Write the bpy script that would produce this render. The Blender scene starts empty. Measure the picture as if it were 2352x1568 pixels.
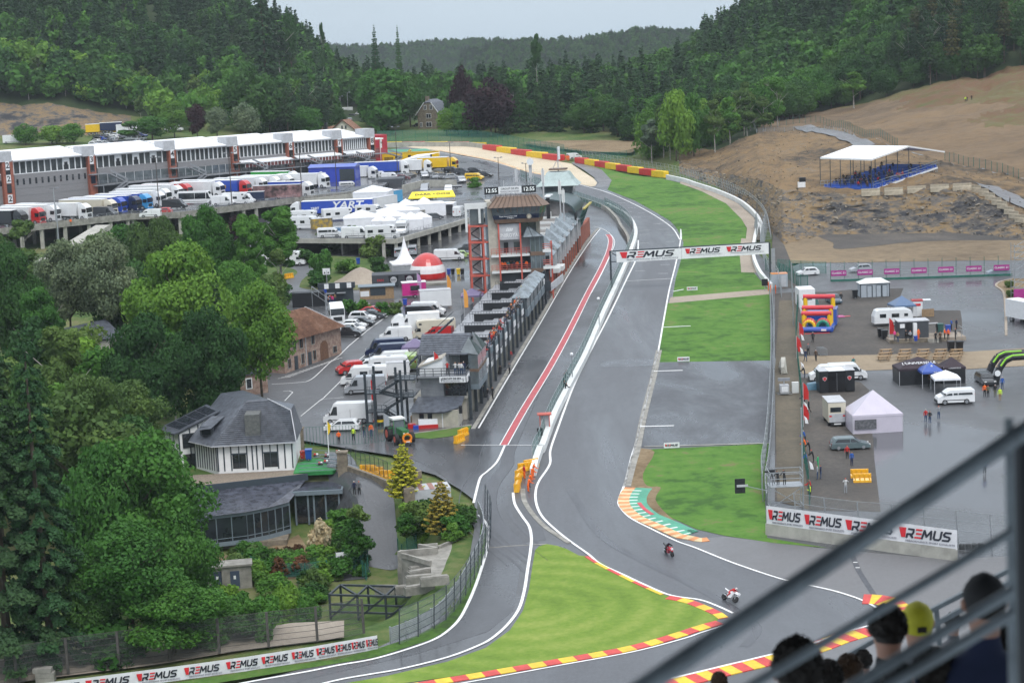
import bpy,bmesh,math,random
import numpy as np
import mathutils as _mu
V3=_mu.Vector;M4=_mu.Matrix
from mathutils.geometry import tessellate_polygon
R=math.radians
rnd=random.Random(7)
SC=bpy.context.scene
COL=SC.collection
FPX=4400.0
PITCH,ROLL=R(9.0),R(2.6)
SLOPE=0.037
CZ=59.0-SLOPE*170
RM=(M4 .Rotation(R(90)-PITCH,3,'X')@M4 .Rotation(-ROLL,3,'Z'))
cam=bpy.data.cameras.new('camera');camo=bpy.data.objects.new('camera',cam);COL.objects.link(camo)
camo.location=(0,0,CZ);camo.rotation_euler=RM.to_euler()
cam.sensor_width=36;cam.lens=36*FPX/2352;cam.clip_start=0.5;cam.clip_end=12000
cam.dof.use_dof=True;cam.dof.focus_distance=230;cam.dof.aperture_fstop=4.0
SC.camera=camo
W_=bpy.data.worlds.new('World');SC.world=W_;W_.use_nodes=True
nt=W_.node_tree;nt.nodes.clear()
out=nt.nodes.new('ShaderNodeOutputWorld');bg=nt.nodes.new('ShaderNodeBackground')
sky=nt.nodes.new('ShaderNodeTexSky');sky.sky_type='NISHITA';sky.sun_disc=False
sky.sun_elevation=R(55);sky.sun_rotation=R(200)
tc=nt.nodes.new('ShaderNodeTexCoord');sep=nt.nodes.new('ShaderNodeSeparateXYZ')
nt.links.new(tc.outputs['Generated'],sep.inputs[0])
ramp=nt.nodes.new('ShaderNodeValToRGB');e=ramp.color_ramp.elements
e[0].position=0.0;e[0].color=(0.33,0.40,0.47,1)
e[1].position=0.9;e[1].color=(1.0,1.04,1.10,1)
e2=e.new(0.10);e2 .color=(0.36,0.43,0.50,1)
nt.links.new(sep.outputs['Z'],ramp.inputs[0])
noi=nt.nodes.new('ShaderNodeTexNoise');noi.inputs['Scale'].default_value=3.0;noi.inputs['Detail'].default_value=5
mpn=nt.nodes.new('ShaderNodeMapping');mpn.inputs['Scale'].default_value=(1,1,4)
nt.links.new(tc.outputs['Generated'],mpn.inputs[0]);nt.links.new(mpn.outputs[0],noi.inputs['Vector'])
mr=nt.nodes.new('ShaderNodeMapRange');mr.inputs[3].default_value=9.0;mr.inputs[4].default_value=12.6
nt.links.new(noi.outputs[0],mr.inputs[0])
vm=nt.nodes.new('ShaderNodeVectorMath');vm.operation='SCALE'
nt.links.new(ramp.outputs[0],vm.inputs[0]);nt.links.new(mr.outputs[0],vm.inputs['Scale'])
mx=nt.nodes.new('ShaderNodeMixRGB');mx.inputs[0].default_value=0.9
nt.links.new(sky.outputs[0],mx.inputs[1]);nt.links.new(vm.outputs[0],mx.inputs[2])
nt.links.new(mx.outputs[0],bg.inputs[0]);bg.inputs[1].default_value=0.1
nt.links.new(bg.outputs[0],out.inputs[0])
sun=bpy.data.lights.new('sun','SUN');sun.energy=1.1;sun.angle=R(25);sun.color=(1,0.97,0.93)
suno=bpy.data.objects.new('sun',sun);COL.objects.link(suno)
suno.rotation_euler=(R(35),0,R(20))
SC.view_settings.view_transform='Standard';SC.view_settings.look='None'
SC.view_settings.exposure=0.68;SC.view_settings.gamma=1;SC.view_settings.use_curve_mapping=False
SC.cycles.max_bounces=5;SC.cycles.diffuse_bounces=2;SC.cycles.glossy_bounces=2
SC.cycles.transparent_max_bounces=24;SC.cycles.volume_bounces=0
SC.cycles.use_adaptive_sampling=True;SC.cycles.adaptive_threshold=0.02
def ray(x,y):
 v=RM@V3(((x-1176)/FPX,-(y-784)/FPX,-1.0))
 return v
def gz(X,Y):return SLOPE*(Y-170)
def G(x,y,h=0.0):
 v=ray(x,y);t=(SLOPE*(-170)+h-CZ)/(v.z-SLOPE*v.y)
 return V3((v.x*t,v.y*t,CZ+v.z*t))
def dep(X,Y):
 xr=float(np.interp(Y,(150,165,170,180,195,208,220,240),(-20,-15,-10.5,-6.5,-5,-5.5,-9,-14)))
 sm_=lambda t:(lambda c:c*c*(3-2*c))(min(1,max(0,t)))
 k=sm_((X+24)/6);return-6.0*sm_((Y-168)/13)*sm_(((229-Y)/8)*(1-k)+k*(222-Y)/18)*sm_((xr-1.5-X)/8)
def GD(x,y,h=0.0):
 p=G(x,y,h)
 for _ in range(12):p=G(x,y,h+dep(p.x,p.y))
 return p
def Wd(x,y,d):
 v=ray(x,y);return V3((v.x*d,v.y*d,CZ+v.z*d))
def YP(x,d):
 yy=500.0
 for _ in range(30):
  p=G(x,yy);dd=-(RM.transposed()@(p-V3((0,0,CZ)))).z
  yy+=(dd-d)*(yy+76)/d*0.8
 return yy
def PXof(p):
 q=RM.transposed()@(V3(p)-V3((0,0,CZ)))
 return(1176+FPX*q.x/-q.z,784-FPX*q.y/-q.z,FPX/-q.z)
def zc(ox,oy,k):
 return lambda x,y:(ox+x*k,oy+y*k)
K=.35163
Z1,Z2,Z3=zc(0,0,K),zc(781,0,K),zc(1562,0,K)
Z4,Z5,Z6=zc(0,505.3,K),zc(781,505.3,K),zc(1562,505.3,K)
Z7,Z8,Z9=zc(0,1017,K),zc(781,1017,K),zc(1562,1017,K)
ZA,ZB,ZC_,ZD=zc(679.9,349.1,.19921),zc(1047.4,385.9,.1875),zc(753.4,624.75,.25198),zc(349.1,863.6,.19919)
def mz(Z,pts):return[Z(*p)for p in pts]
MATS={}
def nodes(m):
 m.use_nodes=True;return m.node_tree,m.node_tree.nodes['Principled BSDF']
def mat(name,c,rough=0.6,var=0.12,scale=1.0,metal=0.0,bump=0.0,spec=None,coat=0,c2=None,detail=4,alpha=1,stretch=None,emit=0):
 if name in MATS:return MATS[name]
 m=bpy.data.materials.new(name);nt,b=nodes(m);MATS[name]=m
 L=nt.links;N=nt.nodes
 tc=N.new('ShaderNodeTexCoord');src=tc.outputs['Object']
 if stretch:
  mp=N.new('ShaderNodeMapping');mp.inputs['Scale'].default_value=stretch;L.new(src,mp.inputs[0]);src=mp.outputs[0]
 no=N.new('ShaderNodeTexNoise');no.inputs['Scale'].default_value=scale;no.inputs['Detail'].default_value=detail
 no.inputs['Roughness'].default_value=0.62
 L.new(src,no.inputs['Vector'])
 rp=N.new('ShaderNodeValToRGB');L.new(no.outputs[0],rp.inputs[0])
 c2=c2 or tuple(min(1,v*(1+var))for v in c);c1=tuple(v*(1-var)for v in c)if c2 is None or True else c
 if c2 and var==0:c1=c
 rp.color_ramp.elements[0].position=0.36;rp.color_ramp.elements[0].color=(*c1,1)
 rp.color_ramp.elements[1].position=0.64;rp.color_ramp.elements[1].color=(*c2,1)
 L.new(rp.outputs[0],b.inputs['Base Color'])
 b.inputs['Roughness'].default_value=rough;b.inputs['Metallic'].default_value=metal
 if spec is not None:b.inputs['Specular IOR Level'].default_value=spec
 if coat:b.inputs['Coat Weight'].default_value=coat;b.inputs['Coat Roughness'].default_value=0.08
 if emit:L.new(rp.outputs[0],b.inputs['Emission Color']);b.inputs['Emission Strength'].default_value=emit
 if bump:
  bp=N.new('ShaderNodeBump');bp.inputs['Strength'].default_value=bump;bp.inputs['Distance'].default_value=0.05
  n2=N.new('ShaderNodeTexNoise');n2 .inputs['Scale'].default_value=scale*6;n2 .inputs['Detail'].default_value=3
  L.new(src,n2 .inputs['Vector']);L.new(n2 .outputs[0],bp.inputs['Height']);L.new(bp.outputs[0],b.inputs['Normal'])
 if alpha<1:
  tr=N.new('ShaderNodeBsdfTransparent');ms=N.new('ShaderNodeMixShader');ms.inputs[0].default_value=alpha
  L.new(tr.outputs[0],ms.inputs[1]);L.new(b.outputs[0],ms.inputs[2])
  L.new(ms.outputs[0],N['Material Output'].inputs['Surface'])
 return m
def wet(name,c,r0=0.16,r1=0.55,scale=0.05,var=0.12,streak=None):
 """wet tarmac: fine grain in the colour, puddled sheen in the roughness"""
 if name in MATS:return MATS[name]
 m=bpy.data.materials.new(name);nt,b=nodes(m);MATS[name]=m;L=nt.links;N=nt.nodes
 tc=N.new('ShaderNodeTexCoord');mp=N.new('ShaderNodeMapping');L.new(tc.outputs['Object'],mp.inputs[0])
 if streak:mp.inputs['Rotation'].default_value=(0,0,streak[0]);mp.inputs['Scale'].default_value=(1,streak[1],1)
 n1=N.new('ShaderNodeTexNoise');n1 .inputs['Scale'].default_value=scale;n1 .inputs['Detail'].default_value=7;n1 .inputs['Roughness'].default_value=0.6
 n1 .inputs['Distortion'].default_value=0.4
 L.new(mp.outputs[0],n1 .inputs['Vector'])
 n2=N.new('ShaderNodeTexNoise');n2 .inputs['Scale'].default_value=3.0;n2 .inputs['Detail'].default_value=5;n2 .inputs['Roughness'].default_value=0.8
 L.new(tc.outputs['Object'],n2 .inputs['Vector'])
 a=N.new('ShaderNodeMapRange');a.inputs[1].default_value=0.38;a.inputs[2].default_value=0.62;a.inputs[3].default_value=r0;a.inputs[4].default_value=r1
 L.new(n1 .outputs[0],a.inputs[0]);L.new(a.outputs[0],b.inputs['Roughness'])
 rp=N.new('ShaderNodeValToRGB');mx=N.new('ShaderNodeMath');mx.operation='MULTIPLY_ADD';mx.inputs[1].default_value=0.45;
 m2=N.new('ShaderNodeMath');m2 .operation='MULTIPLY';m2 .inputs[1].default_value=0.55
 L.new(n2 .outputs[0],m2 .inputs[0]);L.new(n1 .outputs[0],mx.inputs[0]);L.new(m2 .outputs[0],mx.inputs[2]);L.new(mx.outputs[0],rp.inputs[0])
 rp.color_ramp.elements[0].position=0.35;rp.color_ramp.elements[0].color=(*[v*(1-var*1.6)for v in c],1)
 rp.color_ramp.elements[1].position=0.65;rp.color_ramp.elements[1].color=(*[v*(1+var*1.6)for v in c],1)
 L.new(rp.outputs[0],b.inputs['Base Color']);b.inputs['Specular IOR Level'].default_value=0.5
 bp=N.new('ShaderNodeBump');bp.inputs['Strength'].default_value=0.25;bp.inputs['Distance'].default_value=0.02
 L.new(n2 .outputs[0],bp.inputs['Height']);L.new(bp.outputs[0],b.inputs['Normal'])
 return m
def t3(name,cols,scales=(0.02,0.6),rough=0.9,bump=0.3,stretch=None,mixw=(0.6,0.4),wave=None,lo=.36,hi=.64):
 """ground cover: broad patches and fine grain through a colour ramp"""
 if name in MATS:return MATS[name]
 m=bpy.data.materials.new(name);nt,b=nodes(m);MATS[name]=m;L=nt.links;N=nt.nodes
 tc=N.new('ShaderNodeTexCoord');mp=N.new('ShaderNodeMapping');L.new(tc.outputs['Object'],mp.inputs[0])
 if stretch:mp.inputs['Scale'].default_value=stretch
 acc=None
 for s,w in zip(scales,mixw):
  n=N.new('ShaderNodeTexNoise');n.inputs['Scale'].default_value=s;n.inputs['Detail'].default_value=6;n.inputs['Roughness'].default_value=0.68
  L.new(mp.outputs[0],n.inputs['Vector'])
  q=N.new('ShaderNodeMath');q.operation='MULTIPLY_ADD';q.inputs[1].default_value=w;q.inputs[2].default_value=0
  L.new(n.outputs[0],q.inputs[0])
  if acc:L.new(acc,q.inputs[2])
  acc=q.outputs[0]
 if wave:
  wv=N.new('ShaderNodeTexWave');wv.wave_type='RINGS';wv.rings_direction='Z';mp.inputs['Location'].default_value=(wave[3],wave[4],0);wv.inputs['Scale'].default_value=wave[0];wv.inputs['Distortion'].default_value=wave[1]
  wv.inputs['Detail'].default_value=2;wv.inputs['Detail Scale'].default_value=0.4
  L.new(mp.outputs[0],wv.inputs['Vector'])
  q=N.new('ShaderNodeMath');q.operation='MULTIPLY_ADD';q.inputs[1].default_value=wave[2];L.new(wv.outputs[0],q.inputs[0]);L.new(acc,q.inputs[2]);acc=q.outputs[0]
 rp=N.new('ShaderNodeValToRGB');L.new(acc,rp.inputs[0])
 k=len(cols)
 rp.color_ramp.elements[0].position=lo;rp.color_ramp.elements[0].color=(*cols[0],1)
 rp.color_ramp.elements[1].position=hi+(wave[2]if wave else 0);rp.color_ramp.elements[1].color=(*cols[-1],1)
 for i in range(1,k-1):
  el=rp.color_ramp.elements.new(lo+(hi-lo+(wave[2]if wave else 0))*i/(k-1));el.color=(*cols[i],1)
 L.new(rp.outputs[0],b.inputs['Base Color']);b.inputs['Roughness'].default_value=rough
 b.inputs['Specular IOR Level'].default_value=0.25
 bp=N.new('ShaderNodeBump');bp.inputs['Strength'].default_value=bump;bp.inputs['Distance'].default_value=0.3
 L.new(acc,bp.inputs['Height']);L.new(bp.outputs[0],b.inputs['Normal'])
 return m
def leafmat(name,c,trans=0.3,hue=0.5):
 if name in MATS:return MATS[name]
 m=bpy.data.materials.new(name);nt,b=nodes(m);MATS[name]=m;L=nt.links;N=nt.nodes
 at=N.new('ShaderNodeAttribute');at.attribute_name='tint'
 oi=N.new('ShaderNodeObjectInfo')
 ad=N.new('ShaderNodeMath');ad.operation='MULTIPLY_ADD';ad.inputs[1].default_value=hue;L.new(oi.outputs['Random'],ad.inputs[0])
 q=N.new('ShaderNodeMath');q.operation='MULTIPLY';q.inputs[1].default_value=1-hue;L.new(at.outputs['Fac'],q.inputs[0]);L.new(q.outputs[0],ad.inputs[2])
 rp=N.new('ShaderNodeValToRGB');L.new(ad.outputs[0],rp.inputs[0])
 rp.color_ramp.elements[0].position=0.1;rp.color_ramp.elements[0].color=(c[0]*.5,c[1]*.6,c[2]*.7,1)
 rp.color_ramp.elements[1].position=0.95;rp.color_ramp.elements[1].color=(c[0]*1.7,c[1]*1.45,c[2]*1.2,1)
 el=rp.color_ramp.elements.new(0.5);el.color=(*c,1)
 L.new(rp.outputs[0],b.inputs['Base Color']);b.inputs['Roughness'].default_value=0.75;b.inputs['Specular IOR Level'].default_value=0.2
 tr=N.new('ShaderNodeBsdfTranslucent');L.new(rp.outputs[0],tr.inputs[0])
 ms=N.new('ShaderNodeMixShader');ms.inputs[0].default_value=trans
 L.new(b.outputs[0],ms.inputs[1]);L.new(tr.outputs[0],ms.inputs[2]);L.new(ms.outputs[0],N['Material Output'].inputs['Surface'])
 return m
class MB:
 def __init__(s):s.v=[];s.f=[];s.m=[];s.M=None
 def add(s,vs,fs,m=0):
  o=len(s.v)
  s.v+=[tuple(s.M@V3(p))if s.M else tuple(p)for p in vs]
  s.f+=[tuple(i+o for i in f)for f in fs];s.m+=[m]*len(fs);return s
 def bx(s,x0,x1,y0,y1,z0,z1,m=0):
  return s.add([(x0,y0,z0),(x1,y0,z0),(x1,y1,z0),(x0,y1,z0),(x0,y0,z1),(x1,y0,z1),(x1,y1,z1),(x0,y1,z1)],[(0,3,2,1),(4,5,6,7),(0,1,5,4),(1,2,6,5),(2,3,7,6),(3,0,4,7)],m)
 def cb(s,cx,cy,cz,sx,sy,sz,m=0):return s.bx(cx-sx/2,cx+sx/2,cy-sy/2,cy+sy/2,cz-sz/2,cz+sz/2,m)
 def poly(s,pts,m=0):return s.add(pts,[tuple(range(len(pts)))],m)
 def prism(s,pts,z0,z1,m=0,ms=None):
  n=len(pts);fs=[tuple(range(n-1,-1,-1)),tuple(range(n,2*n))]
  s.add([(p[0],p[1],z0)for p in pts]+[(p[0],p[1],z1)for p in pts],fs+[(i,(i+1)%n,n+(i+1)%n,n+i)for i in range(n)],m);return s
 def ext(s,prof,y0,y1,m=0):
  n=len(prof)
  s.add([(p[0],y0,p[1])for p in prof]+[(p[0],y1,p[1])for p in prof],[tuple(range(n)),tuple(range(2*n-1,n-1,-1))]+[(i,n+i,n+(i+1)%n,(i+1)%n)for i in range(n)],m);return s
 def extx(s,prof,x0,x1,m=0):
  n=len(prof)
  s.add([(x0,p[0],p[1])for p in prof]+[(x1,p[0],p[1])for p in prof],[tuple(range(n-1,-1,-1)),tuple(range(n,2*n))]+[(i,(i+1)%n,n+(i+1)%n,n+i)for i in range(n)],m);return s
 def cyl(s,p0,p1,r0,r1=None,n=8,m=0,caps=True):
  r1=r0 if r1 is None else r1;p0=V3(p0);p1=V3(p1);d=(p1-p0)
  if d.length<1e-6:return s
  d.normalize();a=d.orthogonal().normalized();b=d.cross(a);vs=[]
  for p,r in((p0,r0),(p1,r1)):
   for i in range(n):
    t=2*math.pi*(i+.5)/n;vs.append(p+a*math.cos(t)*r+b*math.sin(t)*r)
  fs=[(i,(i+1)%n,n+(i+1)%n,n+i)for i in range(n)]
  if caps:fs+=[tuple(range(n-1,-1,-1)),tuple(range(n,2*n))]
  return s.add(vs,fs,m)
 def tube(s,path,r,n=6,m=0):
  for a,b in zip(path[:-1],path[1:]):s.cyl(a,b,r,n=n,m=m)
  return s
 def bar(s,p0,p1,w,h,m=0):
  p0=V3(p0);p1=V3(p1);d=(p1-p0).normalized();up=V3((0,0,1))if abs(d.z)<.95 else V3((0,1,0))
  a=d.cross(up).normalized()*(w/2);b=a.cross(d).normalized()*(h/2)
  vs=[p+i*a+j*b for p in(p0,p1)for i,j in((-1,-1),(1,-1),(1,1),(-1,1))]
  return s.add(vs,[(0,1,2,3),(7,6,5,4),(0,4,5,1),(1,5,6,2),(2,6,7,3),(3,7,4,0)],m)
 def lathe(s,prof,c=(0,0,0),n=16,m=0,sx=1,sy=1,a0=0,a1=2*math.pi):
  full=abs(a1-a0-2*math.pi)<1e-6;k=n if full else n+1;vs=[]
  for r,z in prof:
   for i in range(k):
    t=a0+(a1-a0)*i/n;vs.append((c[0]+r*math.cos(t)*sx,c[1]+r*math.sin(t)*sy,c[2]+z))
  fs=[]
  for j in range(len(prof)-1):
   for i in range(n):
    a=j*k+i;b=j*k+(i+1)%k;fs.append((a,b,b+k,a+k))
  return s.add(vs,fs,m)
 def ball(s,c,r,n=8,m=0,sz=1):
  pr=[(r*math.sin(math.pi*i/n)+1e-4,-r*sz*math.cos(math.pi*i/n))for i in range(n+1)]
  return s.lathe(pr,c,n+2,m)
 def bd(s,name,mats,parent=None,smooth=False,**kw):
  me=bpy.data.meshes.new(name);me.from_pydata(s.v,[],s.f)
  for x in(mats if isinstance(mats,(list,tuple))else[mats]):me.materials.append(x)
  if any(s.m):me.polygons.foreach_set('material_index',s.m)
  if smooth:me.polygons.foreach_set('use_smooth',[True]*len(s.f))
  me.update()
  return lK(name,me,parent,**kw)
KIDS={}
def lK(name,data,parent=None,loc=None,rz=None,label=None,cat=None,group=None,kind=None):
 o=bpy.data.objects.new(name,data);COL.objects.link(o)
 if parent is not None:o.parent=parent;KIDS.setdefault(parent.name,[]).append(o)
 if loc is not None:o.location=loc
 if rz is not None:o.rotation_euler=(0,0,rz)
 tag(o,label,cat,group,kind);return o
def tag(o,label=None,cat=None,group=None,kind=None):
 if label:o['label']=label
 if cat:o['category']=cat
 if group:o['group']=group
 if kind:o['kind']=kind
 return o
def tH(name,label,cat,loc=(0,0,0),rz=0,group=None):return lK(name,None,None,loc,rz,label,cat,group)
def clone(r,loc=None,rz=None,label=None,group=None,parent=None,s=None):
 c=r.copy();COL.objects.link(c)
 if parent is not None:c.parent=parent;KIDS.setdefault(parent.name,[]).append(c)
 if loc is not None:c.location=loc
 if rz is not None:c.rotation_euler=(0,0,rz)
 if s is not None:c.scale=s if hasattr(s,'__len__')else(s,s,s)
 if label:c['label']=label
 if group:c['group']=group
 for k in list(KIDS.get(r.name,())):clone(k,parent=c)
 return c
pO={}
def pL(key,maker,loc,rz=0,label=None,group=None,s=None):
 """first call builds the thing, later calls copy it"""
 if key not in pO:
  o=maker();pO[key]=o;o.location=loc;o.rotation_euler=(0,0,rz)
  if s is not None:o.scale=s if hasattr(s,'__len__')else(s,s,s)
  return tag(o,label,None,group)
 return clone(pO[key],loc,rz,label,group,s=s if s is not None else pO[key].scale)
def frm(a,b):
 d=b-a;return a,math.atan2(d.y,d.x),math.hypot(d.x,d.y)
def smooth(pts,n=6):
 out=[];P=[V3(p)for p in pts]
 for i in range(len(P)-1):
  a=P[max(i-1,0)];b=P[i];c=P[i+1];d=P[min(i+2,len(P)-1)]
  for k in range(n):
   t=k/n
   out.append(0.5*((2*b)+(c-a)*t+(2*a-5*b+4*c-d)*t*t+(3*b-a-3*c+d)*t**3))
 out.append(P[-1]);return out
def rS(P,step):
 out=[P[0]];acc=0
 for a,b in zip(P[:-1],P[1:]):
  L=(b-a).length
  if L<1e-9:continue
  t=step-acc
  while t<=L:out.append(a.lerp(b,t/L));t+=step
  acc=L-(t-step)
 return out
def norms(P):
 out=[]
 for i in range(len(P)):
  d=P[min(i+1,len(P)-1)]-P[max(i-1,0)];n=V3((-d.y,d.x,0))
  out.append(n.normalized()if n.length>1e-9 else V3((0,1,0)))
 return out
def sX(name,pts,h,m,sm=0,kind='structure',zfun=None):
 P=[V3((*G(*p)[:2],0))for p in pts]
 if sm:P=smooth(P+[P[0]],sm)[:-1]
 tri=tessellate_polygon([P]);mb=MB()
 mb.add([(p.x,p.y,gz(p.x,p.y)+h)for p in P],[tuple(t)for t in tri])
 o=mb.bd(name,m,kind=kind)
 bm=bmesh.new();bm.from_mesh(o.data)
 for f in bm.faces:
  f.normal_update()
  if f.normal.z<0:f.normal_flip()
 bm.to_mesh(o.data);bm.free();return o
def sP(name,pts,w,h,m,sm=6,off=0.0,step=None,pat=None,thick=0,world=False,kind='structure',parent=None,w2=None):
 P=[V3((*p[:2],0))for p in pts]if world else[V3((*G(*p)[:2],0))for p in pts]
 if sm:P=smooth(P,sm)
 if step:P=rS(P,step)
 Nn=norms(P);mb=MB();vs=[];fs=[];mi=[]
 for i,(p,n)in enumerate(zip(P,Nn)):
  ww=w if w2 is None else w+(w2-w)*i/(len(P)-1)
  a=p+n*(off+ww/2);b=p+n*(off-ww/2)
  vs+=[(a.x,a.y,gz(a.x,a.y)+h),(b.x,b.y,gz(b.x,b.y)+h)]
  if thick:vs+=[(b.x,b.y,gz(b.x,b.y)+h-thick),(a.x,a.y,gz(a.x,a.y)+h-thick)]
 k=4 if thick else 2
 for i in range(len(P)-1):
  mm=pat[(i)%len(pat)]if pat else 0;o=i*k
  fs.append((o+1,o+k+1,o+k,o));mi.append(mm)
  if thick:
   fs+=[(o+2,o+k+2,o+k+1,o+1),(o,o+k,o+k+3,o+3)];mi+=[mm,mm]
 if thick:
  o=(len(P)-1)*k;fs+=[(0,3,2,1),(o,o+1,o+2,o+3)];mi+=[0,0]
 mb.v=vs;mb.f=fs;mb.m=mi
 return mb.bd(name,m,parent,kind=kind if parent is None else None)
wH=mat('white_paint',(0.74,0.75,0.76),0.45,0.05,2)
line_w=mat('line_paint',(0.78,0.78,0.77),0.4,0.12,1.5)
red=mat('red_paint',(0.55,0.03,0.035),0.4,0.1,1)
yellow=mat('yellow_paint',(0.78,0.52,0.02),0.45,0.1,1)
blue=mat('blue_paint',(0.02,0.06,0.35),0.4,0.1,1)
bK=mat('black_paint',(0.012,0.013,0.016),0.4,0.2,1)
dK=mat('dark_steel',(0.035,0.045,0.055),0.45,0.15,2)
sT=mat('galvanised_steel',(0.38,0.40,0.42),0.4,0.12,2,metal=0.55)
grey=mat('grey_paint',(0.24,0.25,0.27),0.5,0.1,1)
lG=mat('light_grey',(0.45,0.46,0.48),0.55,0.1,1)
gF=mat('green_fence_paint',(0.02,0.12,0.09),0.5,0.15,1)
conc=mat('concrete',(0.25,0.24,0.215),0.85,0.28,0.8,bump=0.2,detail=8)
cL=mat('pale_concrete',(0.36,0.35,0.31),0.8,0.2,0.6,bump=0.15,detail=8)
cW=mat('whitewashed_concrete',(0.66,0.67,0.66),0.7,0.08,0.4,detail=8)
gL=mat('dark_glass',(0.02,0.025,0.03),0.06,0.3,0.5,spec=0.8)
gB=mat('grey_glass',(0.10,0.12,0.13),0.08,0.3,0.5,spec=0.8)
rubber=mat('tyre_rubber',(0.015,0.015,0.016),0.8,0.1,3)
slate=mat('slate_roof',(0.085,0.095,0.115),0.42,0.3,1.6,bump=0.3,detail=6)
mM=mat('wire_mesh',(0.34,0.37,0.38),0.6,0.1,1,alpha=0.2)
mG=mat('green_wire_mesh',(0.05,0.22,0.18),0.6,0.1,1,alpha=0.4)
meshd=mat('dark_wire_mesh',(0.10,0.11,0.11),0.6,0.1,1,alpha=0.22)
asph=wet('paddock_asphalt',(0.085,0.088,0.094),0.10,0.6,0.035)
asph_t=wet('track_asphalt',(0.095,0.10,0.11),0.2,0.66,0.06,0.16,streak=(0.35,0.22))
asph_p=wet('pit_lane_asphalt',(0.072,0.075,0.082),0.08,0.55,0.05,0.16,streak=(0.2,0.4))
asph_d=wet('worn_black_asphalt',(0.065,0.069,0.078),0.08,0.75,0.09,0.38,streak=(0.1,.5))
asph_g=wet('grey_run_off_asphalt',(0.14,0.14,0.145),0.3,0.7,0.05,0.1)
grit=t3('dark_grit',[(0.05,0.046,0.043),(0.075,0.068,0.062),(0.12,0.105,0.09)],(0.06,2.0),0.75)
grass_m=t3('mown_grass',[(0.03,0.06,0.015),(0.055,0.12,0.02),(0.08,0.15,0.028),(0.12,0.13,0.05)],(0.05,1.2),0.9,0.3)
grass_y=t3('striped_verge_grass',[(0.095,0.165,0.022),(0.15,0.235,0.035),(0.25,0.30,0.07)],(0.06,1.5),0.9,0.3,lo=.36,hi=.64,wave=(0.10,3.2,0.10,-G(1205,1400).x,-G(1205,1400).y))
grass_r=t3('rough_grass',[(0.03,0.06,0.015),(0.06,0.11,0.025),(0.12,0.14,0.05),(0.17,0.15,0.08)],(0.06,0.8),0.95,0.5)
dirt=t3('brown_dirt',[(0.11,0.075,0.04),(0.20,0.145,0.085),(0.27,0.21,0.13)],(0.08,1.5),0.9)
sand=t3('pale_gravel',[(0.44,0.37,0.27),(0.54,0.46,0.34),(0.60,0.52,0.40)],(0.05,2.0),0.9)
sandg=t3('gravel_path',[(0.22,0.19,0.155),(0.32,0.27,0.22),(0.38,0.33,0.27)],(0.08,2.0),0.9)
earth=t3('quarry_earth',[(0.055,0.045,0.035),(0.14,0.098,0.058),(0.21,0.138,0.068),(0.15,0.128,0.10)],(0.035,0.3),0.95,1.0,lo=.40,hi=.61)
rock=t3('quarry_rock',[(0.04,0.04,0.044),(0.11,0.098,0.085),(0.22,0.15,0.075),(0.085,0.085,0.088),(.18,.14,.09)],(0.06,0.5),0.9,1.0,stretch=(.6,.6,1.6),lo=.41,hi=.6)
earth_f=t3('harrowed_field',[(0.11,0.08,0.052),(0.165,0.115,0.07),(0.195,0.135,0.078)],(0.03,0.6),0.95,0.8,stretch=(0.35,1.6,1),lo=.41,hi=.6)
heath=t3('cleared_heath',[(0.08,0.10,0.03),(0.14,0.075,0.045),(0.12,0.11,0.045),(0.16,0.12,0.075)],(0.03,0.4),0.95,0.6,stretch=(0.6,1.4,1))
floorm=t3('forest_floor',[(0.015,0.03,0.01),(0.03,0.05,0.018),(0.05,0.06,0.03)],(0.03,0.3),0.95,0.4)
COLS=[-900,0,200,300,640,760,900,1150,1400,1560,1650,1740,1800,1890,2060,2200,2352,3200]
def gk(y):return('g',y)
TER={-900:[(90,-.4),(560,-.4),(700,8),(730,24),(850,75),(1050,150),(1500,160)],0:[(90,-.4),(580,-.4),(720,'y',312),(745,'y',232),(850,52),(1050,150),(1500,160)],200:[(90,-.4),(590,-.4),(720,'y',310),(745,'y',252),(850,42),(1050,120),(1500,130)],300:[(90,-.4),(595,-.4),(720,'y',300),(750,'y',264),(860,34),(1050,95),(1500,100)],640:[(90,-.4),(620,-.4),(720,0),(760,3),(880,16),(1020,30),(1500,10)],760:[(90,-.4),(640,-.4),(720,0),(760,1),(880,4),(1020,8),(1500,-5)],900:[(90,-.4),(640,-.4),(720,0),(760,0),(880,-2),(1000,-5),(1500,-40)],1150:[(90,-.4),(640,-.4),(720,0),(760,0),(880,-2),(1000,-7),(1500,-45)],1400:[(90,-.4),(640,-.4),(700,0),(740,0),(860,-1),(1000,-4),(1500,-35)],1560:[(90,-.4),(536,-.4),(552,1.2),(600,1),(760,0),(1000,6),(1500,-10)],1650:[(90,-.4),(500,-.4),(514,'y',398),(560,'y',345),(700,2),(980,17),(1500,0)],1740:[(90,-.4),(438,-.4),(455,'y',413),(560,'y',308),(700,0),(960,30),(1500,20)],1800:[(90,-.4),(392,-.4),(425,'y',438),(570,'y',300),(690,'y',262),(960,42),(1500,50)],1890:[(90,-.4),(404,-.4),(417,'y',447),(575,'y',287),(670,'y',256),(980,54),(1500,70)],2060:[(90,-.4),(401,-.4),(413,'y',447),(490,'y',340),(645,'y',218),(1000,78),(1500,110)],2200:[(90,-.4),(398,-.4),(411,'y',430),(462,'y',378),(635,'y',176),(1000,105),(1500,150)],2352:[(90,-.4),(385,-.4),(394,'y',505),(440,'y',408),(628,'y',148),(1050,145),(1500,200)],3200:[(90,-.4),(365,-.4),(380,8),(430,12),(628,45),(1050,195),(1500,250)]}
def tpoint(x,e):
 if len(e)==3:return Wd(x,e[2],e[0])
 p=G(x,YP(x,e[0]));return V3((p.x,p.y,p.z+e[1]))
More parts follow.
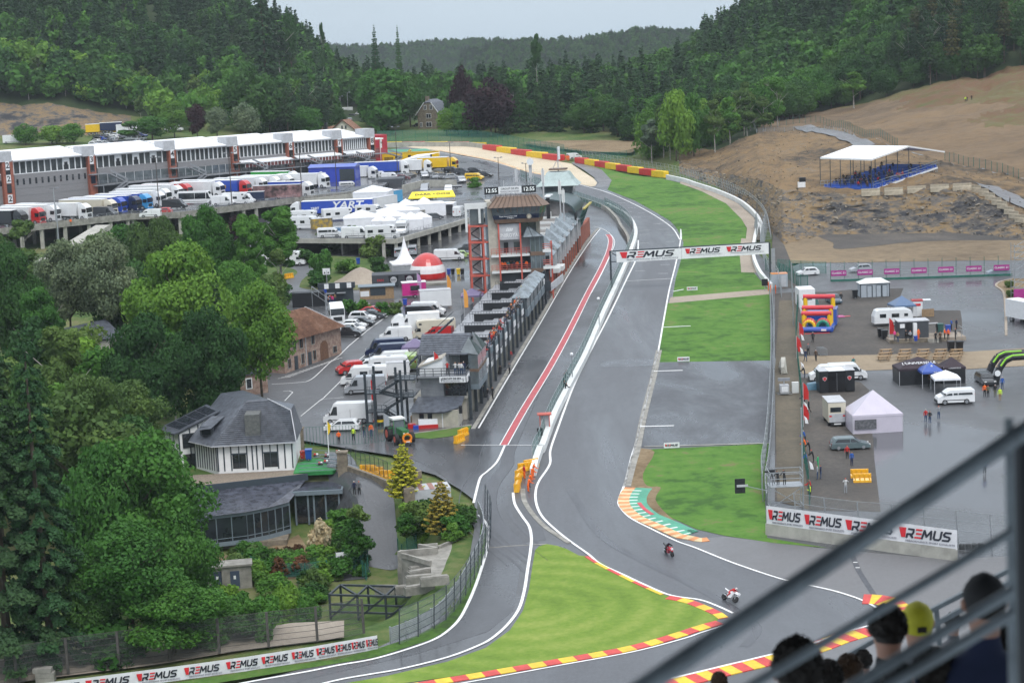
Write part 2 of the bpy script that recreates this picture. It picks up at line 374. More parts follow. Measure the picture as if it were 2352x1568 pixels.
RAIL=[[tpoint(x,e)for x in COLS]for e in[[TER[c][k]for c in COLS]for k in range(7)]]if False else[[tpoint(c,TER[c][k])for c in COLS]for k in range(7)]
SUBX=10
def railx(k):
 out=[]
 for i in range(len(COLS)-1):
  n=SUBX if i not in(0,len(COLS)-2)else 24
  for j in range(n):out.append(RAIL[k][i].lerp(RAIL[k][i+1],j/n))
 out.append(RAIL[k][-1]);return out
RX=[railx(k)for k in range(7)]
NX=len(RX[0])
SUBY=[6,10,22,24,24,10]
mN=_mu.noise
def nz(p,s,a):return mN.noise(V3(p)*s)*a
def rowpts(k,t):
 out=[]
 for i in range(NX):
  p=RX[k][i].lerp(RX[k+1][i],t);out.append(p)
 return out
def tersurf(k,t,i):
 i0=int(i);f=i-i0;i1=min(i0+1,NX-1)
 a=RX[k][i0].lerp(RX[k+1][i0],t);b=RX[k][i1].lerp(RX[k+1][i1],t);p=a.lerp(b,f)
 if k>=1:
  h=p.z-gz(p.x,p.y);w=min(3.5,max(0,h-0.1)*0.16)
  q=p.copy();n3=mN.noise(p*0.45)
  q.z+=w*(mN.noise(p*0.05)+0.5*mN.noise(p*0.17)+0.35*n3)
  q.y+=min(2.2,w*2.2)*mN.noise(p*0.2+V3((9,3,1)))
  if i>85 and h<9 and k<3:a=min(1,h);q.y+=a*.9*(1-abs(2*mN.noise(V3((p.x*.35,p.y*.2,p.z*.9)))));q.z+=a*.35*mN.noise(p*1.1)
  return q
 p=p.copy();p.z+=dep(p.x,p.y)+.25*min(1,-dep(p.x,p.y));return p
def terrain(name,k,m,i0,i1,m2=None,split=None,n=None):
 n=n or SUBY[k];mb=MB();idx=[i/2 for i in range(int(i0*2),int(i1*2)+1)]if True else 0
 w=len(idx);vs=[]
 for j in range(n+1):
  for i in idx:vs.append(tuple(tersurf(k,j/n,i)))
 fs=[(j*w+i,j*w+i+1,(j+1)*w+i+1,(j+1)*w+i)for j in range(n)for i in range(w-1)]
 mb.add(vs,fs)
 if split:mb.m=[1 if split(j/n,idx[i],vs[j*w+i])else 0 for j in range(n)for i in range(w-1)]
 return mb.bd(name,m,smooth=True,kind='structure')
CI={c:(0 if i==0 else 24+(i-1)*SUBX)for i,c in enumerate(COLS)};CI[3200]=NX-1
last=NX-1
terrain('ground',0,grass_r,0,last,n=260)
terrain('quarry_cliff',1,rock,CI[1560],last,n=44)
terrain('hillside',1,grass_r,0,CI[1560])
terrain('earth_mound',2,earth,CI[1560],last)
terrain('rocky_bank',2,rock,0,CI[300])
terrain('meadow',2,grass_r,CI[300],CI[1560])
terrain('hill',3,floorm,0,CI[1740])
terrain('harrowed_slope',3,[earth_f,heath],CI[1740],last,n=60,split=lambda t,i,p:i>CI[1890]and t+.25*mN.noise(V3(p)*.03)+.06*mN.noise(V3(p)*.2)>.92-.62*min(1,(i-CI[1890])/34))
terrain('wooded_hill',4,floorm,0,last)
terrain('far_hill',5,floorm,0,last)
pk=[(380,1620),(860,1490),(1040,1400),(1075,1300),(1095,1180),(1085,1140),(1000,1090),(930,1070),(900,1045),(790,1028),(690,1010),(640,960),(560,900),(600,700),(560,560),(600,480),(700,420),(860,352),(1000,345),(1200,372),(1330,400),(1470,440),(1620,470),(1760,600),(1800,620),(1850,600),(2352,585),(2700,600),(2900,1650)]
sX('paddock_ground',pk,0.0,asph)
trk=[(500,1600),(960,1600)]
track_left=mz(Z2,[(240,985),(430,990),(620,1000),(900,1065),(1150,1130),(1400,1185),(1500,1240),(1620,1300),(1750,1370),(1850,1440),(1920,1500)])+[(1472,560),(1462,600)]
lw=[(1466,552),(1463,590),(1440,640)]+mz(Z5,[(1760,620),(1640,850),(1560,1010),(1500,1150),(1430,1340),(1375,1500)])+mz(Z8,[(1370,140),(1300,250),(1278,320),(1283,400),(1320,480),(1400,560),(1500,640),(1620,725),(1700,790),(1850,860),(2000,930),(2160,995)])+mz(Z9,[(130,1025),(250,1068),(345,1112)])
rw=mz(Z2,[(600,985),(720,1010),(1000,1062),(1200,1115),(1420,1165),(1620,1222),(1750,1260),(1900,1325),(2050,1405),(2170,1490),(2225,1570)])+mz(Z5,[(2225,60),(2222,150),(2190,300),(2150,460),(2110,680),(2080,850),(2045,980),(2010,1150),(1970,1300),(1935,1450)])+mz(Z8,[(1905,90),(1862,260),(1822,370),(1830,420),(1900,492),(2050,570),(2200,642)])+mz(Z9,[(100,685),(350,785),(650,885),(820,925),(1000,965),(1150,1012),(1240,1052),(1290,1082)])
sX('track',mz(Z2,[(240,990),(430,960),(600,985),(720,1010),(1000,1062),(1200,1115),(1420,1165),(1620,1222),(1750,1260),(1900,1325),(2050,1405),(2170,1490),(2225,1570)])+mz(Z5,[(2225,60),(2222,150),(2190,300),(2150,460),(2110,680),(2080,850),(2045,980),(2010,1150),(1970,1300),(1935,1450)])+mz(Z8,[(1905,90),(1862,260),(1822,370),(1830,420),(1900,492),(2050,570),(2200,642)])+mz(Z9,[(100,685),(350,785),(650,885),(1000,965),(1240,1052),(1340,1100),(1420,1170),(1500,1300),(1230,1200),(870,1320),(300,1460),(0,1530)])+[(1300,1640),(900,1640),(981,1568)]+mz(Z8,[(900,1520),(1400,1430),(1900,1335)])+mz(Z9,[(0,1255),(230,1190),(255,1140),(230,1090),(0,1010)])+mz(Z8,[(2100,990),(1900,900),(1700,800),(1500,640),(1320,480),(1270,400),(1270,300),(1370,140)])+mz(Z5,[(1420,1340),(1560,1010),(1640,850),(1760,620)])+[(1440,640),(1470,560),(1455,530)]+mz(Z2,[(1750,1370),(1500,1240),(1400,1185),(1150,1130),(900,1065),(620,1000),(240,1000)]),0.012,asph_t)
pitin=[(1095,985),(1150,895),(1200,812),(1250,725),(1300,640),(1350,560),(1372,527)]
sX('pit_lane',pitin+[(1385,505),(1410,515),(1440,540),(1452,570),(1445,610),(1400,700),(1350,800),(1300,920),(1250,1020),(1235,1060),(1215,1110),(1230,1160),(1255,1240),(1205,1245),(1180,1400),(1120,1450),(960,1500),(700,1560),(600,1600),(400,1600),(780,1520),(960,1470),(1060,1390),(1110,1260),(1122,1200),(1100,1170),(1085,1145),(1000,1080),(900,1030),(960,1005),(1060,1010)],0.012,asph_p)
g2=mz(Z8,[(1300,675),(1350,660),(1420,672),(1480,692),(1560,735),(1640,742),(1750,806),(1900,886),(2100,985),(2247,1035)])+mz(Z9,[(130,1058),(225,1095),(255,1140),(230,1180),(120,1215),(0,1250)])+mz(Z8,[(1900,1325),(1500,1395),(1100,1470),(700,1530),(400,1570)])+[(820,1600),(600,1600)]+mz(Z8,[(0,1575),(300,1522),(700,1428),(950,1338),(1110,1222),(1195,1095),(1235,950),(1257,800),(1275,700)])
sX('infield_grass',g2,0.03,grass_y)
sX('verge_grass',[(380,1620),(500,1568),(781,1522)]+mz(Z8,[(250,1395),(600,1280),(690,1228),(775,1148),(835,1035),(885,920),(925,790),(955,680),(955,560),(925,520),(900,700),(830,900),(760,1050),(680,1160),(500,1260),(250,1340),(0,1410)])+[(640,1530),(400,1568),(250,1620)],0.03,grass_m)
vg=t3('trackside_grass',[(0.04,0.10,0.018),(0.07,0.165,0.024),(0.09,0.19,0.03),(0.15,0.15,0.06)],(0.06,0.5),0.9,0.4,mixw=(.55,.45),lo=.41,hi=.61)
sX('upper_run_off_grass',mz(Z2,[(1600,1068),(1900,1145),(2100,1165),(2247,1205)])+mz(Z3,[(60,1225),(140,1250),(300,1330),(400,1430),(435,1490),(430,1560)])+mz(Z6,[(400,130),(390,210),(402,340),(480,342),(560,435),(588,465),(300,487),(0,512)])+[(1545,683),(1552,640),(1566,590),(1570,556),(1555,525),(1540,508),(1505,487),(1460,462),(1425,448),(1395,436)]+mz(Z2,[(1760,1215),(1775,1180),(1700,1105)]),0.03,vg)
sX('middle_run_off_grass',[(1534,696),(1768,674),(1770,828),(1511,832),(1520,770)],0.03,vg)
sX('lower_run_off_grass',[(1488,1032),(1768,1019),(1757,1150),(1762,1235),(1900,1258),(1780,1247),(1664,1230),(1600,1215),(1500,1170),(1452,1115),(1470,1040)],0.03,vg)
sX('verge_dirt',mz(Z8,[(1955,35),(2055,60),(1980,200),(2005,280),(2095,290),(2060,370),(2140,470),(2247,548),(2225,560),(2100,500),(2030,462),(1962,390),(1985,300),(1900,285)]),0.04,dirt,sm=3)
sX('dark_tarmac_lot',[(1511,832),(1768,828),(1766,1019),(1474,1027)],0.03,asph_d)
sX('service_crossing',[(1540,683),(1765,664),(1768,676),(1536,697)],0.042,sandg)
sX('gravel_trap',mz(Z2,[(430,962),(540,950),(800,955),(950,970),(1180,1010),(1350,1040),(1510,1070),(1600,1130),(1655,1165),(1680,1195),(1668,1215),(1640,1220),(1500,1188),(1350,1148),(1190,1113),(1000,1052),(800,1012),(640,985)]),0.03,sand)
sX('escape_road',mz(Z2,[(1510,1066),(1560,1050),(1620,1075),(1710,1110),(1775,1180),(1750,1222),(1668,1226),(1692,1195),(1660,1160),(1590,1110)]),0.04,asph_g)
sX('gravel_border',mz(Z3,[(0,1185),(120,1215),(260,1270),(380,1330),(480,1420),(520,1500),(525,1568)])+mz(Z6,[(520,40),(480,130),(470,240),(500,345),(400,342),(388,210),(400,120)])+mz(Z3,[(430,1560),(437,1490),(400,1430),(300,1330),(140,1250),(0,1200)]),0.036,sandg)
sX('green_painted_run_off',mz(Z2,[(240,975),(400,978),(560,972),(600,984),(440,992),(240,998)]),0.045,mat('green_paint',(0.05,0.28,0.17),0.5,0.1,0.3))
sX('sandy_lot',mz(Z2,[(1180,940),(1400,928),(1700,925),(1965,932),(1968,975),(1900,1010),(1600,1000),(1300,965)]),0.5,dirt)
sX('grit_yard',mz(Z6,[(620,480),(780,470),(960,470),(1120,455),(1460,445),(1420,540),(1560,590),(1830,590),(1840,640),(1850,860),(1300,880),(770,890),(620,900)]),0.02,grit)
sX('lower_grit_yard',mz(Z6,[(790,1030),(960,1030),(1180,1060),(1235,1110),(1210,1200),(1260,1420),(1270,1568)])+mz(Z9,[(1310,450),(860,440),(620,380),(620,0)])+mz(Z6,[(620,1130)]),0.02,grit)
sX('strip_of_track_side_dirt',[(1790,690),(1832,690),(1842,1000),(1858,1170),(1785,1150),(1780,850)],0.026,t3('stony_dirt',[(0.08,0.07,0.055),(0.12,0.105,0.08),(0.17,0.14,0.10)],(0.1,2),0.9))
sX('gravel_walk',mz(Z6,[(770,890),(1300,880),(1850,862),(2300,835),(2300,950),(1860,975),(1440,975),(1180,985),(800,1005),(775,960)]),0.035,t3('tan_gravel',[(0.20,0.16,0.115),(0.27,0.215,0.15),(0.32,0.26,0.185)],(0.06,2),0.9))
sX('brown_bank',mz(Z6,[(600,60),(700,0),(900,-60),(1600,-90),(2350,-60),(2400,262),(1900,265),(1300,275),(650,285),(610,200)]),0.03,t3('tan_earth',[(0.12,0.09,0.06),(0.19,0.145,0.095),(0.25,0.19,0.12)],(0.04,0.5),0.95,0.8))
sX('dark_track_of_grit',mz(Z6,[(850,60),(1200,60),(1500,70),(1900,60),(2350,110),(2350,130),(1600,140),(1200,180),(1010,190),(1000,150),(900,110)]),0.06,grit,sm=3)
sX('side_strip',[(1775,520),(1800,560),(1820,610),(1835,660),(1790,664),(1772,610)],0.04,grit)
sX('outer_run_off',mz(Z9,[(0,640),(290,610),(640,652),(950,690),(1750,760),(2300,730),(2700,900),(2700,1800),(900,1800),(870,1330),(1230,1230),(1400,1150),(1290,1082),(1150,1012),(820,925),(350,785),(60,665)]),0.02,asph_g)
sP('edge_line',lw,0.28,0.05,line_w)
sP('edge_line',rw,0.26,0.05,line_w)
sP('pit_exit_line',[(1160,1022),(1142,1060),(1120,1082),(1104,1096),(1095,1125),(1088,1155)]+[],0.28,0.05,line_w)
sP('pit_exit_line',mz(Z8,[(905,470),(935,500),(968,550),(970,610),(958,700),(930,800),(890,920),(840,1040),(780,1150),(700,1230),(600,1290),(400,1360),(200,1415),(0,1450)])+[(700,1543),(560,1568),(400,1600)],0.3,0.05,line_w)
sP('pit_exit_line',mz(Z8,[(1130,325),(1142,400),(1190,480),(1235,545),(1250,620),(1245,700),(1225,830),(1205,960),(1170,1080),(1100,1180),(1000,1270),(900,1325),(700,1400),(400,1475),(200,1510),(0,1545)])+[(700,1580)],0.3,0.05,line_w)
redst=[(1070,1470),(1200,1240),(1370,960),(1500,720),(1620,480),(1710,310),(1757,200),(1768,130),(1750,96)]
sP('red_pit_stripe',mz(Z5,redst),0.80,0.045,mat('faded_red_paint',(0.42,0.07,0.08),0.5,0.15,1),w2=1.1)
for s in(-.5,.5):
 sP('red_stripe_edge_line',mz(Z5,redst),0.13,0.05,line_w,off=s*1.02)
sP('pit_wall_line',mz(Z5,[(905,1360),(1110,1010),(1300,690),(1500,345),(1620,160),(1700,58)]),0.22,0.05,line_w)
sP('drain_kerb',mz(Z5,[(870,1362),(1090,1000),(1280,690),(1480,345),(1600,160),(1685,55)]),0.55,0.06,conc,thick=0.06)
sP('pit_speed_line',mz(Z5,[(790,1470),(1300,1472)]),0.14,0.05,line_w,sm=0)
sP('pit_entry_line',mz(Z5,[(1655,42),(1720,62),(1780,110),(1790,170),(1720,330),(1640,480)]),0.14,0.052,line_w)
sP('seam_line',mz(Z8,[(930,688),(1130,672),(1350,660)]),0.22,0.03,conc,sm=0)
sP('start_line',mz(Z5,[(1870,400),(2170,383)]),0.18,0.05,line_w,sm=0)
ry=[mat('kerb_red',(0.55,0.05,0.04),0.45,0.15,1),mat('kerb_yellow',(0.72,0.48,0.02),0.45,0.15,1)]
def kerb(pts,w,step,mats,off=0,h=0.07,sm=6,**k):return sP('kerb',pts,w,h,mats,step=step,pat=[0,1],off=off,thick=0.08,sm=sm,**k)
kerb(mz(Z8,[(1632,738),(1700,782),(1850,858),(2000,930),(2160,998)])+mz(Z9,[(0,1005)]),0.4,2.4,ry,off=-0.4)
kerb(mz(Z8,[(2160,998)])+mz(Z9,[(60,1020),(130,1045),(240,1090),(305,1125),(320,1140)]),1.0,1.4,ry,off=-0.55)
kerb(mz(Z9,[(262,1175),(120,1215),(0,1255)])+mz(Z8,[(1900,1345),(1400,1435),(900,1522),(650,1562),(300,1620)]),1.15,1.4,ry,off=-.1)
sP('edge_line',mz(Z9,[(290,1180),(120,1235),(0,1275)])+mz(Z8,[(1900,1358),(1400,1450),(900,1542),(650,1585)]),0.2,0.05,line_w,off=.3)
kerb(mz(Z9,[(1195,1020),(1330,1030),(1410,1075),(1425,1130),(1380,1170),(1300,1200)]),2.6,.7,ry)
kerb(mz(Z9,[(1240,1225),(1060,1275),(870,1345),(620,1410),(300,1485),(0,1560),(-200,1600)]),2.2,1.15,ry)
sP('edge_line',mz(Z9,[(1240,1195),(1060,1243),(870,1312),(620,1378),(300,1455),(0,1527),(-200,1570)]),0.28,0.085,line_w)
oy=[mat('kerb_orange',(0.60,0.24,0.08),0.5,0.2,1),mat('kerb_cream',(0.62,0.48,0.26),0.5,0.2,1)]
kk=mz(Z8,[(1880,292),(1850,330),(1835,375),(1850,425),(1925,490),(2050,545),(2200,612)])+mz(Z9,[(40,622),(120,640),(200,635)])
kerb(kk,1.25,0.75,oy,off=0.3)
gw=[mat('kerb_green',(0.06,0.30,0.19),0.5,0.15,1),mat('kerb_pale',(0.62,0.66,0.62),0.5,0.1,1)]
sP('kerb',kk[:-2],1.0,0.06,gw,step=0.35,pat=[0,0,0,1],off=1.35,thick=0.07)
sP('kerb',kk[:-2],1.1,0.05,gw,off=2.3,thick=0.05)
sP('kerb',mz(Z8,[(1952,392),(1985,430),(2040,470)]),0.45,0.08,[mat('kerb_pink',(0.5,0.06,0.07),0.5,0.1,1)],thick=0.07)
sP('kerb',mz(Z2,[(640,985),(800,1014),(1000,1055),(1190,1116),(1350,1150),(1480,1185)]),1.3,0.06,[mat('kerb_faded',(0.55,0.32,0.18),0.5,0.2,1),oy[1]],step=2.5,pat=[0,1],off=.6,thick=0.05)
for off,ww in((4.4,.09),(8.6,.09)):sP('tarmac_joint',lw[6:17],ww,0.03,asph_d,off=-off)
sP('racing_line',lw[5:22],1.6,0.024,wet('rubbered_line',(0.07,0.073,0.082),.12,.5,.08,.1,streak=(.35,.2)),off=-5.2)
for o_ in(-3.2,-6.6,-7.6):sP('tyre_track',lw[12:26],.35,0.028,MATS['rubbered_line'],off=o_)
sP('tyre_track',mz(Z8,[(1500,300),(1700,600),(2000,780),(2247,900)])+mz(Z9,[(300,1050),(500,1200),(420,1330)]),.9,0.028,MATS['rubbered_line'])
sP('tarmac_patch',[(1380,835),(1505,832)],5.0,0.022,wet('patched_tarmac',(.085,.09,.10),.15,.6,.08,.15),sm=0)
sP('concrete_gutter',mz(Z5,[(2092,850),(2062,1000),(2025,1150),(1985,1320),(1950,1500)])+mz(Z8,[(1925,130),(1885,285)]),0.9,0.05,conc,thick=0.05,off=-.2)
sP('drain_channel',mz(Z8,[(1192,300),(1205,380),(1255,460),(1330,540),(1400,590),(1500,655)]),0.55,0.05,conc,thick=0.05)
sP('grass_edge_strip',[(1480,1026),(1766,1018)],0.3,0.055,cL,sm=0)
for a,b in(((1546,670),(1570,665)),((1523,752),(1586,749)),((1502,853),(1568,851)),((1470,980),(1548,978))):
 sP('grid_mark',[a,b],0.38,0.06,line_w,sm=0)
gl=[(2095,23,1),(2115,62,1),(2150,100,1),(2160,142,1),(1990,68,0),(1990,95,0),(1988,152,0),(2125,292,1),(2110,350,1),(1960,332,0),(1970,275,0)]
for x,y,s in gl:
 a,b=Z5(x-32,y+1),Z5(x+32,y)
 sP('grid_slot_line',[a,b],0.14,0.05,line_w,sm=0)
for x,y in((1840,1326),(1906,1360),(1966,1394),(2066,1463),(1940,1420),(1880,1385)):
 sP('grid_slot_line',[Z2(x-24,y),Z2(x+24,y)],0.14,0.05,line_w,sm=0)
sP('tarmac_patch_line',mz(Z9,[(1120,715),(1160,820),(1220,920),(1280,1010)]),0.55,0.03,[asph_d])
for x,y in((1145,780),(1160,815)):
 sP('tarmac_mark',[Z9(x-14,y),Z9(x+14,y)],0.2,0.04,line_w,sm=0)
for pts in([(0,880),(60,820),(180,720),(310,625)],[(110,925),(200,850)],[(300,780),(400,700),(460,640)]):
 sP('parking_line',mz(Z5,pts),0.14,0.02,line_w,sm=0)
sP('parking_line',mz(Z4,[(1775,1072),(1930,1062),(2030,1042),(2150,935),(2230,875)]),0.14,0.02,line_w)
sP('parking_line',mz(Z4,[(1860,1180),(1912,1125),(1890,1115),(1850,1118)]),0.12,0.02,line_w,sm=0)
sP('parking_line',mz(Z4,[(1965,1280),(2100,1170),(2247,1158)]),0.12,0.02,line_w,sm=0)
sP('parking_line',mz(Z4,[(2100,1175),(2247,1030)]),0.12,0.02,line_w,sm=0)
for i in range(17):
 t=i/16;a=Z4(1810+230*t,1035-70*t);
 p=Z4(1815+370*t,1035-125*t);q=Z4(1960+260*t,1030-130*t-8)
 sP('hatching_line',[p,(p[0]+30-12*t,p[1]-4)],0.14,0.02,line_w,sm=0)
L_dark=leafmat('leaves_dark_green',(0.042,0.108,0.028));L_mid=leafmat('leaves_green',(0.06,0.165,0.03))
L_light=leafmat('leaves_light_green',(0.11,0.23,0.036));L_olive=leafmat('leaves_olive',(0.085,0.15,0.04))
L_silver=leafmat('leaves_silver_green',(0.11,0.16,0.10),0.2);L_purple=leafmat('leaves_copper',(0.028,0.012,0.018),0.15,0.3)
N_dark=leafmat('needles_dark',(0.028,0.066,0.027),0.1);N_mid=leafmat('needles_green',(0.038,0.098,0.033),0.1);N_brown=leafmat('needles_brownish',(0.06,0.07,0.025),0.1)
N_gold=leafmat('needles_golden',(0.34,0.36,0.035),0.2,0.0);L_cream=leafmat('leaves_cream',(0.50,0.44,0.30),0.2);L_rust=leafmat('leaves_rust',(0.10,0.05,0.025),0.2)
bark=mat('bark',(0.09,0.07,0.05),0.9,0.3,2,bump=0.4);bark_b=mat('birch_bark',(0.30,0.28,0.25),0.8,0.4,2)
def quads(name,C,Nn,size,asp,tint,mats,rng):
 n=len(C);up=rng.normal(size=(n,3));T=np.cross(Nn,up);T/=np.linalg.norm(T,axis=1)[:,None]+1e-9
 B=np.cross(Nn,T);s=size[:,None];T=T*s;B=B*s*asp
 V=np.stack([C-T-B,C+T-B*.6,C+T*.8+B,C-T*.7+B*.8],1).reshape(-1,3)
 me=bpy.data.meshes.new(name);me.vertices.add(4*n);me.loops.add(4*n);me.polygons.add(n)
 me.vertices.foreach_set('co',V.astype(np.float32).ravel());me.loops.foreach_set('vertex_index',np.arange(4*n,dtype=np.int32))
 me.polygons.foreach_set('loop_start',np.arange(0,4*n,4,dtype=np.int32))
 at=me.attributes.new('tint','FLOAT','FACE');at.data.foreach_set('value',tint.astype(np.float32))
 for m in mats:me.materials.append(m)
 me.update(calc_edges=True);return me
def crown_mesh(seed,n,leaf,H=12.0,W=8.0,base=0.22,lobes=16,shape='round',mats=None):
 """a crown W wide, reaching H, of leaf clumps on a cloud of overlapping lobes"""
 rng=np.random.default_rng(seed);C=[];Rr=[]
 z0=H*base;hc=(H-z0)
 if n>9000:lobes=int(lobes*2.6)
 shr=.72 if n>9000 else 1
 for i in range(lobes):
  u=rng.random();th=i*2.4+rng.random()*.8
  z=z0+hc*(0.1+0.8*u)
  if shape=='round':prof=math.sqrt(max(0,1-(2*u-0.85)**2/1.4))
  elif shape=='tall':prof=0.75*math.sin(math.pi*(0.15+0.75*u))**.7
  elif shape=='wide':prof=1.0-0.35*u
  else:prof=0.9-0.6*u
  rr=W/2*prof*(0.45+(0.35 if shr==1 else.5)*rng.random())*(1 if i>lobes//5 else 0.1)
  C.append((math.cos(th)*rr,math.sin(th)*rr,z));Rr.append(W*(0.17+0.12*rng.random())*(0.75+.5*prof)*.85*shr)
 C=np.array(C);Rr=np.array(Rr)
 k=rng.choice(lobes,n,p=Rr**2/(Rr**2).sum());d=rng.normal(size=(n,3));d/=np.linalg.norm(d,axis=1)[:,None]
 rad=Rr[k]*(0.52+0.58*rng.random(n)**.65);bump=1+0.14*np.sin(d[:,0]*9+k)*np.sin(d[:,1]*8+2*k)*1
 P=C[k]+d*(rad*bump)[:,None]*np.array([1,1,0.82])
 P[:,2]=np.clip(P[:,2],z0*.6,None)
 N=d+rng.normal(size=(n,3))*0.55;N/=np.linalg.norm(N,axis=1)[:,None]
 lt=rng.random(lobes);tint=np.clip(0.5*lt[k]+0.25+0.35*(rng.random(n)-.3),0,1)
 return quads('crown',P,N,leaf*(0.6+0.8*rng.random(n)),0.8,tint,mats or[L_mid],rng)
def cone_mesh(seed,n,leaf,H=20.0,W=6.0,base=0.08,tiers=26,mats=None,droop=0.35,full=1.0,top=0.05):
 rng=np.random.default_rng(seed)
 t=1-np.sqrt(rng.random(n))*(1-0.0)if base<.5 else rng.random(n);t=np.clip(t,0,1)
 tt=(np.floor(t*tiers)+rng.random(n)*.45)/tiers;th=rng.random(n)*2*np.pi
 arms=7;ph=np.floor(tt*tiers)*1.3;tharm=(np.round((th-ph)/(2*np.pi)*arms)/arms)*2*np.pi+ph
 th=th*0.45+tharm*0.55
 w=W/2*((1-tt)**0.8*(1-top)+top)*(0.82+0.25*np.sin(ph*3.1))*full
 r=w*(0.35+0.68*rng.random(n)**.55)
 z=H*base+H*(1-base)*tt-r*droop+rng.normal(size=n)*.12*leaf
 P=np.stack([np.cos(th)*r,np.sin(th)*r,z],1)
 N=np.stack([np.cos(th)*.5,np.sin(th)*.5,np.full(n,.9)],1)+rng.normal(size=(n,3))*.45;N/=np.linalg.norm(N,axis=1)[:,None]
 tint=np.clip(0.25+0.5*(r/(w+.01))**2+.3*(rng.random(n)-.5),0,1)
 return quads('crown',P,N,leaf*(0.6+0.7*rng.random(n)),0.75,tint,mats or[N_dark],rng)
def trunk_mesh(seed,H=12,r=0.25,limbs=6,m=None,top=0.75):
 rg=random.Random(seed);mb=MB();path=[V3((0,0,-.6))];
 for i in range(1,6):path.append(V3((rg.uniform(-.1,.1)*i*.6,rg.uniform(-.1,.1)*i*.6,H*top*i/5)))
 for i in range(5):mb.cyl(path[i],path[i+1],r*(1-.16*i),r*(1-.16*(i+1)),n=6,caps=False)
 for i in range(limbs):
  a=path[2+i%3];th=i*2.4;d=V3((math.cos(th),math.sin(th),0.9))*H*.22
  mb.cyl(a,a+d,r*.4,r*.12,n=4,caps=False)
 me=bpy.data.meshes.new('trunk');me.from_pydata(mb.v,[],mb.f);me.materials.append(m or bark);return me
CM={}
def crownvar(kind,q,i):
 key=(kind,q,i)
 if key in CM:return CM[key]
 n={'near':30000,'mid':4200,'far':800}[q];lf={'near':.14,'mid':.27,'far':.56}[q]
 sd=100+i*7+len(kind)
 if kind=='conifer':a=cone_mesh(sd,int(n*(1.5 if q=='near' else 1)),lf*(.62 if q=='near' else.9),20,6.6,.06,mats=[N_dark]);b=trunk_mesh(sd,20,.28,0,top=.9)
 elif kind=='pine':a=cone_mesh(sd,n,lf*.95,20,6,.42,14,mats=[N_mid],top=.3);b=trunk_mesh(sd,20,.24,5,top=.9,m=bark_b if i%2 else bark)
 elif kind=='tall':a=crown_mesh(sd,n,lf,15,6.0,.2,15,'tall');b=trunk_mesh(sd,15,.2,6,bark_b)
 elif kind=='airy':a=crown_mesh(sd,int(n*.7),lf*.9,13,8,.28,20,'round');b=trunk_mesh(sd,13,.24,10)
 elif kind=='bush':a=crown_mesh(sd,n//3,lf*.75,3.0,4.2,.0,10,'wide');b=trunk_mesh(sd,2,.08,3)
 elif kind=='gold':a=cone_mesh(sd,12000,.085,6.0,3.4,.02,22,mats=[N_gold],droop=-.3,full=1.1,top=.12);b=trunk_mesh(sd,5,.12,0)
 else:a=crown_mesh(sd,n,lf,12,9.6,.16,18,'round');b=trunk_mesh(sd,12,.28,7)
 CM[key]=(a,b);return CM[key]
BASEH={'conifer':20,'pine':20,'tall':15,'airy':13,'bush':3.0,'gold':6,'round':12}
BASEW={'conifer':6.6,'pine':6,'tall':6.6,'airy':9,'bush':4.4,'gold':3.6,'round':10.5}
MC={}
def withmat(me,m):
 key=(me.name,m.name)
 if key not in MC:
  c=me.copy();c.materials[0]=m;MC[key]=c
 return MC[key]
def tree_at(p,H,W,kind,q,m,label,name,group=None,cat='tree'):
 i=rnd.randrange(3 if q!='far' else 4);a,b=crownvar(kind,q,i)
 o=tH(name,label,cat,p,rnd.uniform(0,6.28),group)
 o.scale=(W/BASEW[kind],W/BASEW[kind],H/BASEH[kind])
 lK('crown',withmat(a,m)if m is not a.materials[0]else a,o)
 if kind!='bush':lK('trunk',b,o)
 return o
def tree(x,yt,yb,w,kind,q,m,label,name=None,dx=0,group=None,depth=None,cat='tree'):
 p=GD(x,yb)if depth is None else G(x,YP(x,depth));s=PXof(p)[2]
 if depth is not None:p.z+=(YP(x,depth)-yb)/s
 H=(yb-yt)/s*1.02;p.z-=.1
 lean=math.tan(ROLL)*H
 return tree_at(p+V3((lean*.55+dx,0,0)),H,w/s,kind,q,m,label,name or{'conifer':'spruce_tree','pine':'pine_tree','tall':'birch_tree','bush':'bush','gold':'golden_conifer'}.get(kind,'broadleaf_tree'),group,cat)
T=tree
T(0,600,1530,300,'conifer','near',N_dark,'tall dark spruce at the left edge of the view behind the wire fence')
T(100,740,1520,230,'conifer','near',N_mid,'second dark spruce from the left edge, a little shorter and standing behind the wire fence')
T(335,985,1420,300,'airy','near',L_mid,'large loose green tree covering the left end of the timbered hotel')
T(235,1020,1440,210,'round','near',L_mid,'big green tree between the dark spruces and the restaurant tree')
T(415,1160,1440,190,'round','near',L_mid,'green tree against the left corner of the glass restaurant')
T(300,1190,1490,260,'airy','near',L_mid,'broad dark green tree standing closest to the wire fence')
T(215,1280,1500,160,'round','near',L_dark,'dark green tree at the foot of the spruces by the fence')
T(395,1320,1500,230,'round','near',L_mid,'low spreading tree left of the small concrete sheds')
T(300,868,1130,200,'airy','near',L_olive,'olive green willow rising behind the timbered hotel roof')
T(340,722,1030,190,'round','near',L_dark,'dark rounded tree behind the hotel, left of two')
T(485,708,1010,170,'round','near',L_dark,'dark rounded tree right behind the hotel ridge')
T(418,560,880,235,'round','near',L_light,'tall bright green tree with a domed crown in the left grove')
T(160,545,810,130,'airy','near',L_silver,'silvery poplar left of its taller neighbour')
T(245,532,815,150,'airy','near',L_silver,'tallest silvery grey poplar below the concrete deck')
T(598,640,960,165,'airy','near',L_light,'feathery light green tree in front of the brown tiled barn')
T(395,612,880,80,'conifer','near',N_brown,'brownish green slender conifer amid the grove')
